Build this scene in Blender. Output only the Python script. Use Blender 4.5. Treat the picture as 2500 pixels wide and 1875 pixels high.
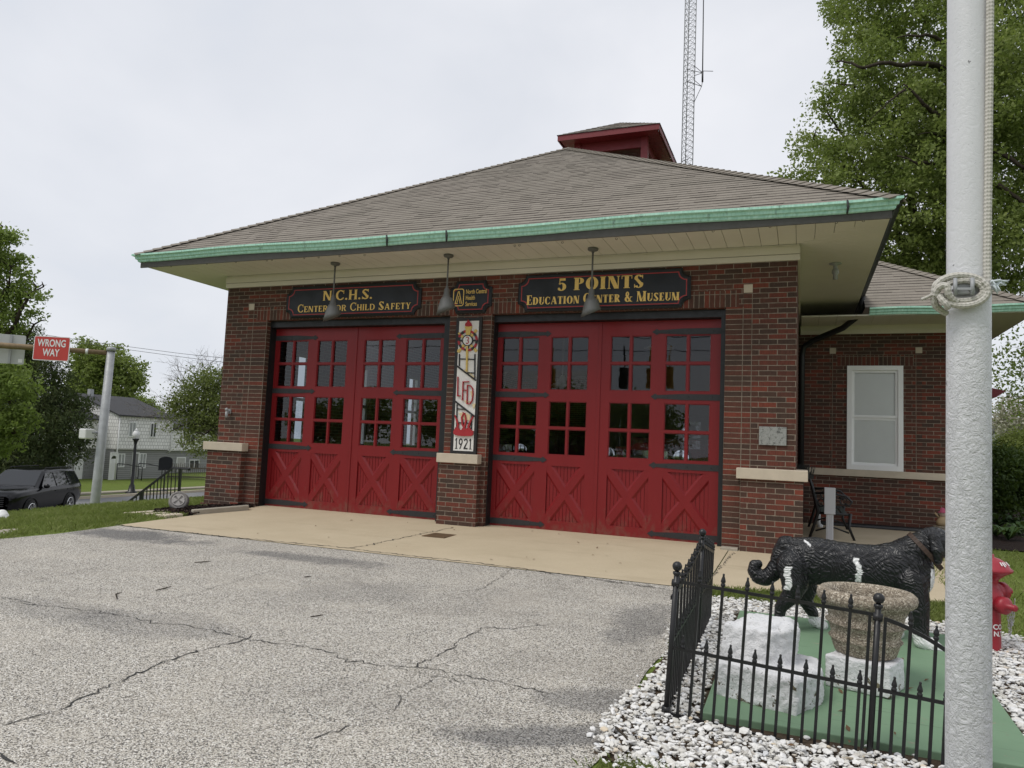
import bpy, math, random
import numpy as np
from mathutils import Vector, Matrix
R = math.radians
rng = np.random.default_rng(7)
random.seed(7)
for o in list(bpy.data.objects):
    bpy.data.objects.remove(o)
scene = bpy.context.scene
COL = scene.collection

# ------------------------------------------------------------------ camera
CAM = np.array([6.7999, -10.5539, 1.2703])
def basis(yaw, pitch, roll):
    cy, sy, cp, sp = math.cos(yaw), math.sin(yaw), math.cos(pitch), math.sin(pitch)
    f = np.array([-sy*cp, cy*cp, sp]); r0 = np.array([cy, sy, 0.]); u0 = np.cross(r0, f)
    cr, sr = math.cos(roll), math.sin(roll)
    return cr*r0 + sr*u0, -sr*r0 + cr*u0, f
CR, CU, CF = basis(R(21.6758), R(4.69503), R(2.43173))
FOC = 1786.647
cd = bpy.data.cameras.new('Camera')
cd.sensor_width = 36; cd.lens = 36*FOC/2500; cd.clip_start = .05; cd.clip_end = 2000
cam = bpy.data.objects.new('Camera', cd); COL.objects.link(cam)
M = Matrix.Identity(4)
for i in range(3):
    M[i][0], M[i][1], M[i][2], M[i][3] = CR[i], CU[i], -CF[i], CAM[i]
cam.matrix_world = M
scene.camera = cam
# measured points of the photograph brought back onto the real planes they lie on
def ray(px, py): return CF + (px-1250)/FOC*CR - (py-937.5)/FOC*CU
def on(px, py, n, c):
    d = ray(px, py); n = np.array(n, float); return CAM + (c-n@CAM)/(n@d)*d
def gy(px, py, y): return on(px, py, (0, 1, 0), y)
def gx(px, py, x): return on(px, py, (1, 0, 0), x)
def gz(px, py, z): return on(px, py, (0, 0, 1), z)
SL = .025
def gg(px, py, off=0): return on(px, py, (0, -SL, 1), off)
def dep(px, py, d): return CAM + d*ray(px, py)

# ------------------------------------------------------------------ world, sun, exposure
SUN_EL, SUN_AZ = R(58), R(215)
w = bpy.data.worlds.new('World'); scene.world = w; w.use_nodes = True
nt = w.node_tree; nt.nodes.clear()
def wn(t, **k):
    n = nt.nodes.new(t)
    for a, b in k.items(): setattr(n, a, b)
    return n
out = wn('ShaderNodeOutputWorld'); bg = wn('ShaderNodeBackground'); bg.inputs[1].default_value = .1
sky = wn('ShaderNodeTexSky', sky_type='NISHITA'); sky.sun_disc = False
sky.sun_elevation = SUN_EL; sky.sun_rotation = SUN_AZ
tc = wn('ShaderNodeTexCoord'); mp = wn('ShaderNodeMapping'); mp.inputs['Scale'].default_value = (1, 1, 1.9)
nz = wn('ShaderNodeTexNoise'); nz.inputs['Scale'].default_value = 1.7; nz.inputs['Detail'].default_value = 5; nz.inputs['Roughness'].default_value = .5; nz.inputs['Distortion'].default_value = .35
cr = wn('ShaderNodeValToRGB')
cr.color_ramp.elements[0].position = .3; cr.color_ramp.elements[0].color = (.63, .69, .79, 1)
cr.color_ramp.elements[1].position = .68; cr.color_ramp.elements[1].color = (.86, .875, .92, 1)
e = cr.color_ramp.elements.new(.48); e.color = (.745, .772, .83, 1)
mul = wn('ShaderNodeMix', data_type='RGBA', blend_type='MULTIPLY'); mul.inputs[0].default_value = 1; mul.inputs[7].default_value = (8.9, 8.85, 8.8, 1)
mx = wn('ShaderNodeMix', data_type='RGBA'); mx.inputs[0].default_value = .93
L = nt.links.new
L(tc.outputs['Generated'], mp.inputs[0]); L(mp.outputs[0], nz.inputs[0]); L(nz.outputs[0], cr.inputs[0])
L(cr.outputs[0], mul.inputs[6]); L(sky.outputs[0], mx.inputs[6]); L(mul.outputs[2], mx.inputs[7])
L(mx.outputs[2], bg.inputs[0]); L(bg.outputs[0], out.inputs[0])
sl = bpy.data.lights.new('Sun', 'SUN'); sl.energy = 1.5; sl.angle = R(25); sl.color = (1, .96, .9)
so = bpy.data.objects.new('Sun', sl); COL.objects.link(so)
sd = Vector((math.sin(SUN_AZ)*math.cos(SUN_EL), math.cos(SUN_AZ)*math.cos(SUN_EL), math.sin(SUN_EL)))
so.rotation_euler = sd.to_track_quat('Z', 'Y').to_euler()
vs = scene.view_settings; vs.view_transform = 'Standard'; vs.look = 'None'; vs.exposure = .24; vs.gamma = 1; vs.use_curve_mapping = False

# ------------------------------------------------------------------ helpers
WL = {}
class MB:
    def __init__(s): s.v = []; s.f = []; s.m = []; s.sm = []
    def add(s, vs, fs, mi=0, smooth=False):
        b = len(s.v); s.v += [tuple(float(c) for c in p) for p in vs]
        for f in fs: s.f.append(tuple(i+b for i in f)); s.m.append(mi); s.sm.append(smooth)
        return s
    def box(s, x0, y0, z0, x1, y1, z1, mi=0):
        if x0 > x1: x0, x1 = x1, x0
        if y0 > y1: y0, y1 = y1, y0
        if z0 > z1: z0, z1 = z1, z0
        return s.add([(x0,y0,z0),(x1,y0,z0),(x1,y1,z0),(x0,y1,z0),(x0,y0,z1),(x1,y0,z1),(x1,y1,z1),(x0,y1,z1)],
            [(0,3,2,1),(4,5,6,7),(0,1,5,4),(1,2,6,5),(2,3,7,6),(3,0,4,7)], mi)
    def bar(s, a, b, wx, wz, up=(0,0,1), mi=0):
        a = np.array(a, float); b = np.array(b, float); d = b-a; d /= np.linalg.norm(d)
        x = np.cross(d, up); x /= np.linalg.norm(x); z = np.cross(x, d)
        P = []
        for c in (a, b):
            for i, j in ((-1,-1),(1,-1),(1,1),(-1,1)): P.append(c + x*i*wx/2 + z*j*wz/2)
        return s.add(P, [(0,1,2,3),(7,6,5,4),(0,4,5,1),(1,5,6,2),(2,6,7,3),(3,7,4,0)], mi)
    def prism(s, poly, off, mi=0):
        n = len(poly); off = np.array(off, float)
        A = [np.array(p, float) for p in poly]
        fs = [tuple(range(n)), tuple(range(2*n-1, n-1, -1))] + [(i, i+n, (i+1) % n + n, (i+1) % n) for i in range(n)]
        return s.add(A + [p+off for p in A], fs, mi)
    def tube(s, pts, rad, n=8, mi=0, smooth=True, cap=True):
        pts = [np.array(p, float) for p in pts]
        if np.isscalar(rad): rad = [rad]*len(pts)
        V = []; prev = None
        for i, p in enumerate(pts):
            d = pts[min(i+1, len(pts)-1)] - pts[max(i-1, 0)]; d = d/(np.linalg.norm(d)+1e-9)
            if prev is None:
                ref = np.array((0,0,1.)) if abs(d[2]) < .9 else np.array((1.,0,0))
                x = np.cross(d, ref)
            else: x = prev - d*(prev@d)
            x = x/(np.linalg.norm(x)+1e-9); y = np.cross(d, x); prev = x
            for k in range(n):
                a = 2*math.pi*k/n; V.append(p + rad[i]*(math.cos(a)*x + math.sin(a)*y))
        F = []
        for i in range(len(pts)-1):
            for k in range(n): F.append((i*n+k, i*n+(k+1) % n, (i+1)*n+(k+1) % n, (i+1)*n+k))
        s.add(V, F, mi, smooth)
        if cap:
            b = len(s.v)-len(V)
            s.f += [tuple(b+k for k in range(n-1, -1, -1)), tuple(b+(len(pts)-1)*n+k for k in range(n))]
            s.m += [mi, mi]; s.sm += [False, False]
        return s
    def lathe(s, prof, c, n=24, ax=(0,0,1), mi=0, smooth=True, warp=None):
        ax = np.array(ax, float); ax /= np.linalg.norm(ax)
        ref = np.array((1.,0,0)) if abs(ax[0]) < .9 else np.array((0,1.,0))
        x = np.cross(ref, ax); x /= np.linalg.norm(x); y = np.cross(ax, x); c = np.array(c, float)
        V = []
        for r, z in prof:
            for k in range(n):
                a = 2*math.pi*k/n
                p = r*(math.cos(a)*x + math.sin(a)*y) + z*ax
                if warp is not None: p = warp(p, r, z, a)
                V.append(c+p)
        F = []
        for i in range(len(prof)-1):
            for k in range(n): F.append((i*n+k, i*n+(k+1) % n, (i+1)*n+(k+1) % n, (i+1)*n+k))
        return s.add(V, F, mi, smooth)
    def ball(s, c, r, n=12, m=8, mi=0, sc=(1,1,1)):
        c = np.array(c, float); V = []; F = []
        for i in range(m+1):
            t = math.pi*i/m
            for k in range(n):
                a = 2*math.pi*k/n
                V.append(c + r*np.array((math.sin(t)*math.cos(a)*sc[0], math.sin(t)*math.sin(a)*sc[1], math.cos(t)*sc[2])))
        for i in range(m):
            for k in range(n): F.append((i*n+k, (i+1)*n+k, (i+1)*n+(k+1) % n, i*n+(k+1) % n))
        return s.add(V, F, mi, True)
    def build(s, name, mats, parent=None, bevel=0, local=False, auto=False):
        me = bpy.data.meshes.new(name)
        V = np.array(s.v, dtype=float)
        c = np.zeros(3) if local else (V.min(0)+V.max(0))/2
        if not local and parent is None: c[2] = V[:, 2].min()
        me.from_pydata([tuple(p) for p in V-c], [], s.f)
        return finish(name, me, mats, parent, c, s.m, s.sm, bevel, local)
def finish(name, me, mats, parent, c, m=None, sm=None, bevel=0, local=False):
    if not isinstance(mats, (list, tuple)): mats = [mats]
    for x in mats: me.materials.append(x)
    if m is not None: me.polygons.foreach_set('material_index', m)
    if sm is not None: me.polygons.foreach_set('use_smooth', sm)
    me.update()
    o = bpy.data.objects.new(name, me); COL.objects.link(o)
    if parent is not None:
        o.parent = parent
        if not local: o.location = Vector(c) - Vector(WL[parent])
    else: o.location = c
    WL[o] = np.array(c if not local else (WL[parent] if parent is not None else c), float)
    if bevel:
        b = o.modifiers.new('Bevel', 'BEVEL'); b.width = bevel; b.segments = 2; b.limit_method = 'ANGLE'; b.angle_limit = R(40)
    return o
def tag(o, label=None, cat=None, group=None, kind=None):
    if label: o['label'] = label
    if cat: o['category'] = cat
    if group: o['group'] = group
    if kind: o['kind'] = kind
    return o
def empty(name, loc, label, cat, rz=0, group=None):
    o = bpy.data.objects.new(name, None); COL.objects.link(o); o.location = loc; o.rotation_euler.z = rz
    o.empty_display_size = .2
    WL[o] = np.array(loc, float)
    return tag(o, label, cat, group)
def copy_tree(o, parent=None):
    c = o.copy(); COL.objects.link(c); c.parent = parent
    for ch in list(o.children): copy_tree(ch, c)
    return c

# ------------------------------------------------------------------ materials
class N:
    def __init__(s, name):
        s.mat = bpy.data.materials.new(name); s.mat.use_nodes = True; s.t = s.mat.node_tree; s.t.nodes.clear()
        s.o = s.n('ShaderNodeOutputMaterial'); s.b = s.n('ShaderNodeBsdfPrincipled'); s.l(s.b.outputs[0], s.o.inputs[0])
        s._tc = None
    def n(s, t, **k):
        x = s.t.nodes.new(t)
        for a, b in k.items(): setattr(x, a, b)
        return x
    def l(s, a, b): s.t.links.new(a, b)
    def co(s, kind='Object'):
        if s._tc is None: s._tc = s.n('ShaderNodeTexCoord')
        return s._tc.outputs[kind]
    def pos(s): return s.n('ShaderNodeNewGeometry').outputs['Position']
    def map(s, v, scale=(1,1,1), loc=(0,0,0), rot=(0,0,0)):
        m = s.n('ShaderNodeMapping'); m.inputs['Scale'].default_value = scale; m.inputs['Location'].default_value = loc; m.inputs['Rotation'].default_value = rot
        s.l(v, m.inputs[0]); return m.outputs[0]
    def noise(s, v, scale, detail=4, rough=.55, dist=0):
        x = s.n('ShaderNodeTexNoise'); x.inputs['Scale'].default_value = scale; x.inputs['Detail'].default_value = detail
        x.inputs['Roughness'].default_value = rough; x.inputs['Distortion'].default_value = dist; s.l(v, x.inputs['Vector']); return x.outputs[0]
    def vor(s, v, scale, feature='F1', out='Distance'):
        x = s.n('ShaderNodeTexVoronoi', feature=feature); x.inputs['Scale'].default_value = scale; s.l(v, x.inputs['Vector']); return x.outputs[out]
    def ramp(s, f, stops, interp='LINEAR'):
        x = s.n('ShaderNodeValToRGB'); r = x.color_ramp; r.interpolation = interp
        while len(r.elements) < len(stops): r.elements.new(.5)
        for e_, (p, c) in zip(r.elements, stops):
            e_.position = p; e_.color = (c, c, c, 1) if np.isscalar(c) else (*c, 1)
        s.l(f, x.inputs[0]); return x.outputs[0]
    def mix(s, f, a, b, mode='MIX'):
        x = s.n('ShaderNodeMix', data_type='RGBA', blend_type=mode)
        for i, q in ((0, f), (6, a), (7, b)):
            if hasattr(q, 'links'): s.l(q, x.inputs[i])
            elif i == 0: x.inputs[0].default_value = q
            else: x.inputs[i].default_value = (*q, 1)
        return x.outputs[2]
    def math(s, op, a, b=0, c=0):
        x = s.n('ShaderNodeMath', operation=op)
        for i, q in enumerate((a, b, c)):
            if hasattr(q, 'links'): s.l(q, x.inputs[i])
            else: x.inputs[i].default_value = q
        return x.outputs[0]
    def bump(s, h, st=.5, d=.01):
        x = s.n('ShaderNodeBump'); x.inputs['Strength'].default_value = st; x.inputs['Distance'].default_value = d
        s.l(h, x.inputs['Height']); s.l(x.outputs[0], s.b.inputs['Normal']); return x
    def col(s, c):
        if hasattr(c, 'links'): s.l(c, s.b.inputs['Base Color'])
        else: s.b.inputs['Base Color'].default_value = (*c, 1)
    def set(s, rough=None, metal=None, spec=None):
        if rough is not None:
            if hasattr(rough, 'links'): s.l(rough, s.b.inputs['Roughness'])
            else: s.b.inputs['Roughness'].default_value = rough
        if metal is not None: s.b.inputs['Metallic'].default_value = metal
        if spec is not None: s.b.inputs['Specular IOR Level'].default_value = spec
        return s.mat
def paint(name, c, rough=.5, var=.25, scale=6, metal=0, bump=0, bscale=40, spec=.5):
    m = N(name); p = m.pos()
    f = m.noise(p, scale, 5, .6)
    m.col(m.mix(f, tuple(x*(1-var) for x in c), tuple(min(1, x*(1+var)) for x in c)))
    m.set(m.ramp(m.noise(p, scale*3, 3), [(.3, max(.05, rough-.1)), (.7, min(1, rough+.1))]), metal, spec)
    if bump: m.bump(m.noise(p, bscale, 4), bump, .005)
    return m.mat
def brick_mat(name, bw=.232, rh=.0705, off=.5, soldier=False, ox=0, oz=0, red=1.):
    m = N(name)
    g = m.n('ShaderNodeNewGeometry'); sp = m.n('ShaderNodeSeparateXYZ'); m.l(g.outputs['Position'], sp.inputs[0])
    sn = m.n('ShaderNodeSeparateXYZ'); m.l(g.outputs['True Normal'], sn.inputs[0])
    side = m.math('GREATER_THAN', m.math('ABSOLUTE', sn.outputs[0]), .7)
    top = m.math('GREATER_THAN', m.math('ABSOLUTE', sn.outputs[2]), .7)
    mu = m.n('ShaderNodeMix', data_type='FLOAT'); m.l(side, mu.inputs[0]); m.l(m.math('ADD', sp.outputs[0], -ox+50*bw), mu.inputs[2]); m.l(m.math('ADD', sp.outputs[1], 50*bw+.25), mu.inputs[3])
    mz = m.n('ShaderNodeMix', data_type='FLOAT'); m.l(top, mz.inputs[0]); m.l(m.math('ADD', sp.outputs[2], -oz+50*rh), mz.inputs[2]); m.l(m.math('ADD', sp.outputs[1], 50*rh), mz.inputs[3])
    cb = m.n('ShaderNodeCombineXYZ')
    if soldier: m.l(mz.outputs[0], cb.inputs[0]); m.l(mu.outputs[0], cb.inputs[1])
    else: m.l(mu.outputs[0], cb.inputs[0]); m.l(mz.outputs[0], cb.inputs[1])
    wob = m.n('ShaderNodeTexNoise'); wob.inputs['Scale'].default_value = 9; m.l(g.outputs['Position'], wob.inputs['Vector'])
    wv = m.n('ShaderNodeVectorMath', operation='SCALE'); wv.inputs['Scale'].default_value = .006; m.l(wob.outputs['Color'], wv.inputs[0])
    av = m.n('ShaderNodeVectorMath', operation='ADD'); m.l(cb.outputs[0], av.inputs[0]); m.l(wv.outputs[0], av.inputs[1])
    br = m.n('ShaderNodeTexBrick'); br.offset = off; br.inputs['Scale'].default_value = 1
    br.inputs['Brick Width'].default_value = bw; br.inputs['Row Height'].default_value = rh
    br.inputs['Mortar Size'].default_value = .0058; br.inputs['Mortar Smooth'].default_value = .25; br.inputs['Bias'].default_value = 0
    br.inputs['Color1'].default_value = (0,0,0,1); br.inputs['Color2'].default_value = (1,1,1,1); br.inputs['Mortar'].default_value = (.5,.5,.5,1)
    m.l(av.outputs[0], br.inputs['Vector'])
    k = red
    c = m.ramp(br.outputs['Color'], [(0, (.065, .042, .032)), (.2, (.08, .046, .034)), (.36, (.105*k, .044, .031)), (.52, (.14*k, .044, .030)), (.7, (.10, .05, .035)), (.84, (.175*k, .045, .029)), (1, (.23*k, .053, .031))])
    big = m.noise(g.outputs['Position'], 1.3, 4, .6)
    c = m.mix(m.ramp(big, [(.35, .0), (.7, .45)]), c, (.055, .032, .024))
    fine = m.noise(m.map(g.outputs['Position'], (90, 90, 14)), 1, 3, .6)
    c = m.mix(m.ramp(fine, [(.35, .35), (.62, 0)]), c, (.022, .015, .012))
    blot = m.noise(g.outputs['Position'], 11, 5, .7)
    c = m.mix(m.ramp(blot, [(.64, 0), (.8, .35)]), c, (.25, .2, .16))
    mort = m.ramp(m.noise(g.outputs['Position'], 14, 4), [(.3, (.15, .12, .092)), (.7, (.29, .24, .185))])
    m.col(m.mix(br.outputs['Fac'], c, mort))
    h = m.math('SUBTRACT', m.math('MULTIPLY', fine, .25), br.outputs['Fac'])
    m.bump(h, .7, .008)
    return m.set(.85, spec=.3)
BRICK = brick_mat('brick_running')
BRICK_STACK = brick_mat('brick_stack', bw=.232, off=0, ox=5.82)
BRICK_STRIP = brick_mat('brick_strip', bw=.118, off=0, ox=6.052)
BRICK_STRIPL = brick_mat('brick_strip_left', bw=.118, off=0, ox=-2.42)
BRICK_STACKL = brick_mat('brick_stack_left', bw=.30, off=0, ox=-2.302)
BRICK_PIERL = brick_mat('brick_pier_left', bw=.13, off=0, ox=1.603)
BRICK_PIERR = brick_mat('brick_pier_right', bw=.148, off=0, ox=2.176)
BRICK_SOLD = brick_mat('brick_soldier', bw=.232, rh=.0705, off=0, soldier=True, oz=3.268)
BRICK_SOLD2 = brick_mat('brick_soldier_base', bw=.13, rh=.085, off=0, soldier=True, oz=-.05)
BRICK_WSOLD = brick_mat('brick_soldier_window', bw=.21, rh=.072, off=0, soldier=True, oz=3.03)

m = N('roof_shingle')
uv = m.n('ShaderNodeUVMap').outputs[0]
br = m.n('ShaderNodeTexBrick'); br.offset = .37; br.offset_frequency = 2
for k_, v_ in (('Scale', 1), ('Brick Width', .21), ('Row Height', .146), ('Mortar Size', .0018), ('Mortar Smooth', .3), ('Bias', 0)): br.inputs[k_].default_value = v_
br.inputs['Color1'].default_value = (0,0,0,1); br.inputs['Color2'].default_value = (1,1,1,1); br.inputs['Mortar'].default_value = (.3,.3,.3,1)
m.l(uv, br.inputs['Vector'])
c = m.ramp(br.outputs['Color'], [(0, (.218, .195, .162)), (.5, (.235, .211, .176)), (1, (.252, .227, .19))])
c = m.mix(m.ramp(m.noise(m.pos(), 220, 2), [(.35, .3), (.65, 0)]), c, (.13, .11, .095))
c = m.mix(m.ramp(m.noise(m.pos(), .8, 4), [(.4, 0), (.75, .35)]), c, (.31, .27, .235))
c = m.mix(m.ramp(m.noise(m.map(m.pos(), (3, .3, .3)), 1, 4, .6), [(.55, 0), (.8, .3)]), c, (.12, .102, .09))
m.col(m.mix(m.ramp(br.outputs['Fac'], [(.4, 0), (1, .5)]), c, (.09, .076, .067)))
m.bump(m.noise(m.pos(), 160, 2), .35, .004)
SHINGLE = m.set(.92, spec=.2)
SHINGLE_SHADOW = paint('shingle_edge_shadow', (.055, .047, .041), .95, .3, 8)  # dark riser colour paints in the shadow line under each shingle course

m = N('copper_patina')
p = m.pos()
st = m.noise(m.map(p, (26, 26, 1.4)), 1, 4, .65)
c = m.ramp(st, [(.25, (.27, .50, .40)), (.5, (.40, .68, .555)), (.75, (.56, .80, .69))])
lip = m.noise(m.map(p, (9, 9, 3)), 1, 5, .7)
c = m.mix(m.ramp(lip, [(.60, 0), (.72, .7)]), c, (.05, .07, .062))
m.col(c); m.bump(st, .3, .004)
COPPER = m.set(.75, spec=.3)
CREAM = paint('cream_trim', (.68, .635, .535), .6, .1, 2)
SOFFIT = paint('cream_soffit', (.72, .685, .605), .6, .08, 1.5)
JOINT = paint('soffit_joint', (.16, .14, .11), .8, .1)
LIME = paint('limestone', (.52, .45, .35), .85, .16, 7, bump=.25, bscale=60)
BLACKM = paint('black_iron', (.010, .010, .011), .42, .25, 9, bump=.1, bscale=80)
BLACKF = paint('black_frame', (.008, .009, .010), .5, .3, 5)
HINGE = paint('hinge_black', (.022, .022, .024), .55, .25, 10)
m = N('door_red'); p = m.pos()
f = m.noise(m.map(p, (5, 5, .8)), 1, 4, .6)
c = m.mix(f, (.175, .0085, .0105), (.225, .0115, .0135))
c = m.mix(m.ramp(m.noise(p, 26, 5, .7), [(.62, 0), (.85, .25)]), c, (.18, .014, .014))
dz_ = m.n('ShaderNodeSeparateXYZ'); m.l(p, dz_.inputs[0]); dirt = m.math('SUBTRACT', m.noise(m.map(p, (9, 9, 5)), 1, 5, .7), m.math('MULTIPLY', dz_.outputs[2], .45))
c = m.mix(m.ramp(dirt, [(.40, 0), (.62, .5)]), c, (.16, .10, .07))
m.col(c); m.bump(m.noise(m.map(p, (60, 60, 4)), 1, 3), .06, .003)
RED = m.set(.4, spec=.38)
RED_DK = paint('cupola_red', (.17, .013, .018), .5, .2, 3)
WHITE = paint('white_paint', (.75, .75, .74), .5, .06, 4)
VINYL = paint('white_vinyl', (.82, .82, .81), .35, .05, 2)
GREYM = paint('grey_metal', (.34, .35, .36), .45, .12, 8)
LAMPG = paint('lamp_grey', (.13, .13, .125), .5, .15, 8)
GREYPL = paint('grey_plastic', (.60, .61, .63), .4, .06, 6)
SIGNB = paint('sign_black', (.011, .013, .016), .42, .08, 1.2, spec=.35)
SIGNE = paint('sign_edge', (.014, .015, .016), .5, .2, 6)
SIGNR = paint('sign_red_line', (.33, .02, .016), .45, .15, 9)
m = N('gold_leaf'); m.col(m.mix(m.noise(m.pos(), 60, 3), (.52, .32, .06), (.92, .64, .19))); m.set(.38, .25); GOLD = m.mat
GOLD2 = paint('gold_paint', (.62, .44, .12), .55, .2, 40)
PANELW = paint('panel_white', (.70, .68, .64), .6, .08, 12)
PANELC = paint('panel_cream', (.66, .54, .33), .7, .12, 20)
PANELK = paint('panel_black', (.015, .014, .014), .55, .2, 12)
PANELR = paint('panel_red', (.36, .018, .025), .5, .15, 12)

def glass(name, tint=(.9, .93, .95), ior=1.5, dark=0.):
    m = N(name); m.t.nodes.remove(m.b)
    tr = m.n('ShaderNodeBsdfTransparent'); tr.inputs[0].default_value = (*tint, 1)
    gl = m.n('ShaderNodeBsdfGlossy'); gl.inputs['Roughness'].default_value = .004
    bp = m.n('ShaderNodeBump'); bp.inputs['Strength'].default_value = .035; bp.inputs['Distance'].default_value = .02
    m.l(m.noise(m.pos(), 2.5, 1), bp.inputs['Height']); m.l(bp.outputs[0], gl.inputs['Normal'])
    fr = m.n('ShaderNodeFresnel'); fr.inputs['IOR'].default_value = ior
    ms = m.n('ShaderNodeMixShader'); m.l(m.math('MULTIPLY', fr.outputs[0], 1.7), ms.inputs[0]); m.l(tr.outputs[0], ms.inputs[1]); m.l(gl.outputs[0], ms.inputs[2])
    m.l(ms.outputs[0], m.o.inputs[0]); return m.mat
GLASS = glass('door_glass', (.82, .86, .9))
GLASST = glass('tinted_glass', (.5, .53, .55))
GLASSW = glass('window_glass', (.98, .99, .985), 1.35)

m = N('asphalt'); p = m.pos()
vc = m.vor(p, 160, out='Color'); sv = m.n('ShaderNodeSeparateColor'); m.l(vc, sv.inputs[0])
agg = m.ramp(sv.outputs[0], [(0, (.075, .07, .064)), (.24, (.155, .144, .128)), (.35, (.42, .385, .325)), (.62, (.57, .53, .455)), (.85, (.72, .685, .615)), (1, (.87, .845, .80))])
vd = m.vor(p, 160, 'DISTANCE_TO_EDGE')
agg = m.mix(m.ramp(vd, [(0, .7), (.10, 0)]), agg, (.06, .057, .054))
big = m.noise(p, .55, 5, .62, .4); big2 = m.noise(m.map(p, (.5, 1.6, 1), rot=(0, 0, .5)), 1.1, 5, .6)
agg = m.mix(m.ramp(big, [(.52, 0), (.74, .40)]), agg, (.16, .15, .138))
agg = m.mix(m.ramp(big2, [(.54, .0), (.78, .38)]), agg, (.16, .145, .127))
agg = m.mix(m.ramp(m.noise(p, 1.7, 3), [(.5, 0), (.75, .25)]), agg, (.56, .51, .43))
def blob(cx, cy, rx, ry, rot=0):
    # a worn or sealed patch with its own outline
    v = m.map(p, (1, 1, 0), rot=(0, 0, -rot)); v = m.map(v, (1/rx, 1/ry, 0), loc=(-(cx*math.cos(rot)+cy*math.sin(rot))/rx, -(-cx*math.sin(rot)+cy*math.cos(rot))/ry, 0))
    ln = m.n('ShaderNodeVectorMath', operation='LENGTH'); m.l(v, ln.inputs[0])
    return m.ramp(m.math('ADD', ln.outputs[1], m.math('MULTIPLY', m.math('SUBTRACT', m.noise(p, 2.4, 7, .75), .5), 2.0)), [(.55, 1), (1.35, 0)])
for (px, py, rx, ry, rot, st) in ((1330, 1800, .62, .17, .5, .62), (1470, 1710, .45, .22, .5, .5), (1570, 1520, .3, .9, 0, .5), (330, 1310, 1.3, .4, 0, .75), (760, 1365, 1.2, .25, 0, .6), (380, 1530, .9, .4, .1, .32), (850, 1450, .9, .5, .6, .22), (130, 1490, .8, .3, 0, .3)):
    q = gg(px, py)
    agg = m.mix(m.math('MULTIPLY', blob(q[0], q[1], rx, ry, rot), st), agg, m.mix(sv.outputs[0], (.03, .03, .033), (.17, .17, .172)))
m.col(agg); m.bump(vd, .5, .006)
ASPHALT = m.set(.9, spec=.25)
CRACK = paint('crack_dark', (.035, .034, .032), .95, .4, 12)

m = N('apron_concrete'); p = m.pos()
c = m.mix(m.noise(p, 1.2, 6, .65), (.43, .355, .24), (.60, .51, .365))
c = m.mix(m.ramp(m.noise(p, 180, 2), [(.3, .35), (.6, 0)]), c, (.24, .20, .14))
c = m.mix(m.ramp(m.noise(m.map(p, (.6, 2.2, 1)), 1, 5, .7), [(.55, 0), (.8, .45)]), c, (.27, .215, .14))
m.col(c); m.bump(m.noise(p, 120, 3), .3, .003); CONC = m.set(.88, spec=.25)
m = N('old_concrete'); p = m.pos()
c = m.mix(m.noise(p, 5, 6, .65), (.26, .235, .19), (.44, .40, .33)); m.col(c); m.bump(m.noise(p, 70, 4), .5, .005); OLDC = m.set(.9, spec=.2)

m = N('lawn'); p = m.pos()
c = m.mix(m.noise(p, 1.5, 5, .6), (.12, .175, .03), (.2, .245, .065))
c = m.mix(m.ramp(m.noise(p, 30, 3), [(.4, .5), (.65, 0)]), c, (.05, .075, .015))
c = m.mix(m.ramp(m.noise(p, .5, 4), [(.55, 0), (.8, .45)]), c, (.12, .095, .05))
m.col(c); m.bump(m.noise(p, 40, 3), .6, .03); LAWN = m.set(.95, spec=.1)
def leafmat(name, cols, tr=.35, rough=.55):
    m = N(name); ge = m.n('ShaderNodeNewGeometry')
    n_ = len(cols)
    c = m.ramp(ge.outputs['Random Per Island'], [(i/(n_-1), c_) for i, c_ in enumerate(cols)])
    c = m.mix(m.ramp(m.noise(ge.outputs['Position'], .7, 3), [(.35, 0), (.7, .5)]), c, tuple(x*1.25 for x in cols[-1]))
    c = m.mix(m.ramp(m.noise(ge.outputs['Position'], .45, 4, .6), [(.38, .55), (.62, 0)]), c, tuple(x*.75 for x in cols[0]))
    m.col(c); m.set(rough, spec=.35)
    tl = m.n('ShaderNodeBsdfTranslucent'); m.l(m.mix(.5, c, (.16, .22, .03)), tl.inputs[0])
    ms = m.n('ShaderNodeMixShader'); ms.inputs[0].default_value = tr
    m.l(m.b.outputs[0], ms.inputs[1]); m.l(tl.outputs[0], ms.inputs[2]); m.l(ms.outputs[0], m.o.inputs[0])
    return m.mat
GRASS = leafmat('grass_blade', [(.15, .205, .035), (.215, .28, .06), (.28, .335, .095), (.18, .24, .045), (.36, .37, .16)], .38)
LEAF = leafmat('maple_leaf', [(.15, .21, .045), (.22, .295, .07), (.29, .36, .10), (.18, .25, .055), (.36, .41, .135)], .52)
LEAF_BR = leafmat('bright_leaf', [(.18, .25, .06), (.25, .33, .085), (.32, .40, .115), (.2, .28, .065)], .52)
LEAF_DK = leafmat('conifer_needle', [(.022, .04, .012), (.036, .06, .017), (.05, .075, .024), (.075, .082, .032)], .2, .9)
LEAF_OL = leafmat('olive_leaf', [(.13, .16, .045), (.19, .225, .065), (.25, .28, .095), (.15, .185, .055)], .45)
LEAF_HEDGE = leafmat('hedge_leaf', [(.035, .07, .012), (.06, .105, .018), (.09, .14, .02)], .3)
LEAF_HOSTA = leafmat('hosta_leaf', [(.03, .07, .02), (.05, .10, .03), (.08, .13, .04)], .25)
BLOSSOM = leafmat('white_blossom', [(.5, .46, .36), (.66, .62, .52), (.4, .42, .28), (.72, .68, .6)], .3)
m = N('bark'); p = m.pos()
f = m.noise(m.map(p, (14, 14, 2.5)), 1, 5, .7); m.col(m.mix(f, (.018, .014, .011), (.085, .07, .055))); m.bump(f, .8, .03); BARK = m.set(.95, spec=.1)
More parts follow.
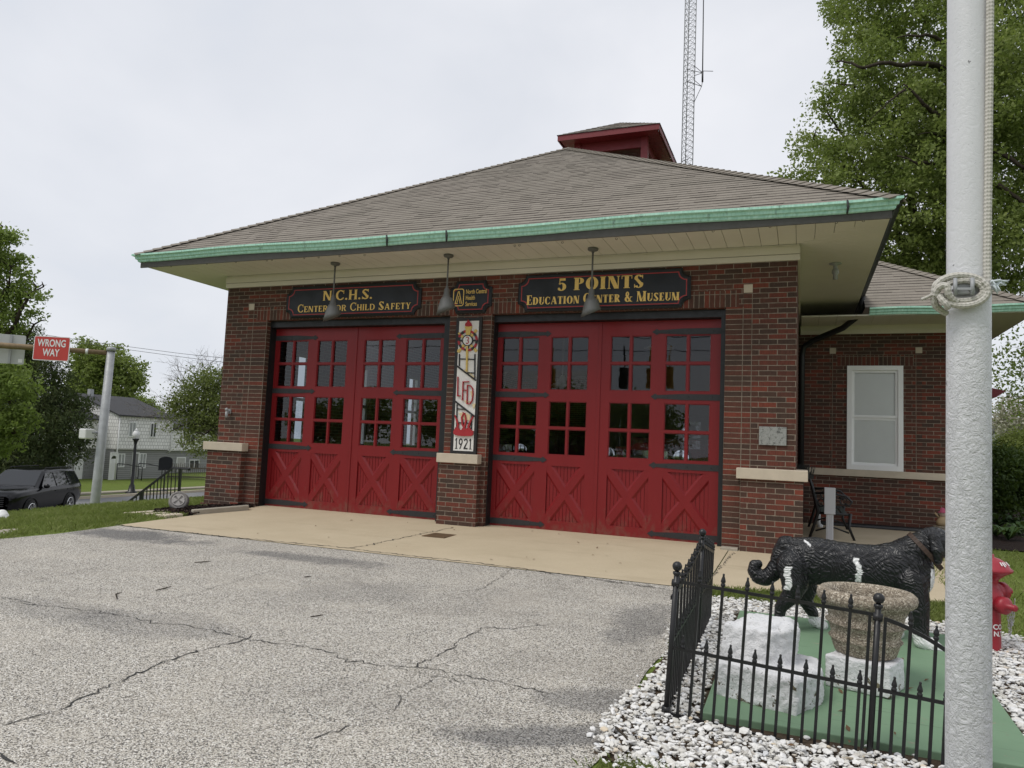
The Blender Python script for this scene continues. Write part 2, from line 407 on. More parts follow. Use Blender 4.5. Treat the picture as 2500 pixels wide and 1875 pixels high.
m = N('mulch'); p = m.pos()
m.col(m.ramp(m.noise(p, 45, 4, .7), [(.3, (.010, .007, .006)), (.6, (.03, .019, .015)), (.8, (.065, .045, .035))])); m.bump(m.noise(p, 50, 4, .7), 1, .03); MULCH = m.set(.95, spec=.15)
m = N('mulch_chip'); ge = m.n('ShaderNodeNewGeometry'); m.col(m.ramp(ge.outputs['Random Per Island'], [(0, (.008, .006, .006)), (.6, (.025, .016, .014)), (1, (.07, .045, .035))])); CHIP = m.set(.9, spec=.2)
m = N('soil'); p = m.pos(); m.col(m.mix(m.noise(p, 24, 5, .7), (.035, .025, .017), (.14, .105, .075))); m.bump(m.noise(p, 60, 4), .9, .02); SOIL = m.set(.95, spec=.1)
m = N('white_stone'); ge = m.n('ShaderNodeNewGeometry')
c = m.ramp(ge.outputs['Random Per Island'], [(0, (.42, .40, .36)), (.15, (.62, .6, .55)), (.5, (.74, .73, .70)), (.8, (.80, .79, .77)), (.93, (.58, .59, .6)), (1, (.62, .52, .38))])
c = m.mix(m.ramp(m.noise(ge.outputs['Position'], 55, 5, .7), [(.52, 0), (.8, .4)]), c, (.36, .34, .31))
m.col(c); m.bump(m.noise(ge.outputs['Position'], 90, 4), .4, .006); STONE = m.set(.75, spec=.25)
m = N('white_rock'); p = m.pos()
c = m.mix(m.noise(p, 7, 5), (.70, .70, .71), (.80, .80, .80))
c = m.mix(m.ramp(m.noise(p, 34, 6, .75), [(.61, 0), (.66, .9)]), c, (.2, .19, .17))
spz = m.n('ShaderNodeSeparateXYZ'); m.l(p, spz.inputs[0])
chip = m.math('ADD', m.noise(p, 9, 6, .7), m.math('MULTIPLY', spz.outputs[2], -.55))
c = m.mix(m.ramp(chip, [(.605, 0), (.62, 1)]), c, m.ramp(m.noise(p, 60, 4), [(.3, (.06, .05, .03)), (.7, (.22, .19, .12))]))
m.col(c); m.bump(m.math('ADD', m.noise(p, 22, 6, .7), m.math('MULTIPLY', m.vor(p, 16, 'DISTANCE_TO_EDGE'), .5)), .8, .03); WROCK = m.set(.55, spec=.35)
m = N('green_pad'); p = m.pos()
c = m.mix(m.noise(p, 4, 5, .6), (.15, .245, .15), (.195, .30, .19))
c = m.mix(m.ramp(m.noise(p, 11, 6, .75), [(.615, 0), (.65, .8)]), c, m.mix(m.noise(p, 40, 3), (.06, .09, .06), (.42, .39, .29)))
c = m.mix(m.ramp(m.noise(m.map(p, (2, 40, 1)), 1, 4, .7), [(.62, 0), (.67, .45)]), c, (.07, .11, .07))
m.col(c); m.bump(m.noise(p, 50, 4), .25, .004); GREENP = m.set(.7, spec=.3)
m = N('aggregate_concrete'); p = m.pos()
vcol = m.vor(p, 130, out='Color'); sv2 = m.n('ShaderNodeSeparateColor'); m.l(vcol, sv2.inputs[0])
c = m.ramp(sv2.outputs[0], [(0, (.14, .118, .09)), (.4, (.28, .235, .18)), (.75, (.40, .345, .265)), (1, (.64, .58, .48))])
c = m.mix(m.ramp(m.noise(p, 6, 5), [(.4, 0), (.75, .45)]), c, (.19, .155, .115))
m.col(c); m.bump(m.vor(p, 150), .8, .006); AGGR = m.set(.9, spec=.25)
m = N('flaking_paint'); p = m.pos()
nb = m.noise(p, 34, 6, .62, .6); ridge = m.math('ABSOLUTE', m.math('SUBTRACT', nb, .5))
c = m.mix(m.noise(p, 3, 4), (.58, .585, .60), (.69, .695, .71))
c = m.mix(m.ramp(m.noise(m.map(p, (70, 70, 130)), 1, 4, .7), [(.64, 0), (.72, .55)]), c, (.22, .22, .23))
c = m.mix(m.ramp(m.noise(p, 13, 4, .6), [(.70, 0), (.71, .85)]), c, (.13, .13, .135))
zz = m.n('ShaderNodeSeparateXYZ'); m.l(p, zz.inputs[0])
amt = m.ramp(m.math('MULTIPLY_ADD', zz.outputs[2], -.5, 1.0), [(.0, .12), (.1, .3), (.35, 1)])
hh = m.math('MULTIPLY', m.math('ADD', m.math('MULTIPLY', ridge, -2.5), m.math('MULTIPLY', m.noise(p, 90, 4), .5)), amt)
c = m.mix(m.math('MULTIPLY', m.ramp(ridge, [(.0, .75), (.012, 0)]), m.math('MULTIPLY', amt, m.ramp(m.noise(p, 9, 3), [(.45, 0), (.6, 1)]))), c, (.2, .2, .21))
m.col(c); m.bump(hh, .8, .014); FLAKE = m.set(m.ramp(nb, [(.3, .32), (.7, .55)]), spec=.5)
m = N('braided_rope'); p = m.pos()
uvn = m.n('ShaderNodeUVMap').outputs[0]
su = m.n('ShaderNodeSeparateXYZ'); m.l(uvn, su.inputs[0])
a1 = m.math('SINE', m.math('MULTIPLY', m.math('ADD', su.outputs[0], su.outputs[1]), 62.8)); a2 = m.math('SINE', m.math('MULTIPLY', m.math('SUBTRACT', su.outputs[0], su.outputs[1]), 62.8))
wv = m.math('MULTIPLY', a1, a2)
c = m.mix(m.ramp(wv, [(.35, 0), (.75, .55)]), (.56, .54, .49), (.27, .26, .235))
c = m.mix(m.ramp(m.noise(p, 40, 5), [(.5, 0), (.75, .4)]), c, (.3, .27, .22))
m.col(c); m.bump(wv, .4, .004); ROPE = m.set(.9, spec=.15)
FRAY = paint('frayed_fibre', (.66, .72, .76), .9, .12, 50)
m = N('dog_paint'); p = m.pos()
vcn = m.n('ShaderNodeVertexColor'); vcn.layer_name = 'patch'
q = m.map(p, (1, 1, 1)); wd = m.noise(p, 8, 3, .5)
ad = m.n('ShaderNodeVectorMath', operation='ADD'); m.l(p, ad.inputs[0])
scn = m.n('ShaderNodeVectorMath', operation='SCALE'); scn.inputs['Scale'].default_value = .16
nzc = m.n('ShaderNodeTexNoise'); nzc.inputs['Scale'].default_value = 7; nzc.inputs['Detail'].default_value = 2; m.l(p, nzc.inputs['Vector']); m.l(nzc.outputs['Color'], scn.inputs[0]); m.l(scn.outputs[0], ad.inputs[1])
wvn = m.n('ShaderNodeTexWave', wave_type='BANDS', bands_direction='DIAGONAL'); wvn.inputs['Scale'].default_value = 17; wvn.inputs['Distortion'].default_value = 5; wvn.inputs['Detail'].default_value = 3; wvn.inputs['Detail Scale'].default_value = 1.6
m.l(ad.outputs[0], wvn.inputs['Vector'])
m.col(m.mix(vcn.outputs['Color'], (.009, .009, .010), (.80, .80, .79)))
m.bump(wvn.outputs['Fac'], .6, .008); DOGM = m.set(.34, spec=.5)
LEATHER = paint('brown_leather', (.045, .024, .014), .6, .3, 14)
HYDR = paint('hydrant_red', (.30, .016, .028), .42, .2, 10)
CHAIN = paint('chain_steel', (.5, .5, .5), .35, .2, 30, metal=.8)
CHROME = paint('chrome', (.75, .75, .75), .12, .05, 5, metal=1)
CARB = N('car_black'); CARB.col((.003, .003, .004)); CARB = CARB.set(.15, spec=.34)
CARGL = N('car_glass'); CARGL.col((.012, .014, .017)); CARGL = CARGL.set(.04, spec=.75)
TYRE = paint('tyre', (.012, .012, .012), .85, .2, 20)
RUST = paint('rusty_pipe', (.22, .155, .085), .75, .45, 9, bump=.3, bscale=30)
GALV = paint('galvanised_pole', (.40, .41, .42), .55, .28, 5, metal=.2, bump=.2, bscale=18)
SIGNRED = paint('traffic_red', (.48, .045, .035), .45, .12, 5)
SIGNW = paint('traffic_white', (.72, .72, .72), .45, .06, 5)
SIGNBK = paint('sign_back_alu', (.45, .46, .45), .5, .1, 4)
MARKER = paint('marker_dark', (.006, .007, .014), .5, .2, 5)
WOODF = N('weathered_board'); p = WOODF.pos(); f = WOODF.noise(WOODF.map(p, (7, 7, .7)), 1, 5, .7); WOODF.col(WOODF.mix(f, (.085, .075, .06), (.24, .215, .18))); WOODF = WOODF.set(.9, spec=.1)
def siding(name, rh, bw, c0, c1, line):
    m = N(name); g = m.n('ShaderNodeNewGeometry'); sp = m.n('ShaderNodeSeparateXYZ'); m.l(g.outputs['Position'], sp.inputs[0])
    cb = m.n('ShaderNodeCombineXYZ'); m.l(m.math('ADD', sp.outputs[0], sp.outputs[1]), cb.inputs[0]); m.l(m.math('ADD', sp.outputs[2], 20), cb.inputs[1])
    br = m.n('ShaderNodeTexBrick'); br.inputs['Scale'].default_value = 1; br.inputs['Brick Width'].default_value = bw; br.inputs['Row Height'].default_value = rh
    br.inputs['Mortar Size'].default_value = .014; br.inputs['Mortar Smooth'].default_value = .4
    br.inputs['Color1'].default_value = (0,0,0,1); br.inputs['Color2'].default_value = (1,1,1,1); m.l(cb.outputs[0], br.inputs['Vector'])
    c = m.mix(br.outputs['Color'], c0, c1); c = m.mix(m.ramp(m.noise(g.outputs['Position'], 1.2, 4), [(.5, 0), (.8, .3)]), c, tuple(x*.7 for x in c0))
    m.col(m.mix(br.outputs['Fac'], c, line)); return m.set(.7, spec=.2)
SID_W = siding('white_shingle_siding', .26, .24, (.70, .69, .67), (.80, .79, .77), (.22, .215, .21))
SID_G = siding('grey_lap_siding', .14, 9, (.27, .27, .265), (.31, .31, .305), (.11, .11, .11))
ROOFD = paint('dark_roof', (.045, .045, .048), .95, .25, 3)
HGLASS = paint('house_glass', (.02, .023, .026), .08, .3, 2, spec=.8)
INTW = paint('interior_wall', (.16, .14, .12), .8, .15, 2)
INTF = paint('interior_floor', (.10, .095, .09), .7, .2, 2)
TRUCKR = paint('engine_red', (.25, .01, .012), .25, .1, 3)
STREET = paint('street_asphalt', (.20, .20, .205), .9, .18, 1.2)

# ================================================================== GROUND
def hz(x, y):
    b = SL*min(y, 0) - (.002*y if y > 0 else 0)
    if y < -30: b = SL*-30
    b -= .30*min(max((-2.2-x)/4.1, 0), 1)
    if x < -6.3: b -= .33*(-6.3-x)
    if y > 30: b = min(b, 0)
    return max(b, -2.85) if x > -32 else max(b, -2.85 + min(.35, (-32-x)*.045))
def axis(lo, hi, brk, near, fine, step):
    a = set(brk)
    t = near[0]
    while t <= near[1]: a.add(round(t, 3)); t += fine
    for sgn, s0 in ((-1, near[0]), (1, near[1])):
        d = step; t = s0
        while lo < t < hi: t += sgn*d; d *= 1.25; a.add(round(min(max(t, lo), hi), 3))
    return sorted(a)
xs = axis(-600, 600, (-6.3, -2.2, -32, -14.3), (-16, 12), .5, 1.2)
ys = axis(-600, 600, (0,), (-14, 8), .5, 1.2)
g = MB(); nx = len(xs)
V = [(x, y, hz(x, y) + (.012*math.sin(x*2.3+y)*math.sin(y*1.7) if x < -2.4 and x > -7 else 0)) for y in ys for x in xs]
F = [(j*nx+i, j*nx+i+1, (j+1)*nx+i+1, (j+1)*nx+i) for j in range(len(ys)-1) for i in range(nx-1)]
g.add(V, F, 0, True)
tag(g.build('ground', LAWN), kind='structure', label='grassy ground of the fire station plot and the slope to the street')
def sheet(mb, poly, off, mi=0, fn=None):
    P = [(x, y, (SL*min(y, 0) if fn is None else fn(x, y)) + off) for x, y in poly]
    mb.add(P, [tuple(range(len(P)))], mi)
def crack(mb, pts, w, mi=1, off=.012):
    P = [gg(*q)[:2] for q in pts]
    D = []
    for a, b in zip(P[:-1], P[1:]):
        n = max(2, int(np.linalg.norm(b-a)/.035))
        for i in range(n): D.append(a+(b-a)*i/n)
    D.append(P[-1]); D = np.array(D)
    D[1:-1] += rng.normal(0, .015, D[1:-1].shape)
    for i in range(len(D)-1):
        d = D[i+1]-D[i]; d /= np.linalg.norm(d)+1e-9; n = np.array((-d[1], d[0]))
        def ww(k): return w*.62*(.15+1.1*((math.sin(k*1.7)+math.sin(k*.61+1)+2)/4)*rng.uniform(.5, 1.3))*(1 if 0 < k < len(D)-1 else .1)
        w0, w1 = ww(i)/2, ww(i+1)/2
        q = [D[i]-n*w0, D[i+1]-n*w1, D[i+1]+n*w1, D[i]+n*w0]
        mb.add([(x, y, SL*min(y, 0)+off) for x, y in q], [(0, 1, 2, 3)], mi)
dw = MB()
rag = [(5.93+random.uniform(-.04, .03), y) for y in np.arange(-12, -3.06, .25)]
left = [(-1.9+.03*math.sin(y*3)+random.uniform(-.03, .03)-(.0 if y > -4 else (y+4)*-.16), y) for y in np.arange(-3.06, -9, -.3)]
sheet(dw, [(-10, -40), (7, -40), (7, -12)] + rag + [(x, -3.05+random.uniform(-.012, .012)) for x in np.arange(5.9, -1.9, -.35)] + left + [(-2.2, -12)], .008)
Z = lambda x, y: (x/1.7696, 1250+y/1.7696)
for w_, pts in ((.022, [(0,935),(140,895),(270,860),(400,800),(450,775),(560,720),(700,655),(860,605),(1040,565),(1100,530)]),
    (.015, [(0,375),(45,380),(130,403),(430,435),(600,468),(680,485),(780,495),(910,518),(1010,540),(1090,562),(1250,578),(1380,600),(1470,630),(1500,650),(1700,672),(1840,680),(2000,712),(2212,752),(2420,800)]),
    (.016, [(1770,678),(1860,640),(1930,605),(2010,550),(2085,505),(2212,512),(2380,490)]), (.010, [(740,380),(830,360),(960,320),(1100,280),(1230,245)]),
    (.014, [(1350,990),(1420,955),(1530,930),(1620,925)]), (.010, [(1870,730),(1740,800),(1700,870)]), (.011, [(2212,250),(2170,280),(2080,340),(1980,352)]), (.02, [(0,1050),(40,1080),(80,1106)]),
    (.009, [(1690,680),(1790,700),(2060,758)]), (.008, [(150,310),(360,258),(470,235)])):
    crack(dw, [Z(*q) for q in pts], w_)
tag(dw.build('driveway', [ASPHALT, CRACK]), kind='structure', label='worn pale asphalt driveway with cracks')
ap = MB()
sheet(ap, [(-1.9, -3.055), (5.92, -3.055), (5.92, 0), (-1.97, 0), (-1.95, -.6), (-1.9, -1.7)], .014)
crack(ap, [(1105, 1291), (1000, 1312), (880, 1338), (850, 1341)], .03, 1, .018)
crack(ap, [(282, 1283), (400, 1297), (542, 1312), (700, 1327), (848, 1341), (927, 1352), (1100, 1370), (1250, 1388), (1440, 1415), (1639, 1444)], .035, 1, .017)
tag(ap.build('concrete_apron', [CONC, CRACK]), kind='structure', label='tan concrete apron in front of the garage doors')
pa = MB()
sheet(pa, [(5.93, -2.95), (6.6, -2.8), (7.9, -2.5), (8.15, -2.45), (8.6, 0), (5.93, 0)], .011); sheet(pa, [(5.93, 0), (8.6, 0), (9.0, 2.4), (9.4, 4.7), (5.93, 4.7)], .011)
crack(pa, [(1790, 1352), (1768, 1378), (1752, 1396), (1738, 1412), (1730, 1424)], .02, 1, .016)
tag(pa.build('path', [CONC, CRACK]), kind='structure', label='concrete path beside the brick wing')
sw = MB(); sheet(sw, [(-2.85, -3.68), (-2.2, -4.55), (-1.9, -5.2), (-2.4, -6.2), (-5, -7), (-6, -5)], .012, fn=hz)
tag(sw.build('pavement', OLDC), kind='structure', label='old concrete walk at the left edge of the lawn')
stt = MB(); stt.add([(-30.5, -60, -2.80), (-19, -60, -2.80), (-19, 90, -2.80), (-30.5, 90, -2.80)], [(0, 1, 2, 3)])
tag(stt.build('street', STREET), kind='structure', label='grey asphalt side street down the slope')
kb = MB(); kb.box(-30.75, -60, -2.85, -30.5, 90, -2.66); tag(kb.build('street_kerb', LIME), kind='structure', label='pale kerb on the far side of the street')
fw = MB(); fw.box(-33.6, -60, -2.9, -32.7, 90, -2.72); tag(fw.build('far_pavement', OLDC), kind='structure', label='narrow pavement across the street')
# gravel bed: soil below, loose stones on top
gs = MB(); sheet(gs, [(5.9, -7.05), (6.4, -7.3), (7.4, -8.6), (10.5, -9), (10.5, -3.9), (8.4, -3.7), (7.8, -3.3), (6.0, -3.45)], .012); tag(gs.build('gravel_soil', SOIL), kind='structure', label='bare soil showing under the white stones')
PAD = (6.32, -6.41, 7.87, -3.93)
def stone_cloud(n, region, avoid, smin, smax, layer):
    ico_v = []; t = (1+5**.5)/2
    for a, b in ((-1, t), (1, t), (-1, -t), (1, -t)): ico_v += [(a, b, 0), (0, a, b), (b, 0, a)]
    ico_v = np.array(ico_v)/math.sqrt(1+t*t)
    ds = np.linalg.norm(ico_v[:, None]-ico_v[None], axis=2); el = ds[ds > .01].min()*1.01
    F = [(i, j, k) for i in range(12) for j in range(i+1, 12) for k in range(j+1, 12) if max(ds[i, j], ds[j, k], ds[i, k]) < el]
    FF = []
    for (i, j, k) in F:
        nn = np.cross(ico_v[j]-ico_v[i], ico_v[k]-ico_v[i]); FF.append((i, j, k) if nn@ico_v[i] > 0 else (i, k, j))
    VV = []; FA = []; cnt = 0
    while cnt < n:
        x, y = rng.uniform(region[0], region[2]), rng.uniform(region[1], region[3])
        if avoid(x, y): continue
        s = smin + (smax-smin)*rng.random()**2.2
        A = rng.normal(size=(3, 3)); Q, _ = np.linalg.qr(A)
        sc = np.array((1.4, 1., .52))*(.8+.4*rng.random(3))
        v = ico_v*(1+rng.uniform(-.22, .22, (12, 1)))*sc*s/2
        a = rng.uniform(0, 6.28); ti = rng.normal(0, .45)
        Rz = np.array(((math.cos(a), -math.sin(a), 0), (math.sin(a), math.cos(a), 0), (0, 0, 1.))); Rx = np.array(((1, 0, 0), (0, math.cos(ti), -math.sin(ti)), (0, math.sin(ti), math.cos(ti))))
        v = v@Rx.T@Rz.T + np.array((x, y, SL*min(y, 0)+.012+s*.18+layer*rng.random()))
        VV.append(v); FA += [tuple(q+cnt*12 for q in f) for f in FF]; cnt += 1
    return np.concatenate(VV), FA
def gravel_out(x, y):
    if PAD[0]-.02 < x < PAD[2]+.02 and PAD[1]-.01 < y < PAD[3]+.02: return True
    if PAD[0]-.02 < x < PAD[2]+.02 and PAD[1]-.13+.03*math.sin(x*9) < y <= PAD[1]-.01 and rng.random() < .97: return True
    e = 5.955+.05*math.sin(y*3.1)-.02*(y < -6.2)
    if x < e - abs(rng.normal(0, .035)): return True
    if y > (-3.42 if x < 8 else -3.5-.7*(x-8)*.6)+.02*math.sin(x*7)+rng.normal(0, .03): return True
    if y < -7.02-.9*(x-5.9) + rng.normal(0, .06): return True
    if (abs(x-6.75) < .1 and abs(y+6.95) < .06) or (abs(x-7.0) < .12 and abs(y+7.1) < .05): return True
    return False
Vv, Ff = stone_cloud(34000, (5.8, -7.9, 9.2, -3.3), gravel_out, .012, .038, .03)
me = bpy.data.meshes.new('white_gravel'); me.from_pydata(Vv.tolist(), [], Ff)
o = finish('white_gravel', me, STONE, None, np.zeros(3)); tag(o, 'loose white landscaping stones around the dog statue', kind='stuff')

# grass blades
def blades(name, pts, hmin, hmax, wid, label):
    n = len(pts); a = rng.uniform(0, 2*math.pi, n); h = rng.uniform(hmin, hmax, n); le = rng.normal(0, .45, (n, 2))*h[:, None]
    V = np.zeros((n, 4, 3)); c, s = np.cos(a), np.sin(a); w_ = wid*(.6+.8*rng.random(n))
    P = np.array(pts)
    V[:, 0] = P - np.stack([c*w_/2, s*w_/2, np.zeros(n)], 1); V[:, 1] = P + np.stack([c*w_/2, s*w_/2, np.zeros(n)], 1)
    mid = P + np.stack([le[:, 0]*.35, le[:, 1]*.35, h*.6], 1)
    V[:, 2] = mid + np.stack([c*w_*.35, s*w_*.35, np.zeros(n)], 1)
    V[:, 3] = P + np.stack([le[:, 0], le[:, 1], h], 1)
    F = np.arange(n*4).reshape(n, 4)[:, [0, 1, 2, 3]]
    me = quads(name, V.reshape(-1, 3), F)
    return tag(finish(name, me, GRASS, None, np.zeros(3)), label, kind='stuff')
def quads(name, V, F):
    me = bpy.data.meshes.new(name); n = len(F)
    me.vertices.add(len(V)); me.vertices.foreach_set('co', np.asarray(V, np.float32).ravel())
    me.loops.add(n*4); me.loops.foreach_set('vertex_index', np.asarray(F, np.int32).ravel())
    me.polygons.add(n); me.polygons.foreach_set('loop_start', np.arange(0, n*4, 4, dtype=np.int32))
    me.update(calc_edges=True); me.validate(); return me
pts = []
while len(pts) < 52000:
    x, y = rng.uniform(-7.4, -1.8), rng.uniform(-6.5, 4.2)
    if x > -1.93+.04*math.sin(y*5)+rng.normal(0, .03) - (0 if y > -4 else (y+4)*-.16): continue
    if -3.15 < x and -1.75 < y < -.2 and not (x < -2.75 and y > -.6): continue
    if x > -2.98 and y > -.4: continue
    if y < -3.68-(x+2.85)*1.34 and -3 < x < -1.9 and y > -6: continue
    if abs(x+6.05) < .35 and abs(y+2.2) < .3: continue
    if x < -6.3 and rng.random() < .5: continue
    pts.append((x, y, hz(x, y)-.005))
blades('grass', pts, .035, .085, .009, 'green lawn left of the driveway at the top of the slope')
pts = []
while len(pts) < 22000:
    if rng.random() < .45:
        x, y = rng.uniform(5.95, 8.3), rng.uniform(-3.45, -2.4)
        if y > -2.93+(x-5.95)*.215+rng.normal(0, .02) or y < -3.4+.03*math.sin(x*5): continue
    else:
        x, y = rng.uniform(8.2, 10.6), rng.uniform(-3.6, 2.4)
        if y < -3.45-.45*(x-8.2)*.6: continue
        if rng.random() > .35 + .6*math.exp(-(y+3.6)/3): continue
    pts.append((x, y, hz(x, y)))
blades('grass', pts, .025, .06, .007, 'clipped green grass between the path and the white stones')
pts = []
while len(pts) < 1700:
    x, y = rng.normal(6.16, .09), rng.normal(-7.2, .06)
    pts.append((x, y, hz(x, y)))
blades('grass', pts, .02, .055, .004, 'small tuft of grass where the white stones meet the driveway')
for k, (a, b, cc) in enumerate((((505, 385), (500, 365), (525, 358)), ((672, 348), (710, 340), (740, 330)), ((1313, 290), (1328, 288), (1343, 287)), ((1342, 463), (1370, 460), (1396, 455)), ((840, 226), (875, 224), (910, 221)))):
    tw = MB(); tw.tube([gg(*Z(*q))+np.array((0, 0, .02)) for q in (a, b, cc)], [.004, .006, .003], 5)
    tag(tw.build('twig', BARK), ('short curled dark twig lying on the left of the driveway', 'thin straight twig near the curled one on the driveway', 'dark stubby twig in the middle of the driveway', 'pale thin twig lying nearer the camera on the driveway', 'faint long twig closest to the apron on the driveway')[k], 'twig', 'twigs on the driveway')
st_ = MB(); q = [gg(*Z(*p)) for p in ((250, 0),)]
P_ = [gg(1400+x/4.424, 1580+y/4.424)+np.array((0, 0, z)) for x, y, z in ((420, 905, .03), (470, 990, .05), (560, 1080, .05), (640, 1180, .03))]
st_.tube(P_, [.004, .007, .006, .004], 6); tag(st_.build('twig', BARK), 'curved brown stick lying across the white stones by the driveway', 'twig')

# ================================================================== FIRE STATION
FS = empty('fire_station', (1.9, 0, 0), 'dark red brick fire station with red double garage doors and green copper gutter', 'fire station')
XL, XR, YW, ZT = -2.93, 6.735, -.25, 3.885
def grid_panel(mb, xs, zs, holes, y0, y1, mi=0, axis='y', mi_side=None):
    nx_, nz_ = len(xs)-1, len(zs)-1
    fill = lambda i, j: 0 <= i < nx_ and 0 <= j < nz_ and not any(h[0] <= (xs[i]+xs[i+1])/2 <= h[1] and h[2] <= (zs[j]+zs[j+1])/2 <= h[3] for h in holes)
    P = (lambda a, b, c: (a, b, c)) if axis == 'y' else (lambda a, b, c: (b, a, c))
    ms = mi if mi_side is None else mi_side
    for i in range(nx_):
        for j in range(nz_):
            if not fill(i, j): continue
            a, b, c, d = xs[i], xs[i+1], zs[j], zs[j+1]
            mb.add([P(a, y0, c), P(b, y0, c), P(b, y0, d), P(a, y0, d)], [(0, 1, 2, 3)], mi)
            mb.add([P(a, y1, c), P(b, y1, c), P(b, y1, d), P(a, y1, d)], [(3, 2, 1, 0)], mi)
            for (di, dj, q) in ((-1, 0, (P(a, y0, c), P(a, y0, d), P(a, y1, d), P(a, y1, c))), (1, 0, (P(b, y0, c), P(b, y1, c), P(b, y1, d), P(b, y0, d))),
                                (0, -1, (P(a, y0, c), P(a, y1, c), P(b, y1, c), P(b, y0, c))), (0, 1, (P(a, y0, d), P(b, y0, d), P(b, y1, d), P(a, y1, d)))):
                if not fill(i+di, j+dj): mb.add(q, [(0, 1, 2, 3)], ms)
wb = MB()
O1, O2 = (-2.0, 1.603), (2.324, 5.82)
grid_panel(wb, [XL, O1[0], O1[1], O2[0], O2[1], XR], [-.4, 3.268, ZT], [(O1[0], O1[1], -.4, 3.268), (O2[0], O2[1], -.4, 3.268)], YW, .12)
for k, (mt, x0, x1, z0, z1) in enumerate(((1, 5.821, 6.052, -.1, 3.27), (2, 6.052, 6.17, 1.09, 3.46), (3, -2.42, -2.302, 1.09, 3.46), (4, -2.302, -2.001, -.06, 3.27), (5, 1.604, 1.733, 1.09, 3.27), (6, 2.176, 2.323, 1.09, 3.27), (7, -2.24, 5.99, 3.27, 3.501))):
    wb.box(x0, YW-.003, z0, x1, YW+.05, z1, mt)
tag(wb.build('front_wall', [BRICK, BRICK_STACK, BRICK_STRIP, BRICK_STRIPL, BRICK_STACKL, BRICK_PIERL, BRICK_PIERR, BRICK_SOLD], FS))
sb = MB()
WINY = ((1.5, 2.1), (3.6, 4.25), (6.0, 6.7))
grid_panel(sb, [.121, 1.5, 2.1, 3.6, 4.25, 6.0, 6.7, 14], [-.6, 1.05, 2.95, ZT], [(a, b, 1.05, 2.95) for a, b in WINY], XL, XL+.3, axis='x')
sb.box(XR-.3, .121, -.4, XR, 14, ZT); sb.box(XL, 14.001, -.4, XR, 14.3, ZT)
sb.build('side_wall', [BRICK], FS)
for a, b in WINY:
    f = MB(); X = XL+.12
    for (p0, p1, q0, q1) in ((a, b, 1.05, 1.13), (a, b, 2.87, 2.95), (a, b, 1.97, 2.03), (a, a+.07, 1.131, 1.969), (b-.07, b, 1.131, 1.969), (a, a+.07, 2.031, 2.869), (b-.07, b, 2.031, 2.869)): f.box(X, p0, q0, X+.07, p1, q1)
    wf = f.build('side_window', VINYL, FS)
    gmb = MB(); gmb.add([(X+.03, a+.07, 1.13), (X+.03, b-.07, 1.13), (X+.03, b-.07, 2.87), (X+.03, a+.07, 2.87)], [(0, 1, 2, 3)]); gmb.build('pane', GLASST, wf)
# pilaster bases and caps
for (b0, b1, c0, c1, z0) in ((-3.015, -2.26, -3.09, -2.215, -.1), (1.59, 2.25, 1.565, 2.26, -.06), (6.06, 6.83, 6.005, 6.885, -.12)):
    q = MB(); q.box(b0, -.37, z0, b1, -.2525, .945); q.build('pilaster_base', BRICK, FS)
    if b1 > 6.7:
        q = MB(); q.box(XR+.001, -.2515, z0, b1, .5, .945); q.build('pilaster_return', BRICK, FS)
    q = MB(); q.box(c0, -.415, .946, c1, -.2535 if c1 < 6.7 else .55, 1.088)
    q.build('cap_stone', LIME, FS, bevel=.008)
for a in ((-3.06, -.14, -2.25, .012), (6.04, -.16, 6.86, -.02)): q = MB(); q.box(a[0], -.40, a[1], a[2], -.371, a[3]); q.build('brick_plinth', BRICK_SOLD2, FS)
for x in (-2.36, 6.11):
    q = MB(); q.box(x-.058, -.262, 3.462, x+.058, -.2535, 3.575); q.build('square_stone', LIME, FS)
q = MB(); q.box(5.82, -.42, -.06, 6.04, -.2535, .035); q.build('corner_stone', OLDC, FS, bevel=.01)
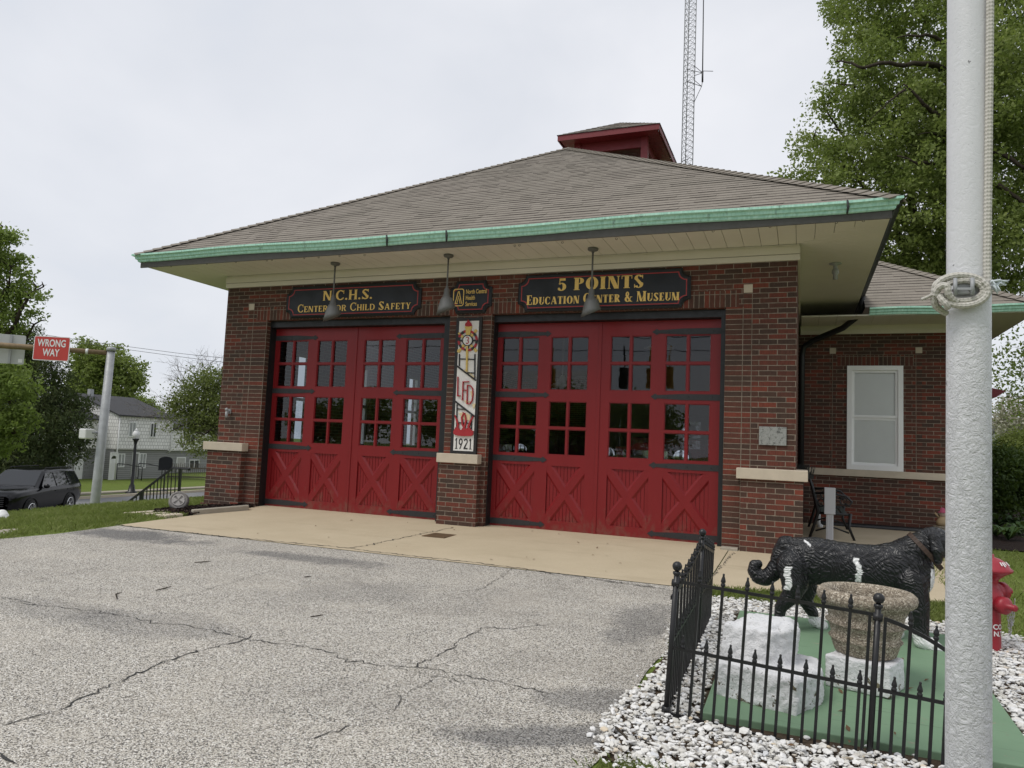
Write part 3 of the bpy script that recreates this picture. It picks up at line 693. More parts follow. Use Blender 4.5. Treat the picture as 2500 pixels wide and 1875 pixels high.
# garage door frames and leaves
for (a, b, l0, l1) in ((O1[0], O1[1], -2.056, 1.46), (O2[0], O2[1], 2.27, 5.752)):
    q = MB()
    q.box(min(a+.002, l0-.04), -.15, -.06, max(l0, a+.012), .06, 3.262); q.box(max(b-.002, l1+.04), -.15, -.06, min(l1, b-.012), .06, 3.262)
    q.box(max(l0, a+.012)+.001, -.15, 3.155, min(l1, b-.012)-.001, .06, 3.262); q.box(l0+.002, -.13, 3.2, l1-.002, -.151, 3.255)
    q.box(l0, -.03, -.07, l1, .09, -.032)
    q.build('door_frame', BLACKF, FS)
def leaf(h, mtg, sgn):
    """a leaf from hinge x=h to meeting x=mtg"""
    W_ = abs(mtg-h); X = lambda u: h + sgn*u
    k = W_/1.765
    G = ((.145*k, .785*k), (.985*k, 1.595*k))
    rows = ((2.118, 2.935), (1.135, 1.945)); PZ = (.155, .97)
    holes = []; us = {0, W_}; zs = {-.03, 3.15, PZ[0], PZ[1]}
    mun = .03
    for u0, u1 in G:
        um = (u0+u1)/2
        for z0, z1 in rows:
            zm = (z0+z1)/2
            for a, b in ((u0, um-mun/2), (um+mun/2, u1)):
                for c, d in ((z0, zm-mun/2), (zm+mun/2, z1)):
                    holes.append((a, b, c, d)); us |= {a, b}; zs |= {c, d}
        holes.append((u0, u1, PZ[0], PZ[1])); us |= {u0, u1}
    us = sorted(us); zs = sorted(zs)
    tmp = MB(); grid_panel(tmp, us, zs, holes, 0, .05)
    q = MB()
    fl = (lambda f: f) if sgn > 0 else (lambda f: tuple(reversed(f)))
    q.v = [(X(v[0]), v[1], v[2]) for v in tmp.v]; q.f = [fl(f) for f in tmp.f]; q.m = tmp.m; q.sm = tmp.sm
    # bevelled beads round every pane
    for (a, b, c, d) in holes[:]:
        if c == PZ[0]: continue
        t = .012
        for (p0, p1, r0, r1) in ((a, b, c, c+t), (a, b, d-t, d), (a, a+t, c+t, d-t), (b-t, b, c+t, d-t)):
            q.box(X(p0), .012, r0, X(p1), .03, r1)
    for u0, u1 in G:
        # beadboard behind the cross
        n = 11; bw = (u1-u0)/n
        for i in range(n): q.box(X(u0+i*bw+.004), .024, PZ[0], X(u0+(i+1)*bw-.004), .045, PZ[1])
        q.box(X(u0), .034, PZ[0], X(u1), .044, PZ[1])
        def diag(flip, yf):
            hw, hb = .050, .080
            A = np.array((u0, PZ[0])); B = np.array((u1, PZ[1]))
            if flip: A, B = np.array((u0, PZ[1])), np.array((u1, PZ[0]))
            d = (B-A)/np.linalg.norm(B-A); n_ = np.array((-d[1], d[0]))
            def clip(h_):
                poly = [A-n_*h_-d*.3, B-n_*h_+d*.3, B+n_*h_+d*.3, A+n_*h_-d*.3]
                for ax, lim, s in ((0, u0, 1), (0, u1, -1), (1, PZ[0], 1), (1, PZ[1], -1)):
                    res = []
                    for p, r in zip(poly, poly[1:]+poly[:1]):
                        ip, ir = s*(p[ax]-lim) >= -1e-9, s*(r[ax]-lim) >= -1e-9
                        if ip: res.append(p)
                        if ip != ir: res.append(p + (r-p)*(lim-p[ax])/(r[ax]-p[ax]))
                    poly = res
                return poly
            pf, pb = clip(hw), clip(hb)
            if len(pf) != len(pb): pb = pf
            nn = len(pf); V = [(X(p[0]), yf, p[1]) for p in pf] + [(X(p[0]), .024, p[1]) for p in pb]
            q.add(V, [tuple(range(nn))] + [(i, i+nn, (i+1) % nn+nn, (i+1) % nn) for i in range(nn)])
        diag(False, .002); diag(True, .0035)
    o = q.build('garage_door', RED, FS)
    for u0, u1 in G:
        for z0, z1 in rows:
            p = MB(); p.add([(X(u0), .034, z0), (X(u1), .034, z0), (X(u1), .034, z1), (X(u0), .034, z1)], [(0, 1, 2, 3)]); p.build('window', GLASS, o)
    for z in (2.983, 2.04, 1.056, .088):
        p = MB(); L_ = .985*k; a = .043
        pr = [(.0, -a), (.55*L_, -a), (.9*L_, -a*.55), (.93*L_, -a*1.05), (L_, 0), (.93*L_, a*1.05), (.9*L_, a*.55), (.55*L_, a), (0, a)]
        p.prism([(X(u), -.009, z+v) for u, v in (pr if sgn < 0 else pr[::-1])], (0, .0085, 0))
        for u in (.12, .45, .75): p.ball((X(u*L_), -.009, z), .009, 6, 4)
        p.tube([(X(-.012), -.018, z-.12), (X(-.012), -.018, z+.12)], .013, 8)
        p.build('strap_hinge', HINGE, o)
    return o
leaf(-2.056, -.298, 1); leaf(1.475, -.294, -1); leaf(2.268, 3.985, 1); leaf(5.752, 3.989, -1)
for x in (-.296, 3.987):
    q = MB(); q.box(x-.012, -.012, -.03, x+.035, -.001, 3.15); q.build('astragal', RED, FS, bevel=.004)
# eaves: frieze, soffit, gutter
q = MB()
q.box(XL-.03, -.276, 3.9565, XR+.03, -.2515, 3.9635, 1); q.box(XL-.03, -.282, ZT-.005, XR+.03, -.251, 3.956); q.box(XL-.03, -.292, 3.964, XR+.03, -.251, 4.06); q.box(XL-.02, -.275, 4.0605, XR+.02, -.251, 4.094)
q.box(XR+.001, -.25, ZT-.005, XR+.03, 6, 4.06); q.build('frieze', [CREAM, JOINT], FS)
ex = 1.01; q = MB()
def sof(x0, y0, x1, y1, x2, y2, x3, y3): q.prism([(x0, y0, 4.098), (x1, y1, 4.098), (x2, y2, 4.098), (x3, y3, 4.098)], (0, 0, .02), 0)
x = XL-ex; bw = .222
while x < XR+ex:
    a, b = x+.003, min(x+bw-.003, XR+ex)
    lim = lambda t: -.25 - max(0, t-XR, XL-t)
    if lim(a) > -1.24 or lim(b) > -1.24: sof(a, -1.255, b, -1.255, b, min(-.25, max(-1.25, lim(b))), a, min(-.25, max(-1.25, lim(a))))
    x += bw
y = -1.25
while y < 9:
    a, b = y+.002, y+.106
    for (w_, s) in ((XR, 1), (XL, -1)):
        i0 = w_ + s*max(0, -.25-a); i1 = w_ + s*max(0, -.25-b); oX = w_+s*ex
        if abs(oX-i0) > .02: sof(i0, a, oX, a, oX, b, i1, b) if s > 0 else sof(oX, a, i0, a, i1, b, oX, b)
    y += .108
q.box(XL-ex, -1.26, 4.122, XR+ex, 13, 4.13, 1)
q.build('soffit', [SOFFIT, JOINT], FS)
q = MB(); q.box(XL-ex-.01, -1.285, 4.06, XR+ex+.01, -1.261, 4.17); q.build('fascia', paint('fascia_grey', (.07, .067, .06), .7, .2), FS)
prof = [(0, 4.115), (.015, 4.115), (.03, 4.13), (.035, 4.165), (.06, 4.178), (.065, 4.225), (.105, 4.245), (.105, 4.283), (.095, 4.283), (.09, 4.26), (0, 4.25)]
prof = [(o_, 4.283-(4.283-z)*.77) for o_, z in prof]
X0, X1, Y0 = XL-ex-.015, XR+ex+.015, -1.288
def gut(name, mat, sec):
    q = MB(); n = len(prof); V = []
    for o_, z in prof: V += sec(o_, z)
    k = len(sec(0, 0))
    F = [(i*k+j, ((i+1) % n)*k+j, ((i+1) % n)*k+j+1, i*k+j+1) for i in range(n) for j in range(k-1)]
    q.add(V, F); return q.build(name, mat, FS)
sag = lambda x: .012*math.sin((x+4)*.9) - .008*math.cos(x*1.9)
gxs = np.linspace(0, 1, 25)
gut('gutter', COPPER, lambda o, z: [((X0-o)+(X1-X0+2*o)*t, Y0-o, z+(sag((X0-o)+(X1-X0+2*o)*t) if 0 < t < 1 else 0)) for t in gxs])
gd = paint('gutter_dark', (.02, .024, .024), .6, .4, 6)
gut('side_gutter', gd, lambda o, z: [(X1+o, Y0-o, z), (X1+o, 13, z)]); gut('side_gutter', gd, lambda o, z: [(X0-o, 13, z), (X0-o, Y0-o, z)])
BRK = paint('bracket_dark', (.03, .035, .033), .7)
for px, py in ((947, 592), (1092, 583), (2068, 500)):
    q = MB(); p = gy(px, py, -1.35); q.tube([(p[0], -1.37, 4.12), (p[0]+.01, -1.395, 4.2), (p[0], -1.40, 4.28)], [.012, .018, .01], 6); q.build('gutter_bracket', BRK, FS)
for px, py in ((383, 650), (418, 649), (505, 643), (576, 639), (652, 635), (664, 634), (743, 629), (778, 627), (829, 624), (890, 622), (1257, 599), (1268, 598), (1373, 591), (1505, 582), (1741, 563), (1880, 552), (2042, 542), (2108, 538)):
    p = gz(px, py, 4.08); q = MB(); c0 = np.array((p[0], p[1], 4.075))
    q.tube([c0 + .014*np.array((math.cos(a), 0, math.sin(a))) for a in np.linspace(1.57, 7.2, 9)], .003, 5); q.build('eye_hook', HINGE, FS)
# roofs
def hip_roof(name, x0, x1, y0, y1, ze, sl, faces, parent, cap=True, ridge_along='y', cut=None):
    q = MB(); UV = []
    half = (x1-x0)/2; dz = math.sqrt(1+sl*sl); step = .146/dz
    def quadf(P, uvs, mi):
        q.add(P, [tuple(range(len(P)))], mi); UV.append(uvs)
    for fc in faces:
        d = 0; k = 0
        dmax = half if ridge_along == 'y' else (y1-y0)/2
        while d < dmax-.01:
            e_ = min(d+step, dmax); lift = .013 + .003*math.sin(k*2.1)
            if fc == 'f': A = [(x0+d, y0+d), (x1-d, y0+d), (x1-e_, y0+e_), (x0+e_, y0+e_)]; us = [a[0] for a in A]
            if fc == 'b': A = [(x1-d, y1-d), (x0+d, y1-d), (x0+e_, y1-e_), (x1-e_, y1-e_)]; us = [a[0] for a in A]
            if fc == 'r': A = [(x1-d, y0+d), (x1-d, y1-d), (x1-e_, y1-e_), (x1-e_, y0+e_)]; us = [a[1] for a in A]
            if fc == 'l': A = [(x0+d, y1-d), (x0+d, y0+d), (x0+e_, y0+e_), (x0+e_, y1-e_)]; us = [a[1] for a in A]
            zl, zu = ze+sl*d, ze+sl*e_
            if cut is not None: A = [(max(a_[0], cut), a_[1]) for a_ in A]
            ax_i = 0 if fc in 'fb' else 1; (L0, L1), (H1, H0) = (A[0], A[1]), (A[2], A[3])
            ln_ = abs(L1[ax_i]-L0[ax_i]); cuts = [0.]
            if ln_ < .02: d = e_; k += 1; continue
            while cuts[-1] < ln_ and fc in 'fr': cuts.append(cuts[-1]+rng.uniform(.12, .46))
            cuts = [c_ for c_ in cuts if c_ < ln_-.08] + [ln_]
            if len(cuts) < 2: cuts = [0., ln_]
            sg = 1 if L1[ax_i] > L0[ax_i] else -1
            for ta, tb in zip(cuts[:-1], cuts[1:]):
                lift = rng.choice((.007, .009, .013)) if fc in 'fr' else .01
                lo = lambda t: (L0[0]+(L1[0]-L0[0])*t/ln_, L0[1]+(L1[1]-L0[1])*t/ln_)
                def hi(t):
                    q_ = L0[ax_i]+sg*t; mn_, mx_ = sorted((H0[ax_i], H1[ax_i])); q_ = min(max(q_, mn_), mx_)
                    return (q_, H0[1]) if ax_i == 0 else (H0[0], q_)
                pa_, pb_ = lo(ta), lo(tb); qa_, qb_ = (H0 if ta == 0 else hi(ta)), (H1 if tb == ln_ else hi(tb))
                P = [(*pa_, zl+lift), (*pb_, zl+lift), (*qb_, zu+.001), (*qa_, zu+.001)]
                off_ = rng.uniform(0, 40)
                quadf(P, [(pa_[ax_i]+off_, k*.146+.02), (pb_[ax_i]+off_, k*.146+.02), (qb_[ax_i]+off_, k*.146+.12), (qa_[ax_i]+off_, k*.146+.12)], 0)
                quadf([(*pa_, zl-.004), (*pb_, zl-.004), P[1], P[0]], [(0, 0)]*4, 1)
            d = e_; k += 1
    o = q.build(name, [SHINGLE, SHINGLE_SHADOW], parent)
    ul = o.data.uv_layers.new(name='UVMap'); i = 0
    for uvs in UV:
        for t in uvs: ul.data[i].uv = t; i += 1
    return o
def hip_cap(a, b, parent, wid=.15):
    a = np.array(a, float); b = np.array(b, float); n = max(1, int(np.linalg.norm(b-a)/.15)); q = MB()
    d = (b-a)/np.linalg.norm(b-a); s = np.cross(d, (0, 0, 1)); s /= np.linalg.norm(s); up = np.cross(s, d)
    for i in range(n):
        p0, p1 = a+(b-a)*i/n, a+(b-a)*(i+1.15)/n
        V = []
        for p, h in ((p0, .034), (p1, .016)): V += [p-s*wid+up*(h-.065), p+up*h, p+s*wid+up*(h-.065), p+s*wid+up*(h-.085), p+up*(h-.02), p-s*wid+up*(h-.085)]
        q.add(V, [(0, 1, 7, 6), (1, 2, 8, 7), (5, 4, 3, 2, 1, 0)])
    o = q.build('hip_cap', SHINGLE, parent); ul = o.data.uv_layers.new(name='UVMap')
    for pol in o.data.polygons:
        for li in pol.loop_indices:
            v = o.data.vertices[o.data.loops[li].vertex_index].co; ul.data[li].uv = (v.x*.9+v.z, v.y+.073)
    return o
RX0, RX1, RY0, ZE, SLP = -4.02, 7.82, -1.36, 4.265, .614
hip_roof('roof', RX0, RX1, RY0, 20, ZE, SLP, 'frlb', FS)
half = (RX1-RX0)/2; APX = (1.9, RY0+half, ZE+SLP*half)
hip_cap((RX0, RY0, ZE+.01), APX, FS); hip_cap((RX1, RY0, ZE+.01), APX, FS); hip_cap(APX, (1.9, 14, APX[2]), FS)
# cupola straddling the ridge
CX, CY, CZ = 1.9, 9.27, 9.64; CSL = (gy(1518.5, 299, 9.27)[2]-9.752)/1.41
cu = MB(); hs = .93
for (sx, sy) in ((-1, -1), (1, -1), (1, 1), (-1, 1)): cu.box(CX+sx*hs-.09, CY+sy*hs-.09, 7.4, CX+sx*hs+.09, CY+sy*hs+.09, 9.62)
cu.box(CX-.8, CY-.8, 7.4, CX+.8, CY+.8, 9.1)
for s in (-1, 1): cu.box(CX-hs+.09, CY+s*hs-.04, 9.35, CX+hs-.09, CY+s*hs+.04, 9.62); cu.box(CX+s*hs-.04, CY-hs+.09, 9.35, CX+s*hs+.04, CY+hs-.09, 9.62)
cuo = cu.build('cupola', RED_DK, FS)
q = MB(); E_ = 1.36
for i in range(20):
    a = -E_ + .03 + i*(2*E_-.06)/20; q.box(CX-E_+.03, CY+a+.003, 9.622, CX+E_-.03, CY+a+(2*E_-.06)/20-.003, 9.64)
q.build('cupola_soffit', RED_DK, cuo)
q = MB(); q.box(CX-E_, CY-E_-.03, 9.60, CX+E_, CY-E_, 9.75); q.box(CX-E_, CY+E_, 9.60, CX+E_, CY+E_+.03, 9.75); q.box(CX-E_-.03, CY-E_-.03, 9.60, CX-E_-.0005, CY+E_+.03, 9.75); q.box(CX+E_+.0005, CY-E_-.03, 9.60, CX+E_+.03, CY+E_+.03, 9.75)
q.build('cupola_fascia', RED_DK, cuo)
hip_roof('cupola_roof', CX-E_-.05, CX+E_+.05, CY-E_-.05, CY+E_+.05, 9.752, CSL, 'frlb', cuo)
# downspout from the side gutter to the wall
q = MB(); q.tube([(7.80, 3.9, 4.2), (7.80, 3.95, 4.0), (7.74, 4.0, 3.86), (7.5, 4.2, 3.68), (7.0, 4.5, 3.5), (6.83, 4.55, 3.38), (6.80, 4.56, 3.2), (6.80, 4.56, -.05)], .055, 10); q.build('downspout', BLACKF, FS)
q = MB(); q.lathe([(0, 4.097), (.085, 4.097), (.085, 4.085), (.03, 4.07), (.03, 4.02), (.045, 4.0), (.05, 3.95), (.03, 3.93), (.035, 3.86), (0, 3.855)], (7.24, .9, 0), 14); tag(q.build('soffit_lamp', GREYM), 'small grey spotlight under the cream soffit of the right eave', 'light')
q = MB(); q.box(-2.70, -.28, 1.60, -2.655, -.2535, 1.68); q.tube([(-2.68, -.27, 1.64), (-2.68, -.34, 1.62), (-2.66, -.35, 1.53)], [.02, .022, .03], 8); q.ball((-2.69, -.33, 1.67), .03, 8, 6)
tag(q.build('wall_tap', GREYM), 'small grey metal tap fixed to the left brick pier', 'tap')
q = MB(); q.box(6.277, -.275, 1.40, 6.62, -.2535, 1.645)
m = N('worn_plaque'); p = m.pos()
v1 = m.vor(m.map(p, (1, 1, 1.2)), 34, 'DISTANCE_TO_EDGE'); c = m.mix(m.noise(p, 40, 5, .7), (.15, .155, .15), (.42, .43, .40)); c = m.mix(m.ramp(m.noise(p, 18, 6, .75), [(.52, 0), (.62, .8)]), c, (.05, .05, .048)); m.col(c); m.bump(v1, .4, .01)
tag(q.build('stone_plaque', m.set(.8), bevel=.004), 'weathered grey stone tile fixed on the right brick pier', 'plaque')

# wing
WX1, WY, WZT = 9.36, 4.7, 3.645
wg = MB()
wx0, wx1, wz0, wz1 = 7.602, 8.552, 1.07, 3.03
grid_panel(wg, [XR+.001, wx0, wx1, WX1], [-.3, wz0, wz1, WZT], [(wx0, wx1, wz0, wz1)], WY, WY+.3, mi=0)
wg.box(WX1-.3, WY+.301, -.3, WX1, 16, WZT)
for (mt, x0, x1, z0, z1) in ((1, 7.308, 7.404, 1.08, 3.26), (1, 8.753, 8.861, 1.08, 3.26), (2, 7.43, 8.73, 3.031, 3.238), (3, 6.8, WX1, -.05, .072)):
    wg.box(x0, WY-.003, z0, x1, WY+.05, z1, mt)
wg.build('wing_wall', [BRICK, BRICK_STRIP, BRICK_WSOLD, BRICK_SOLD2], FS)
q = MB(); q.box(6.9, WY-.045, .94, WX1+.04, WY-.004, 1.068); q.build('sill_band', LIME, FS, bevel=.006)
for x in (7.35, 8.81): q = MB(); q.box(x-.055, WY-.012, 3.265, x+.055, WY-.0035, 3.375); q.build('square_stone', LIME, FS)
q = MB(); t = .085; Yw = WY-.03
for (a, b, c, d, yy, th) in ((wx0, wx1, wz0, wz0+t*1.1, Yw, .1), (wx0, wx1, wz1-t, wz1, Yw, .1), (wx0, wx0+t, wz0+t*1.1, wz1-t, Yw, .1), (wx1-t, wx1, wz0+t*1.1, wz1-t, Yw, .1)): q.box(a, yy, c, b, yy+th, d)
ix0, ix1, iz0, iz1 = wx0+t, wx1-t, wz0+t*1.1, wz1-t; s = .045; zm = 2.03
for (c, d, yy) in ((iz0, zm+.02, Yw+.05), (zm+.0205, iz1, Yw+.03)):
    for (a, b, e_, f_) in ((ix0, ix1, c, c+s), (ix0, ix1, d-s, d), (ix0, ix0+s, c+s, d-s), (ix1-s, ix1, c+s, d-s)): q.box(a, yy, e_, b, yy+.03, f_)
wo = q.build('wing_window', VINYL, FS)
q = MB(); q.add([(ix0+s, Yw+.055, iz0), (ix1-s, Yw+.055, iz0), (ix1-s, Yw+.055, iz1), (ix0+s, Yw+.055, iz1)], [(0, 1, 2, 3)]); q.build('pane', GLASSW, wo)
q = MB(); z = iz0
while z < iz1: q.add([(ix0+.01, Yw+.066, z), (ix1-.01, Yw+.066, z), (ix1-.01, Yw+.078, z+.021), (ix0+.01, Yw+.078, z+.021)], [(0, 1, 2, 3)]); z += .019
q.build('blind', paint('blind_white', (.90, .91, .88), .5, .04), wo)
q = MB(); q.box(6.77, WY-.03, WZT-.005, WX1+.03, WY-.0035, 3.72); q.box(6.77, WY-.04, 3.7205, WX1+.03, WY-.0035, 3.80); q.build('wing_frieze', CREAM, FS)
WE = 10.38; WY0 = 3.62
q = MB(); x = 6.78
while x < WE:
    a, b = x+.003, x+.300; l = lambda t: WY - max(0, t-WX1)
    if l(b) > WY0+.02: q.prism([(a, WY0, 3.80), (b, WY0, 3.80), (b, l(b), 3.80), (a, l(a), 3.80)], (0, 0, .02))
    x += .303
y = WY0
while y < 15: q.prism([(WX1+max(0, WY-y), y, 3.80), (WE, y, 3.80), (WE, y+.105, 3.80), (WX1+max(0, WY-y-.105), y+.105, 3.80)], (0, 0, .02)); y += .108
q.box(6.78, WY0, 3.823, WE, 15, 3.83, 1); q.build('wing_soffit', [SOFFIT, JOINT], FS)
prof = [(o_*.75, 3.80+(z-4.153)*1.0) for o_, z in prof]
gut('wing_gutter', COPPER, lambda o, z: [(7.9+(WE+o-7.9)*t, WY0-o, z+.01*math.sin(t*9)) for t in np.linspace(0, 1, 12)])
gut('wing_side_gutter', gd, lambda o, z: [(WE+o, WY0-o, z), (WE+o, 15, z)])
hip_roof('wing_roof', 2.6, WE+.03, WY0-.06, 17, 3.93, SLP, 'fr', FS, cut=7.83)
hip_cap((WE+.03, WY0-.06, 3.94), (WE+.03-3.89, WY0-.06+3.89, 3.94+SLP*3.89), FS)
# interior
q = MB(); q.box(XL+.301, .13, -.5, XR-.301, 13.99, -.04); q.build('garage_floor', INTF, FS)
q = MB(); q.box(XL+.301, .13, 3.7, XR-.301, 13.99, 3.75); q.build('garage_ceiling', INTW, FS)
q = MB(); q.box(1.7, 8.0, -.04, 6.4, 8.1, 3.69); q.build('partition', INTW, FS)
def lampin(x, y, z, lab):
    q = MB(); q.tube([(x, y, 3.69), (x, y, z+.2)], .012, 6); q.lathe([(.03, z+.22), (.06, z+.18), (.09, z+.1), (.22, z+.02), (.25, z), (.235, z), (.2, z+.015), (.05, z+.09)], (x, y, 0), 18)
    tag(q.build('pendant_lamp', WHITE), lab, 'lamp', 'white pendant lamps inside the garage')
lampin(4.6, 1.5, 2.95, 'white pendant lamp seen through the upper right door panes'); lampin(.9, 2.0, 2.9, 'white pendant lamp seen through the upper panes of the left doors'); lampin(2.4, 3.2, 2.45, 'white pendant lamp behind the left leaf of the right doors')
def engine(x, y, lab, body):
    E = empty('vintage_fire_engine', (x, y, -.04), lab, 'fire engine', group='vintage fire engines inside the garage')
    L_ = dict(parent=E, local=True)
    q = MB()
    prof_ = [(-.38, .6), (-.42, 1.05), (-.34, 1.3), (-.15, 1.42), (.15, 1.42), (.34, 1.3), (.42, 1.05), (.38, .6)]
    V = [(a, yy, b) for yy in (.15, 1.6) for a, b in prof_]; n = len(prof_)
    q.add(V, [tuple(range(n-1, -1, -1)), tuple(range(n, 2*n))] + [(i, (i+1) % n, (i+1) % n+n, i+n) for i in range(n)])
    q.box(-.85, 1.6, .55, .85, 3.0, 1.35); q.box(-.85, 3.0, .6, .85, 5.0, 1.55)
    for s in (-1, 1): q.prism([(s*.45, -.25, .55), (s*.45, -.25, .62), (s*.45, .1, .92), (s*.45, .6, .96), (s*.45, 1.1, .62), (s*.45, 1.6, .5), (s*.45, 1.6, .44), (s*.45, 1.05, .55), (s*.45, .6, .88), (s*.45, .15, .85)], (s*.4, 0, 0))
    q.build('body', body, **L_)
    q = MB(); q.box(-.36, .08, .62, .36, .145, 1.3)
    q.build('grille', CHROME, **L_)
    q = MB(); q.box(-.8, -.35, .42, .8, -.28, .54); q.build('bumper', CHROME, **L_)
    for s in (-1, 1):
        q = MB(); q.lathe([(0, -.1), (.12, -.1), (.165, -.085), (.165, -.05), (.15, .03), (.08, .14), (0, .17)], (s*.6, 0, 1.2), 16, (0, 1, 0)); q.tube([(s*.6, 0, 1.05), (s*.5, 0, .85)], .02, 6); q.build('headlight', CHROME, **L_)
        for yy in (.55, 4.0):
            q = MB(); q.lathe([(.2, -.1), (.42, -.1), (.44, -.05), (.44, .05), (.42, .1), (.2, .1)], (s*.72, yy, .44), 18, (1, 0, 0)); q.build('wheel', TYRE, **L_)
    q = MB(); q.box(-.8, 1.65, 1.36, .8, 1.68, 1.95); q.build('windscreen', GLASSW, **L_)
    q = MB(); q.tube([(.45, 1.2, 1.4), (.45, 1.2, 1.62)], .02, 6); q.lathe([(.02, 1.82), (.06, 1.8), (.08, 1.72), (.11, 1.62), (.105, 1.61)], (.45, 1.2, 0), 14); q.build('bell', CHROME, **L_)
engine(4.45, 1.25, 'old red fire engine with chrome headlights behind the right doors', TRUCKR)
engine(1.0, 3.2, 'dark old fire engine with chrome headlights behind the left doors', CARB)

# ================================================================== LETTERING
def arc(cx, cy, rx, ry, a0, a1, tx, ty, n=14):
    A = np.linspace(R(a0), R(a1), n)
    o = [(cx+rx*math.cos(a), cy+ry*math.sin(a)) for a in A]; i = [(cx+(rx-tx)*math.cos(a), cy+(ry-ty)*math.sin(a)) for a in A]
    return o + i[::-1]
def rc(x0, y0, x1, y1): return [(x0, y0), (x1, y0), (x1, y1), (x0, y1)]
def dg(x0, y0, x1, y1, w): return [(x0-w/2, y0), (x0+w/2, y0), (x1+w/2, y1), (x1-w/2, y1)]
def glyph(ch, w=.2, h=.07, s=.09, k=.05):
    """letter shapes of cap height 1: stem w, hairline h, serif overhang s, serif thickness k -> (polygons, advance)"""
    def st(x, y0=0, y1=1, ww=None, lo=True, hi=True):
        ww = ww or w
        r = [rc(x, y0, x+ww, y1)]
        if lo: r.append(rc(x-s, y0, x+ww+s, y0+k))
        if hi: r.append(rc(x-s, y1-k, x+ww+s, y1))
        return r
    if ch == 'I': return st(s), w+2*s
    if ch in 'EFL':
        P = st(s, hi=ch != 'L' or True); W = .62
        if ch in 'EL': P += [rc(s+w, 0, W, h), [(W-h, 0), (W+.02, 0), (W+.02, .27), (W-.02, .27)]]
        if ch in 'EF': P += [rc(s+w, 1-h, W-.03, 1), [(W-h-.03, 1), (W-.01, 1), (W-.01, .74), (W-.04, .74)], rc(s+w, .5-h/2, W-.15, .5+h/2), rc(W-.17, .39, W-.13, .61)]
        return P, W+.04
    if ch == 'T': return st(.36-w/2, hi=False) + [rc(.0, 1-h, .72, 1), rc(0, .74, .04, 1-h), rc(.68, .74, .72, 1-h)], .72
    if ch == 'H': return st(s) + st(.82-s-w) + [rc(s+w, .5-h/2, .82-s-w, .5+h/2)], .82
    if ch == 'N': return st(s, ww=h*1.3) + st(.84-s-h*1.3, ww=h*1.3, lo=False) + [dg(s+w/2, 1, .84-s-w/2, 0, w*1.15)], .84
    if ch == 'M': return st(s, ww=h*1.2) + st(1.02-s-w, ww=w) + [dg(s+w*.4, 1, .5, 0, w*.95), dg(1.02-s-h, 1, .5, 0, h*1.1)], 1.02
    if ch == 'A': return [dg(.1, 0, .40, 1, h*1.1), dg(.74, 0, .43, 1, w*1.05), rc(.2, .3, .6, .3+h), rc(0, 0, .24, k), rc(.56, 0, .92, k)], .92
    if ch == 'Y': return st(.38-w/2, 0, .48, hi=False) + [dg(.38, .44, .14, 1, w*.95), dg(.4, .44, .66, 1, h), rc(0, 1-k, .3, 1), rc(.52, 1-k, .8, 1)], .8
    if ch in 'PR':
        P = st(s) + [arc(.38, .74, .34, .26, -90, 90, w*.95, h), rc(s+w, 1-h, .38, 1), rc(s+w, .48, .38, .48+h)]
        if ch == 'R': P += [dg(.42, .48, .66, 0, w), rc(.55, 0, .84, k)]
        return P, .74 if ch == 'P' else .84
    if ch == 'D': return st(s) + [arc(.38, .5, .46, .5, -90, 90, w, h, 20), rc(s+w, 0, .38, h), rc(s+w, 1-h, .38, 1)], .86
    if ch in 'CGO':
        if ch == 'O': return [arc(.44, .5, .44, .52, 0, 180, w, h, 20), arc(.44, .5, .44, .52, 180, 360, w, h, 20)], .88
        return [arc(.44, .5, .44, .52, 48, 312, w, h, 28), [(.70, .66), (.76, .62), (.76, 1.), (.72, .98)], rc(.66, .1, .74, .26)], .80
    if ch == 'S': return [arc(.33, .75, .29, .27, 25, 205, w*.8, h*1.2, 16), arc(.33, .27, .31, .29, 205, 385, w*.8, h*1.2, 16), [(.05, .69), (.25, .76), (.62, .30), (.42, .20)], rc(.56, .72, .61, 1.), rc(.03, .0, .08, .28)], .66
    if ch == 'U': return st(s, .3, 1, lo=False) + st(.78-s-h*1.2, .3, 1, ww=h*1.2, lo=False) + [arc(.39, .3, .39-s, .32, 180, 360, w*.75, h, 18)], .78
    if ch == '.': return [arc(.1, .09, .1, .1, 0, 360, .1, .1, 12)[:12]], .22
    if ch == '&': return [arc(.30, .76, .19, .25, 0, 180, w*.6, h, 12), arc(.30, .76, .19, .25, 180, 360, w*.6, h, 12), arc(.32, .25, .30, .27, 60, 330, w*.9, h, 20), dg(.2, .66, .68, 0, w*.9), dg(.56, .18, .70, .5, h), rc(.56, .46, .84, .5), rc(.58, 0, .84, k)], .86
    if ch == '5': return [rc(.12, .5, .12+h, 1), rc(.12, 1-w*.8, .58, 1), arc(.28, .31, .36, .33, -140, 130, w*1.1, h*1.3, 22), arc(.1, .16, .09, .09, 0, 360, .09, .09, 10)[:10]], .68
    if ch == '1': return [rc(.16, 0, .16+w, 1), rc(.04, 0, .28+w, k*1.4), [(.0, .78), (.16, 1), (.16, .86), (.03, .74)]], .46
    if ch == '9': return [arc(.30, .68, .30, .32, 0, 180, w, h*1.4, 16), arc(.30, .68, .30, .32, 180, 360, w, h*1.4, 16), [(.60-w*.9, .62), (.60, .66), (.3, 0), (.14, .0)]], .66
    if ch == '2': return [arc(.30, .70, .29, .30, -30, 165, w, h*1.4, 18), [(.34, .56), (.53, .60), (.24, .1), (.0, .1)], rc(.0, 0, .60, .12)], .66
    if ch == '3': return [arc(.27, .74, .26, .26, -80, 150, w, h*1.4, 16), arc(.27, .27, .29, .28, -150, 85, w, h*1.4, 18)], .6
    return [], .34
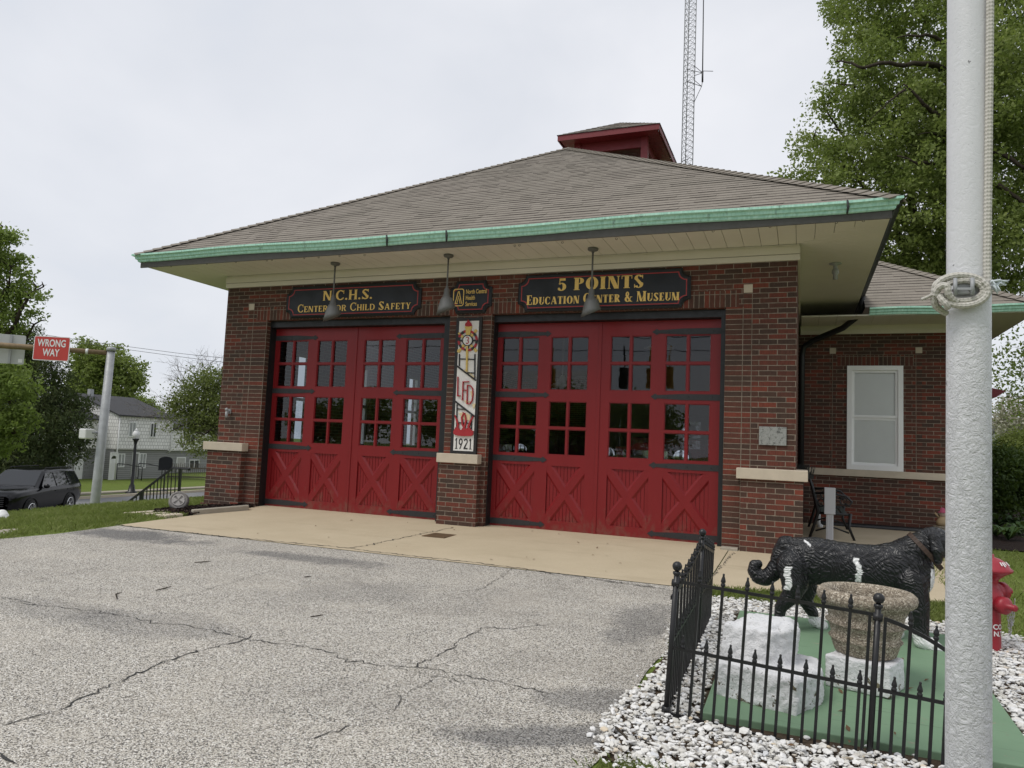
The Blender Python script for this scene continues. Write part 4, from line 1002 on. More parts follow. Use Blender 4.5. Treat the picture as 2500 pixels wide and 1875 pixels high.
def text_polys(t, w=.2, h=.07, s=.09, k=.05, small=None, sp=.1):
    out_ = []; x = 0; cap = True
    for ch in t:
        if ch == ' ': x += .38; cap = True; continue
        up = ch.isupper() or not ch.isalpha(); sc = 1 if (small is None or up) else small
        P, a = glyph(ch.upper(), w/sc**.4, h, s, k)
        out_ += [[(x+px*sc, py*sc) for px, py in q] for q in P]; x += a*sc + sp
    return out_, x-sp
def put_polys(mb, polys, O, U, Vv, Nn, th=.004, mi=0, d0=0.):
    """flat cut-out shapes raised from a board; every piece a hair prouder than the last"""
    O, U, Vv, Nn = (np.array(q, float) for q in (O, U, Vv, Nn))
    for i, q in enumerate(polys):
        ar = sum(a[0]*b[1]-b[0]*a[1] for a, b in zip(q, q[1:]+q[:1]))
        if ar < 0: q = q[::-1]
        t = th + d0 + (i % 9)*.00022
        P = [O + U*x + Vv*y + Nn*t for x, y in q]
        n = len(P); base = [p - Nn*(t) for p in P]
        mb.add(P+base, [tuple(range(n))] + [(i_, i_+n, (i_+1) % n+n, (i_+1) % n) for i_ in range(n)], mi)
def line_text(mb, t, cx, z, hgt, width, y, mi=0, **kw):
    P, W = text_polys(t, **kw); sx = width/W
    put_polys(mb, P, (cx-width/2, y, z), (sx, 0, 0), (0, 0, hgt), (0, -1, 0), mi=mi)
def font_mesh(body, size, width=None, bold=0., align='CENTER'):
    cu_ = bpy.data.curves.new('lettering', 'FONT'); cu_.body = body; cu_.size = size; cu_.offset = bold; cu_.align_x = align; cu_.extrude = .0015; cu_.space_line = .95; cu_.resolution_u = 4
    ob = bpy.data.objects.new('lettering', cu_); COL.objects.link(ob)
    me = bpy.data.meshes.new_from_object(ob.evaluated_get(bpy.context.evaluated_depsgraph_get()))
    bpy.data.objects.remove(ob); bpy.data.curves.remove(cu_)
    V = np.array([v.co[:] for v in me.vertices]); F = [tuple(p.vertices) for p in me.polygons]; bpy.data.meshes.remove(me)
    if width: V[:, 0] *= width/(V[:, 0].max()-V[:, 0].min())
    return V, F
def put_font(mb, body, size, O, U, Vv, Nn, width=None, bold=0., align='CENTER', mi=0):
    V, F = font_mesh(body, size, width, bold, align); O, U, Vv, Nn = (np.array(q, float) for q in (O, U, Vv, Nn))
    mb.add([O + U*v[0] + Vv*v[1] + Nn*(v[2]+.0025) for v in V], F, mi)
def board_outline(x0, x1, z0, z1, r, inset=0, n=7):
    x0 += inset; x1 -= inset; z0 += inset; z1 -= inset; P = []
    r = r - inset*.15
    for cx, cz, a0 in ((x0, z0, 90), (x1, z0, 180), (x1, z1, 270), (x0, z1, 0)):
        seq = [R(a0 - 90*i/(n-1)) for i in range(n)]
        P += [(cx + r*math.cos(a), cz + r*math.sin(a)) for a in seq]
    return P
def sign_board(name, x0, x1, z0, z1, r, label):
    S_ = empty(name, ((x0+x1)/2, -.26, z0), label, 'sign')
    b = MB(); yb, yf = -.2535, -.295
    o1 = board_outline(x0, x1, z0, z1, r); o2 = board_outline(x0, x1, z0, z1, r, .022)
    n = len(o1)
    b.add([(x, yb, z) for x, z in o1] + [(x, yf+.016, z) for x, z in o1] + [(x, yf, z) for x, z in o2], [(i, i+n, (i+1) % n+n, (i+1) % n)[::-1] for i in range(n)] + [(i+n, i+2*n, (i+1) % n+2*n, (i+1) % n+n)[::-1] for i in range(n)] , 0)
    o3 = board_outline(x0, x1, z0, z1, r, .045)
    b.add([(x, yf, z) for x, z in o2] + [(x, yf+.010, z) for x, z in o3], [(i, i+n, (i+1) % n+n, (i+1) % n)[::-1] for i in range(n)] + [tuple(range(n, 2*n))], 0)
    b.build('board', SIGNB, S_)
    l = MB(); yl = yf+.0085
    o4 = board_outline(x0, x1, z0, z1, r, .052); o5 = board_outline(x0, x1, z0, z1, r, .066)
    l.add([(x, yl, z) for x, z in o4] + [(x, yl, z) for x, z in o5], [(i, i+n, (i+1) % n+n, (i+1) % n)[::-1] for i in range(n)])
    l.build('red_border', SIGNR, S_)
    return S_, yf+.0095
S1, yt = sign_board('wall_sign', -1.585, 1.075, 3.285, 3.835, .115, 'long black sign with thin gold lettering N.C.H.S. over the left garage doors')
q = MB(); line_text(q, 'N.C.H.S.', -.33, 3.575, .165, .98, yt, w=.2, h=.1, s=.05, k=.04); q.build('lettering', GOLD, S1)
q = MB(); line_text(q, 'Center for Child Safety', -.215, 3.385, .135, 2.23, yt, w=.17, h=.085, s=.05, k=.04, small=.76); q.build('lettering', GOLD, S1)
S2, yt = sign_board('wall_sign', 1.60, 2.315, 3.285, 3.80, .105, 'small nearly square black sign with emblem between the two long signs')
q = MB()
for i, t in enumerate(('North Central', 'Health', 'Services')): put_font(q, t, .098, (1.875, yt, 3.595-i*.098), (.62, 0, 0), (0, 0, 1), (0, -1, 0), align='LEFT', bold=.001)
q.build('lettering', GOLD, S2)
q = MB()
def rr(x0, z0, x1, z1, r, n=5):
    P = []
    for cx, cz, a0 in ((x1-r, z0+r, -90), (x1-r, z1-r, 0), (x0+r, z1-r, 90), (x0+r, z0+r, 180)): P += [(cx+r*math.cos(R(a0+90*i/(n-1))), cz+r*math.sin(R(a0+90*i/(n-1)))) for i in range(n)]
    return P
oa, ob = rr(1.655, 3.40, 1.845, 3.68, .04), rr(1.669, 3.414, 1.831, 3.666, .03); n = len(oa)
q.add([(x, yt-.004, z) for x, z in oa] + [(x, yt-.004, z) for x, z in ob], [(i, (i+1) % n, (i+1) % n+n, i+n) for i in range(n)])
put_polys(q, [dg(.06, 0, .46, 1, .10), dg(.34, .12, .52, .62, .08), dg(.94, 0, .54, 1, .10), dg(.74, 0, .58, .42, .08), rc(.04, 0, .42, .08)], (1.685, yt, 3.44), (.13, 0, 0), (0, 0, .2), (0, -1, 0))
q.build('emblem', GOLD, S2)
S3, yt = sign_board('wall_sign', 2.755, 5.345, 3.28, 3.845, .12, 'long black sign with bold gold lettering 5 POINTS over the right garage doors')
q = MB(); line_text(q, '5', 3.46, 3.585, .185, .14, yt, w=.24, h=.06); q.build('lettering', GOLD, S3); q = MB(); line_text(q, 'POINTS', 4.16, 3.585, .185, 1.04, yt, w=.28, h=.055, s=.07, k=.05, sp=.12); q.build('lettering', GOLD, S3)
q = MB(); line_text(q, 'Education Center & Museum', 4.045, 3.385, .145, 2.29, yt, w=.25, h=.06, s=.06, k=.05, small=.78, sp=.09); q.build('lettering', GOLD, S3)

# the tall painted crest panel between the doors
PB = empty('crest_panel', (1.955, -.26, 1.09), 'tall white painted panel with red ladder crest and 1921 between the doors', 'panel')
px0, px1, pz0, pz1 = 1.735, 2.173, 1.092, 3.215
q = MB(); q.box(px0, -.29, pz0, px1, -.2535, pz1); q.build('panel_frame', PANELK, PB)
wx0_, wx1_, wz0_, wz1_ = 1.79, 2.128, 1.135, 3.16
q = MB(); q.box(wx0_, -.296, wz0_, wx1_, -.2905, wz1_); q.build('panel_face', PANELW, PB)
PO = (wx0_, -.2962, wz0_); PU = (wx1_-wx0_, 0, 0); PV = (0, 0, wz1_-wz0_)
def uvp(x, y):      # from the measured picture of the panel to its own face
    t = (y-78)/(1016-78); return ((x-(215-48*t))/(154), 1-(y-78)/938.)
pcount = [0]
def pol(mi_list, mat, name):
    pcount[0] += 1
    q = MB(); put_polys(q, [[uvp(*p) if not isinstance(p, str) else p for p in poly] for poly in mi_list], PO, PU, PV, (0, -1, 0), th=.002+.0021*pcount[0]); return q.build(name, mat, PB)
def ringseg(cx, cy, r0, r1, a0, a1, n=8):
    A = np.linspace(R(a0), R(a1), n); return [(cx+r1*math.cos(a), cy+r1*math.sin(a)) for a in A] + [(cx+r0*math.cos(a), cy+r0*math.sin(a)) for a in A[::-1]]
def thick(pts, w):
    P = [np.array(p, float) for p in pts]; Lf, Rt = [], []
    for i, p in enumerate(P):
        d = P[min(i+1, len(P)-1)]-P[max(i-1, 0)]; d /= np.linalg.norm(d); n_ = np.array((-d[1], d[0])); ww = w[i] if not np.isscalar(w) else w
        Lf.append(tuple(p+n_*ww/2)); Rt.append(tuple(p-n_*ww/2))
    return Lf + Rt[::-1]
cxr, cyr = 283, 222
put = []
for pp_ in (thick([(250, 438), (300, 470), (330, 500)], 26), [(300, 590), (322, 585), (322, 630), (308, 625)], [(252, 655), (300, 660), (270, 680)], [(318, 680), (342, 675), (335, 705), (322, 712)], [(212, 745), (260, 742), (300, 760), (298, 800), (240, 790)]): pol([pp_], PANELC, 'peeling_paint')
pol([thick([(217, 320), (216, 408)], 9), thick([(338, 320), (337, 508)], 9), thick([(218, 355), (336, 360)], 8), thick([(278, 455), (336, 458)], 8), thick([(195, 405), (345, 510)], 11)], PANELK, 'ladder'); pol([thick([(180, 660), (335, 768)], 11), thick([(199, 685), (196, 850)], 8), thick([(314, 750), (310, 860)], 8), thick([(198, 715), (268, 722)], 7), thick([(197, 815), (312, 818)], 7)], PANELK, 'ladder')
pol([thick([(212, 165), (352, 300)], 17), thick([(352, 145), (208, 305)], 17), [(205, 285), (225, 295), (215, 312), (200, 305)], [(335, 290), (352, 285), (350, 305), (338, 306)]], GOLD2, 'crossed_axes')
pol([ringseg(cxr, cyr, 62, 78, 20+i*45, 43+i*45) for i in range(8)], PANELR, 'wheel_rim')
pol([ringseg(cxr, cyr, 62, 78, 43+i*45, 65+i*45) for i in range(8)] + [ringseg(cxr, cyr, 34, 42, 0, 180, 16), ringseg(cxr, cyr, 34, 42, 180, 360, 16)] + [thick([(cxr-62, cyr), (cxr-42, cyr)], 12), thick([(cxr+42, cyr), (cxr+62, cyr)], 12), thick([(cxr, cyr+42), (cxr, cyr+62)], 12)], PANELK, 'wheel')
pol([ringseg(cxr, cyr, 0.1, 33.9, 0, 359, 24)[:24]], PANELW, 'hub')
q = MB(); o_ = uvp(268, 248); put_polys(q, text_polys('3', w=.13, h=.09)[0], (PO[0]+PU[0]*o_[0], PO[1]-.0021*pcount[0]-.004, PO[2]+PV[2]*o_[1]), (.105, 0, 0), (0, 0, .115), (0, -1, 0), th=.002); q.build('numeral', PANELR, PB)
pol([[(268, 128), (312, 128), (306, 160), (302, 182), (274, 182), (270, 160)], thick([(280, 262), (278, 350), (275, 445)], [17, 13, 9]), [(262, 120), (316, 120), (314, 134), (264, 134)]], GOLD2, 'torch')
pol([[(264, 112), (268, 96), (280, 88), (288, 70), (298, 84), (311, 98), (316, 118), (300, 121), (272, 121)], thick([(207, 485), (205, 622)], 6), thick([(200, 624), (226, 622)], 6), thick([(248, 520), (243, 652)], 6), thick([(246, 522), (294, 520)], 6), thick([(246, 580), (280, 582)], 5), thick([(236, 652), (250, 652)], 5), thick([(282, 545), (278, 678)], 6),
    thick([(280, 545), (305, 548), (322, 570), (325, 610), (318, 655), (303, 678), (277, 680)], 6)], PANELR, 'initials')
pol([[(174, 880), (182, 866), (190, 850), (200, 868), (212, 850), (222, 866), (236, 868), (250, 845), (266, 868), (282, 850), (290, 868), (302, 850), (314, 868), (328, 872), (326, 898), (310, 908), (240, 911), (190, 906), (175, 896)],
    thick([(196, 880), (210, 830), (196, 790), (184, 762)], [10, 14, 12, 3]), thick([(300, 880), (290, 840), (308, 800), (328, 765)], [10, 14, 12, 3]), thick([(276, 880), (244, 830), (238, 780), (252, 752), (266, 745)], [12, 12, 11, 9, 3]), thick([(236, 880), (262, 840), (272, 800), (266, 760), (246, 740)], [12, 12, 11, 9, 3])], PANELR, 'flames')
q = MB(); P_, W_ = text_polys('1921', w=.15, h=.09, s=.06, k=.05, sp=.12); o_ = uvp(180, 1003); put_polys(q, P_, (wx0_+.024, PO[1], PO[2]+PV[2]*o_[1]), (.29/W_, 0, 0), (0, 0, .165), (0, -1, 0), th=.003); q.build('date', PANELK, PB)

# pendant sign lamps under the eave
def barn_lamp(x, y, zs, label):
    Lp = empty('barn_lamp', (x, y, zs), label, 'lamp', group='grey barn lamps hanging under the front eave')
    q = MB(); q.lathe([(0, 4.097), (.075, 4.097), (.078, 4.075), (.066, 4.06), (.02, 4.055), (.02, 4.03)], (x, y, 0), 18); q.build('canopy', LAMPG, Lp)
    q = MB(); q.tube([(x, y, 4.06), (x, y, zs+.36)], .0135, 8); q.build('stem', LAMPG, Lp)
    def tilt(p, r, z, a): return p + np.array((0, 0, (r/.135)**2*(.06*(p[0]*.8+p[1]*.6)/.135 if z < .2 else 0)))
    q = MB(); q.lathe([(.018, .40), (.022, .37), (.04, .35), (.045, .27), (.052, .265), (.052, .24), (.07, .225), (.092, .195), (.108, .15), (.122, .09), (.143, .02), (.137, .02), (.116, .09), (.05, .2), (.02, .21)], (x, y, zs), 24, warp=tilt)
    q.build('shade', LAMPG, Lp); return Lp
barn_lamp(-.30, -.72, 3.17, 'grey barn lamp hanging in front of the N.C.H.S. sign'); barn_lamp(1.79, -.78, 3.215, 'grey barn lamp hanging in front of the small square sign'); barn_lamp(4.02, -.66, 3.14, 'grey barn lamp hanging in front of the 5 POINTS sign')

# ================================================================== FOREGROUND
ZP = lambda x, y: SL*y+.05
q = MB(); q.prism([(PAD[0], PAD[1], ZP(0, PAD[1])), (PAD[2], PAD[1]+.01, ZP(0, PAD[1]+.01)), (PAD[2]+.01, PAD[3], ZP(0, PAD[3])), (PAD[0]+.01, PAD[3], ZP(0, PAD[3]))], (0, 0, -.09))
tag(q.build('green_slab', GREENP, bevel=.006), 'flat concrete slab painted green under the dog statue', 'slab')
# fence
FN = empty('garden_fence', (6.143, -6.482, -.16), 'low black metal garden fence with spear tips and ball posts', 'fence')
class Frame:
    def __init__(s, o, d, n): s.o = np.array(o, float); s.d = np.array(d, float)/np.linalg.norm(d); s.u = np.array(n, float)/np.linalg.norm(n); s.n = np.cross(s.d, s.u)
    def __call__(s, x, z, k=0): return s.o + s.d*x + s.u*z + s.n*k
def fence_post(F, x, top=.775, bot=-.06):
    q = MB(); q.tube([F(x, bot), F(x, top-.03)], .0145, 10); q.lathe([(.0145, top-.05), (.021, top-.04), (.021, top-.03), (.012, top-.026)], F(x, 0), 12, F.u); o = q.build('post', BLACKM, FN)
    q = MB(); q.ball(F(x, top), .0265, 14, 10); q.build('ball', BLACKM, o)
    for z in (.685, .02): q = MB(); q.tube([F(x-.021, z), F(x+.021, z)], .02, 8); q.v and q.build('clamp', BLACKM, o)
def picket(F, x, top, bot=-.03):
    q = MB(); h_ = .0075
    q.bar(F(x, bot), F(x, top-.065), h_*1.9, h_*1.9, up=F.n)
    q.lathe([(.008, -.068), (.0125, -.064), (.0125, -.054), (.008, -.05), (.0135, -.042), (.011, -.03), (.005, -.012), (.0065, -.006), (.004, 0), (0, .001)], F(x, top), 10, F.u)
    q.build('picket', BLACKM, FN)
def rail(F, pts, w_=.012, hgt=.016):
    q = MB()
    for (x0, z0), (x1, z1) in zip(pts[:-1], pts[1:]): q.bar(F(x0, z0), F(x1+.001, z1), w_, hgt, up=F.u)
    q.build('rail', BLACKM, FN)
ti = R(-3.1)
A_ = Frame((6.143, -6.482, -.122), (math.cos(ti), -.03, math.sin(ti)), (-math.sin(ti), 0, math.cos(ti)))
LA = .975; sp_ = LA/16
fence_post(A_, 0); fence_post(A_, LA)
for z in (0, .345, .695): rail(A_, [(.012, z), (LA-.012, z)])
for i in range(1, 16): picket(A_, i*sp_, .775 if i % 2 == 0 else .42)
B_ = Frame(A_(LA, 0), (math.cos(ti), -.03, math.sin(ti)), (-math.sin(ti), 0, math.cos(ti)))
arcz = lambda x: .685 - .235*(min(x, .5)/.5)**1.6
rail(B_, [(x, arcz(x)) for x in np.linspace(.03, .40, 12)], .012, .018); rail(B_, [(.02, 0), (.40, 0)]); rail(B_, [(.02, .345), (.40, .345)])
q = MB(); q.bar(B_(.034, 0), B_(.034, .69), .014, .014, up=B_.n); q.build('stile', BLACKM, FN); q = MB(); q.bar(A_(LA-.034, 0), A_(LA-.034, .70), .014, .014, up=A_.n); q.build('stile', BLACKM, FN)
for i in range(1, 7): picket(B_, .034+i*.054, (arcz(.034+i*.054)+.085) if i % 2 == 0 else .42)
fence_post(B_, .405)
C_ = Frame((6.143, -6.482, -.122), (-.012, 1.4, .03), (.022, -.02, 1))
LC = 1.4; fence_post(C_, LC, .79)
cz = lambda x: .60 + .11*(x/LC)**2
rail(C_, [(x, cz(x)) for x in np.linspace(.03, LC-.02, 14)], .012, .02); rail(C_, [(.02, 0), (LC-.02, 0)]); rail(C_, [(.02, .345), (LC-.02, .345)])
for i in range(1, 20): picket(C_, i*LC/20, (cz(i*LC/20)+.08) if i % 2 == 0 else .42)
D_ = Frame(C_(LC, 0), (-.005, .8, .02), (.03, -.02, 1)); LD = .82
dz = lambda x: .70 - .17*(x/LD)
rail(D_, [(x, dz(x)) for x in np.linspace(.02, LD, 10)], .012, .02); rail(D_, [(.02, 0), (LD, 0)]); rail(D_, [(.02, .345), (LD, .345)])
for i in range(1, 13): picket(D_, i*LD/12.5, (dz(i*LD/12.5)+.08) if i % 2 == 0 else .42)
V = []; F = []
for i in range(70):
    if i < 26: x, y = rng.uniform(6.4, 7.8), rng.uniform(-6.35, -4.0); z = SL*y+.056
    elif i < 48: x, y = rng.uniform(5.95, 8.6), rng.uniform(-7.3, -6.45); z = SL*y+.06
    else: x, y = rng.uniform(-1.5, 5.7), rng.uniform(-2.9, -.3); z = SL*y+.024
    a = rng.uniform(0, 6.28); L_ = rng.uniform(.012, .03); u = np.array((math.cos(a), math.sin(a), rng.normal(0, .15)))*L_; v = np.array((-math.sin(a), math.cos(a), rng.normal(0, .2)))*L_*.4; c0 = np.array((x, y, z)); b = len(V)
    V += [c0-u, c0-v+(0, 0, .004), c0+u, c0+v+(0, 0, .004)]; F.append((b, b+1, b+2, b+3))
q = MB(); q.add(V, F); o = q.build('dead_leaves', paint('dead_leaf', (.13, .075, .035), .9, .5, 30)); tag(o, 'bits of dead leaf scattered over the slab, stones and apron', kind='stuff')
# white painted rock, block, planter
def remeshed(parts, voxel, fn=None, smooth_it=6):
    q = MB(); parts(q); me = bpy.data.meshes.new('tmp'); me.from_pydata(q.v, [], q.f); ob = bpy.data.objects.new('tmp', me); COL.objects.link(ob)
    r = ob.modifiers.new('r', 'REMESH'); r.mode = 'VOXEL'; r.voxel_size = voxel
    if smooth_it: s_ = ob.modifiers.new('s', 'SMOOTH'); s_.factor = .5; s_.iterations = smooth_it
    res = bpy.data.meshes.new_from_object(ob.evaluated_get(bpy.context.evaluated_depsgraph_get())); bpy.data.objects.remove(ob); bpy.data.meshes.remove(me)
    n = len(res.vertices); V = np.zeros(n*3); res.vertices.foreach_get('co', V); V = V.reshape(-1, 3)
    Nn = np.zeros(n*3); res.vertex_normals.foreach_get('vector', Nn); Nn = Nn.reshape(-1, 3)
    if fn: V = V + Nn*fn(V, Nn)[:, None]
    res.vertices.foreach_set('co', V.ravel()); res.polygons.foreach_set('use_smooth', [True]*len(res.polygons)); res.update()
    return res, V
from mathutils import noise as mn
def fbm(V, sc, oct=4, seed=0): return np.array([mn.fractal(Vector(v*sc)+Vector((seed, seed*2, seed*3)), .9, 2, oct) for v in V])
def place(res, name, mat, parent=None):
    c = np.zeros(3); n = len(res.vertices); V = np.zeros(n*3); res.vertices.foreach_get('co', V); V = V.reshape(-1, 3)
    c = (V.min(0)+V.max(0))/2; c[2] = V[:, 2].min(); res.vertices.foreach_set('co', (V-c).ravel()); res.materials.clear(); res.update()
    return finish(name, res, mat, parent, c)
def rockp(q):
    zb = -.13
    q.prism([(6.36, -6.10, zb), (6.79, -6.23, zb), (6.935, -5.93, zb), (6.90, -5.72, zb), (6.40, -5.72, zb)], (0, 0, .215))
    q.prism([(6.37, -6.06, .06), (6.62, -6.11, .06), (6.77, -5.97, .06), (6.76, -5.76, .06), (6.42, -5.74, .06)], (0.03, .03, .22))
    q.prism([(6.45, -6.0, .25), (6.62, -6.05, .24), (6.75, -5.95, .24), (6.74, -5.78, .24), (6.5, -5.75, .24)], (0.02, .02, .07))
res, _ = remeshed(rockp, .013, lambda V, n: .014*fbm(V, 8, 4) + .007*fbm(V, 30, 3, 5) + .012*fbm(V, 3, 2, 9), 4)
tag(place(res, 'painted_rock', WROCK), 'large two-tiered stone painted glossy white behind the fence', 'rock')
def blk(q):
    zb = -.09
    q.prism([(6.945, -5.64, zb), (7.285, -5.735, zb), (7.385, -5.485, zb), (7.05, -5.385, zb)], (0, 0, .185))
res, _ = remeshed(blk, .011, lambda V, n: .006*fbm(V, 14, 4, 3), 2)
tag(place(res, 'painted_block', WROCK), 'low white painted concrete block carrying the round planter', 'block')
pc = np.array((7.175, -5.50)); zr = gy(2111, 1437, -5.5)[2]; zb = .097
q = MB(); Hh = zr - zb
pf = [(0, 0), (.165, 0), (.178, .02), (.192, .12), (.200, .19), (.216, .235), (.198, .285), (.210, .38), (.220, .44), (.238, .475), (.217, .525), (.226, .62), (.240, .69), (.243, .735), (.268, .77), (.288, .82), (.293, .88), (.288, .94), (.268, .985), (.246, .99), (.228, .96), (.212, .90), (.205, .80), (.20, .66)]
pf = [(r*.96, z*Hh) for r, z in pf]
q.lathe(pf, (pc[0], pc[1], zb), 56, warp=lambda p, r, z, a: p*np.array((1+.012*math.sin(a*3+z*9), 1+.012*math.cos(a*2+z*7), 1)))
q.lathe([(.195, .665*Hh), (.1, .68*Hh), (0, .67*Hh)], (pc[0], pc[1], zb), 24, mi=1)
tag(q.build('planter', [AGGR, SOIL]), 'round pebbled concrete planter standing on the white block', 'planter')
# dog statue
def dogp(q):
    Y = -4.34
    def cap(*pts):
        for (a, b) in zip(pts[:-1], pts[1:]):
            a = np.array(a, float); b = np.array(b, float); n = max(2, int(np.linalg.norm((b-a)[:3])/.018))
            for i in range(n+1):
                t = i/n; p = a+(b-a)*t; q.ball(p[:3], p[3], 12, 8)
    E = lambda x, y, z, rx, ry, rz: q.ball((x, y, z), 1, 18, 12, sc=(rx, ry, rz))
    KS = np.array(((6.76, .475, .12, .125, .165), (6.90, .475, .15, .145, .18), (7.05, .462, .16, .15, .178), (7.2, .455, .16, .152, .175), (7.34, .458, .16, .155, .175), (7.48, .475, .15, .155, .20), (7.58, .49, .13, .14, .19), (7.65, .45, .085, .11, .15)))
    for t in np.linspace(0, len(KS)-1, 40): k_ = min(int(t), len(KS)-2); x, z, rx, ry, rz = KS[k_]*(1-t+k_)+KS[k_+1]*(t-k_); E(x, Y, z, rx*.8, ry, rz)
    cap((7.50, Y, .56, .125), (7.58, Y, .61, .12), (7.68, Y, .665, .115))
    E(7.71, Y, .68, .125, .115, .118); cap((7.78, Y, .655, .075), (7.88, Y, .625, .058), (7.905, Y, .62, .05)); 
    for s in (-1, 1): cap((7.70, Y+s*.10, .72, .04), (7.715, Y+s*.13, .64, .045), (7.72, Y+s*.125, .57, .03)); cap((7.80, Y+s*.045, .71, .02), (7.81, Y+s*.045, .712, .015))
    cap((6.75, Y-.075, .43, .125), (6.765, Y-.10, .31, .10), (6.745, Y-.10, .22, .072), (6.665, Y-.10, .11, .046), (6.655, Y-.10, .02, .04)); cap((6.655, Y-.10, -.015, .042), (6.72, Y-.10, -.03, .036))
    cap((6.79, Y+.08, .40, .12), (6.85, Y+.10, .25, .085), (6.835, Y+.10, .16, .058), (6.90, Y+.105, .05, .042)); cap((6.905, Y+.11, .0, .043), (6.945, Y+.11, -.02, .043), (6.975, Y+.11, -.03, .036))
    cap((7.555, Y-.09, .40, .11), (7.59, Y-.10, .25, .086), (7.605, Y-.10, .13, .066), (7.61, Y-.10, .03, .058)); cap((7.62, Y-.10, -.01, .058), (7.68, Y-.10, -.035, .052), (7.715, Y-.10, -.05, .04))
    cap((7.52, Y+.09, .38, .10), (7.49, Y+.10, .22, .075), (7.44, Y+.10, .08, .05)); cap((7.44, Y+.10, .0, .05), (7.49, Y+.10, -.02, .042))
    cap((6.70, Y, .57, .08), (6.66, Y, .50, .072), (6.64, Y, .42, .066), (6.605, Y, .35, .066), (6.55, Y, .305, .064), (6.495, Y, .31, .060), (6.462, Y, .35, .052), (6.465, Y, .395, .045), (6.49, Y, .405, .036))
def fur(V, n):
    x, y, z = V.T
    wob = fbm(V, 6, 2, 4)
    f = np.sin(150*(x*.42 - z*.9 + .045*np.sin(11*x+5*z+3*wob) + .02*np.sin(34*x-9*z))) * (.55+.45*np.sin(23*x+17*z+3*wob))
    k = np.clip((z-.08)/.12, 0, 1)
    return .0024*f*k + .001*wob
res, V = remeshed(dogp, .0068, fur, 4)
x, y, z = V.T; wq = .007*np.sin(45*z) + .003*np.sin(131*z+1)
near = y < -4.37
pt = ((np.abs(x-6.716-wq) < .024) & (np.abs(z-.348) < .09) & near) | ((np.abs(x-7.203-wq*1.2+.12*(z-.44)) < .019) & (np.abs(z-.45) < .085) & near) | ((np.abs((z-.575)-(x-6.79)*.75) < .5) & (np.abs((y+4.42)+.9*(x-6.85)) < .009) & (x > 6.825) & (x < 6.878) & (z > .5)) \
    | ((x > 7.675+.05*np.abs(z-.4)) & (z > .28) & (z < .50) & (np.abs(y+4.34) < .12)) | ((z < .035) & (x > 6.80) & (x < 7.1)) | ((z < .022-.25*(x-7.62)*(x < 7.62)) & (x > 7.54) & (y < -4.34)) | ((z < .03) & (y > -4.34) & (x > 7.2)) | ((z < .01) & (x < 6.8)) | ((x > 7.84) & (z > .5))
ca = res.color_attributes.new('patch', 'FLOAT_COLOR', 'POINT'); cv = np.zeros((len(V), 4)); cv[:, :3] = pt[:, None]*1.; cv[:, 3] = 1; ca.data.foreach_set('color', cv.ravel())
DG = empty('dog_statue', (7.2, -4.34, -.06), 'black and white statue of a large standing dog with curled tail and collar', 'statue')
place(res, 'body', DOGM, DG)
q = MB(); ang = np.linspace(0, 2*math.pi, 33); cp = []
for a in ang: cp.append((7.655 + .105*math.cos(a)*-1*.98, -4.34+.135*math.sin(a), .615 + .115*math.cos(a)*1.02))
for i in range(32): q.bar(cp[i], cp[i+1], .012, .032, up=(.72, 0, .70))
q.build('collar', LEATHER, DG)
q = MB(); q.lathe([(0, -.003), (.02, -.003), (.02, .003), (0, .003)], (7.775, -4.40, .47), 12, (1, 0, 0)); q.build('collar_tag', CHROME, DG)
# hydrant
HX, HY, HB = 8.105, -4.12, -.105
H_ = empty('fire_hydrant', (HX, HY, HB), 'red fire hydrant with chained caps behind the flagpole', 'hydrant')
q = MB(); q.lathe([(0, -.05), (.115, -.05), (.115, -.02), (.075, -.015), (.068, .02), (.068, .33), (.085, .345), (.09, .40), (.082, .44), (.062, .475), (.052, .50), (.058, .535), (.10, .57), (.145, .595), (.148, .61), (.13, .625), (.105, .66), (.065, .685), (.03, .695), (.03, .715), (0, .718)], (HX, HY, HB), 26); q.build('barrel', HYDR, H_)
def nozzle(d, z, r, ln):
    d = np.array(d, float); d /= np.linalg.norm(d); q = MB(); c = np.array((HX, HY, HB+z))
    q.lathe([(r*.95, .04), (r, .07), (r, ln*.6), (r*1.12, ln*.62), (r*1.12, ln*.9), (r*.8, ln), (r*.42, ln*1.03), (r*.42, ln*1.42), (r*.34, ln*1.46), (0, ln*1.46)], c, 20, d); q.build('nozzle_cap', HYDR, H_)
nozzle((.75, .66, 0), .44, .062, .145); nozzle((.55, -.83, 0), .365, .055, .15); nozzle((-.75, -.66, 0), .44, .062, .14)
q = MB()
def chain(a, b, sagv):
    a, b = np.array(a, float), np.array(b, float); n = 16
    P = [a+(b-a)*i/n - np.array((0, 0, sagv*4*(i/n)*(1-i/n))) for i in range(n+1)]
    for i in range(n):
        m_ = (P[i]+P[i+1])/2; d = (P[i+1]-P[i]); ld = np.linalg.norm(d); d /= ld; s_ = np.cross(d, (1, 0, 0) if i % 2 else (0, 1, .3)); s_ /= np.linalg.norm(s_)
        q.tube([m_ + d*ld*.75*math.cos(t) + s_*.006*math.sin(t) for t in np.linspace(0, 6.283, 9)], .0022, 5, cap=False)
chain((HX+.10, HY-.09, HB+.31), (HX+.155, HY-.0, HB+.40), .13); chain((HX+.09, HY-.10, HB+.30), (HX+.13, HY-.03, HB+.36), .17)
q.build('chain', CHAIN, H_)
q = MB(); 
for i, t in enumerate(('CO.', 'N.T')):
    Vt, Ft = font_mesh(t, .05, bold=.001); 
    for_ = []
    for v in Vt:
        a = R(-52) + v[0]/.069; rr_ = .0695+v[2]*.3; for_.append((HX+rr_*math.cos(a), HY+rr_*math.sin(a), HB+.185-i*.05+v[1]))
    q.add(for_, Ft)
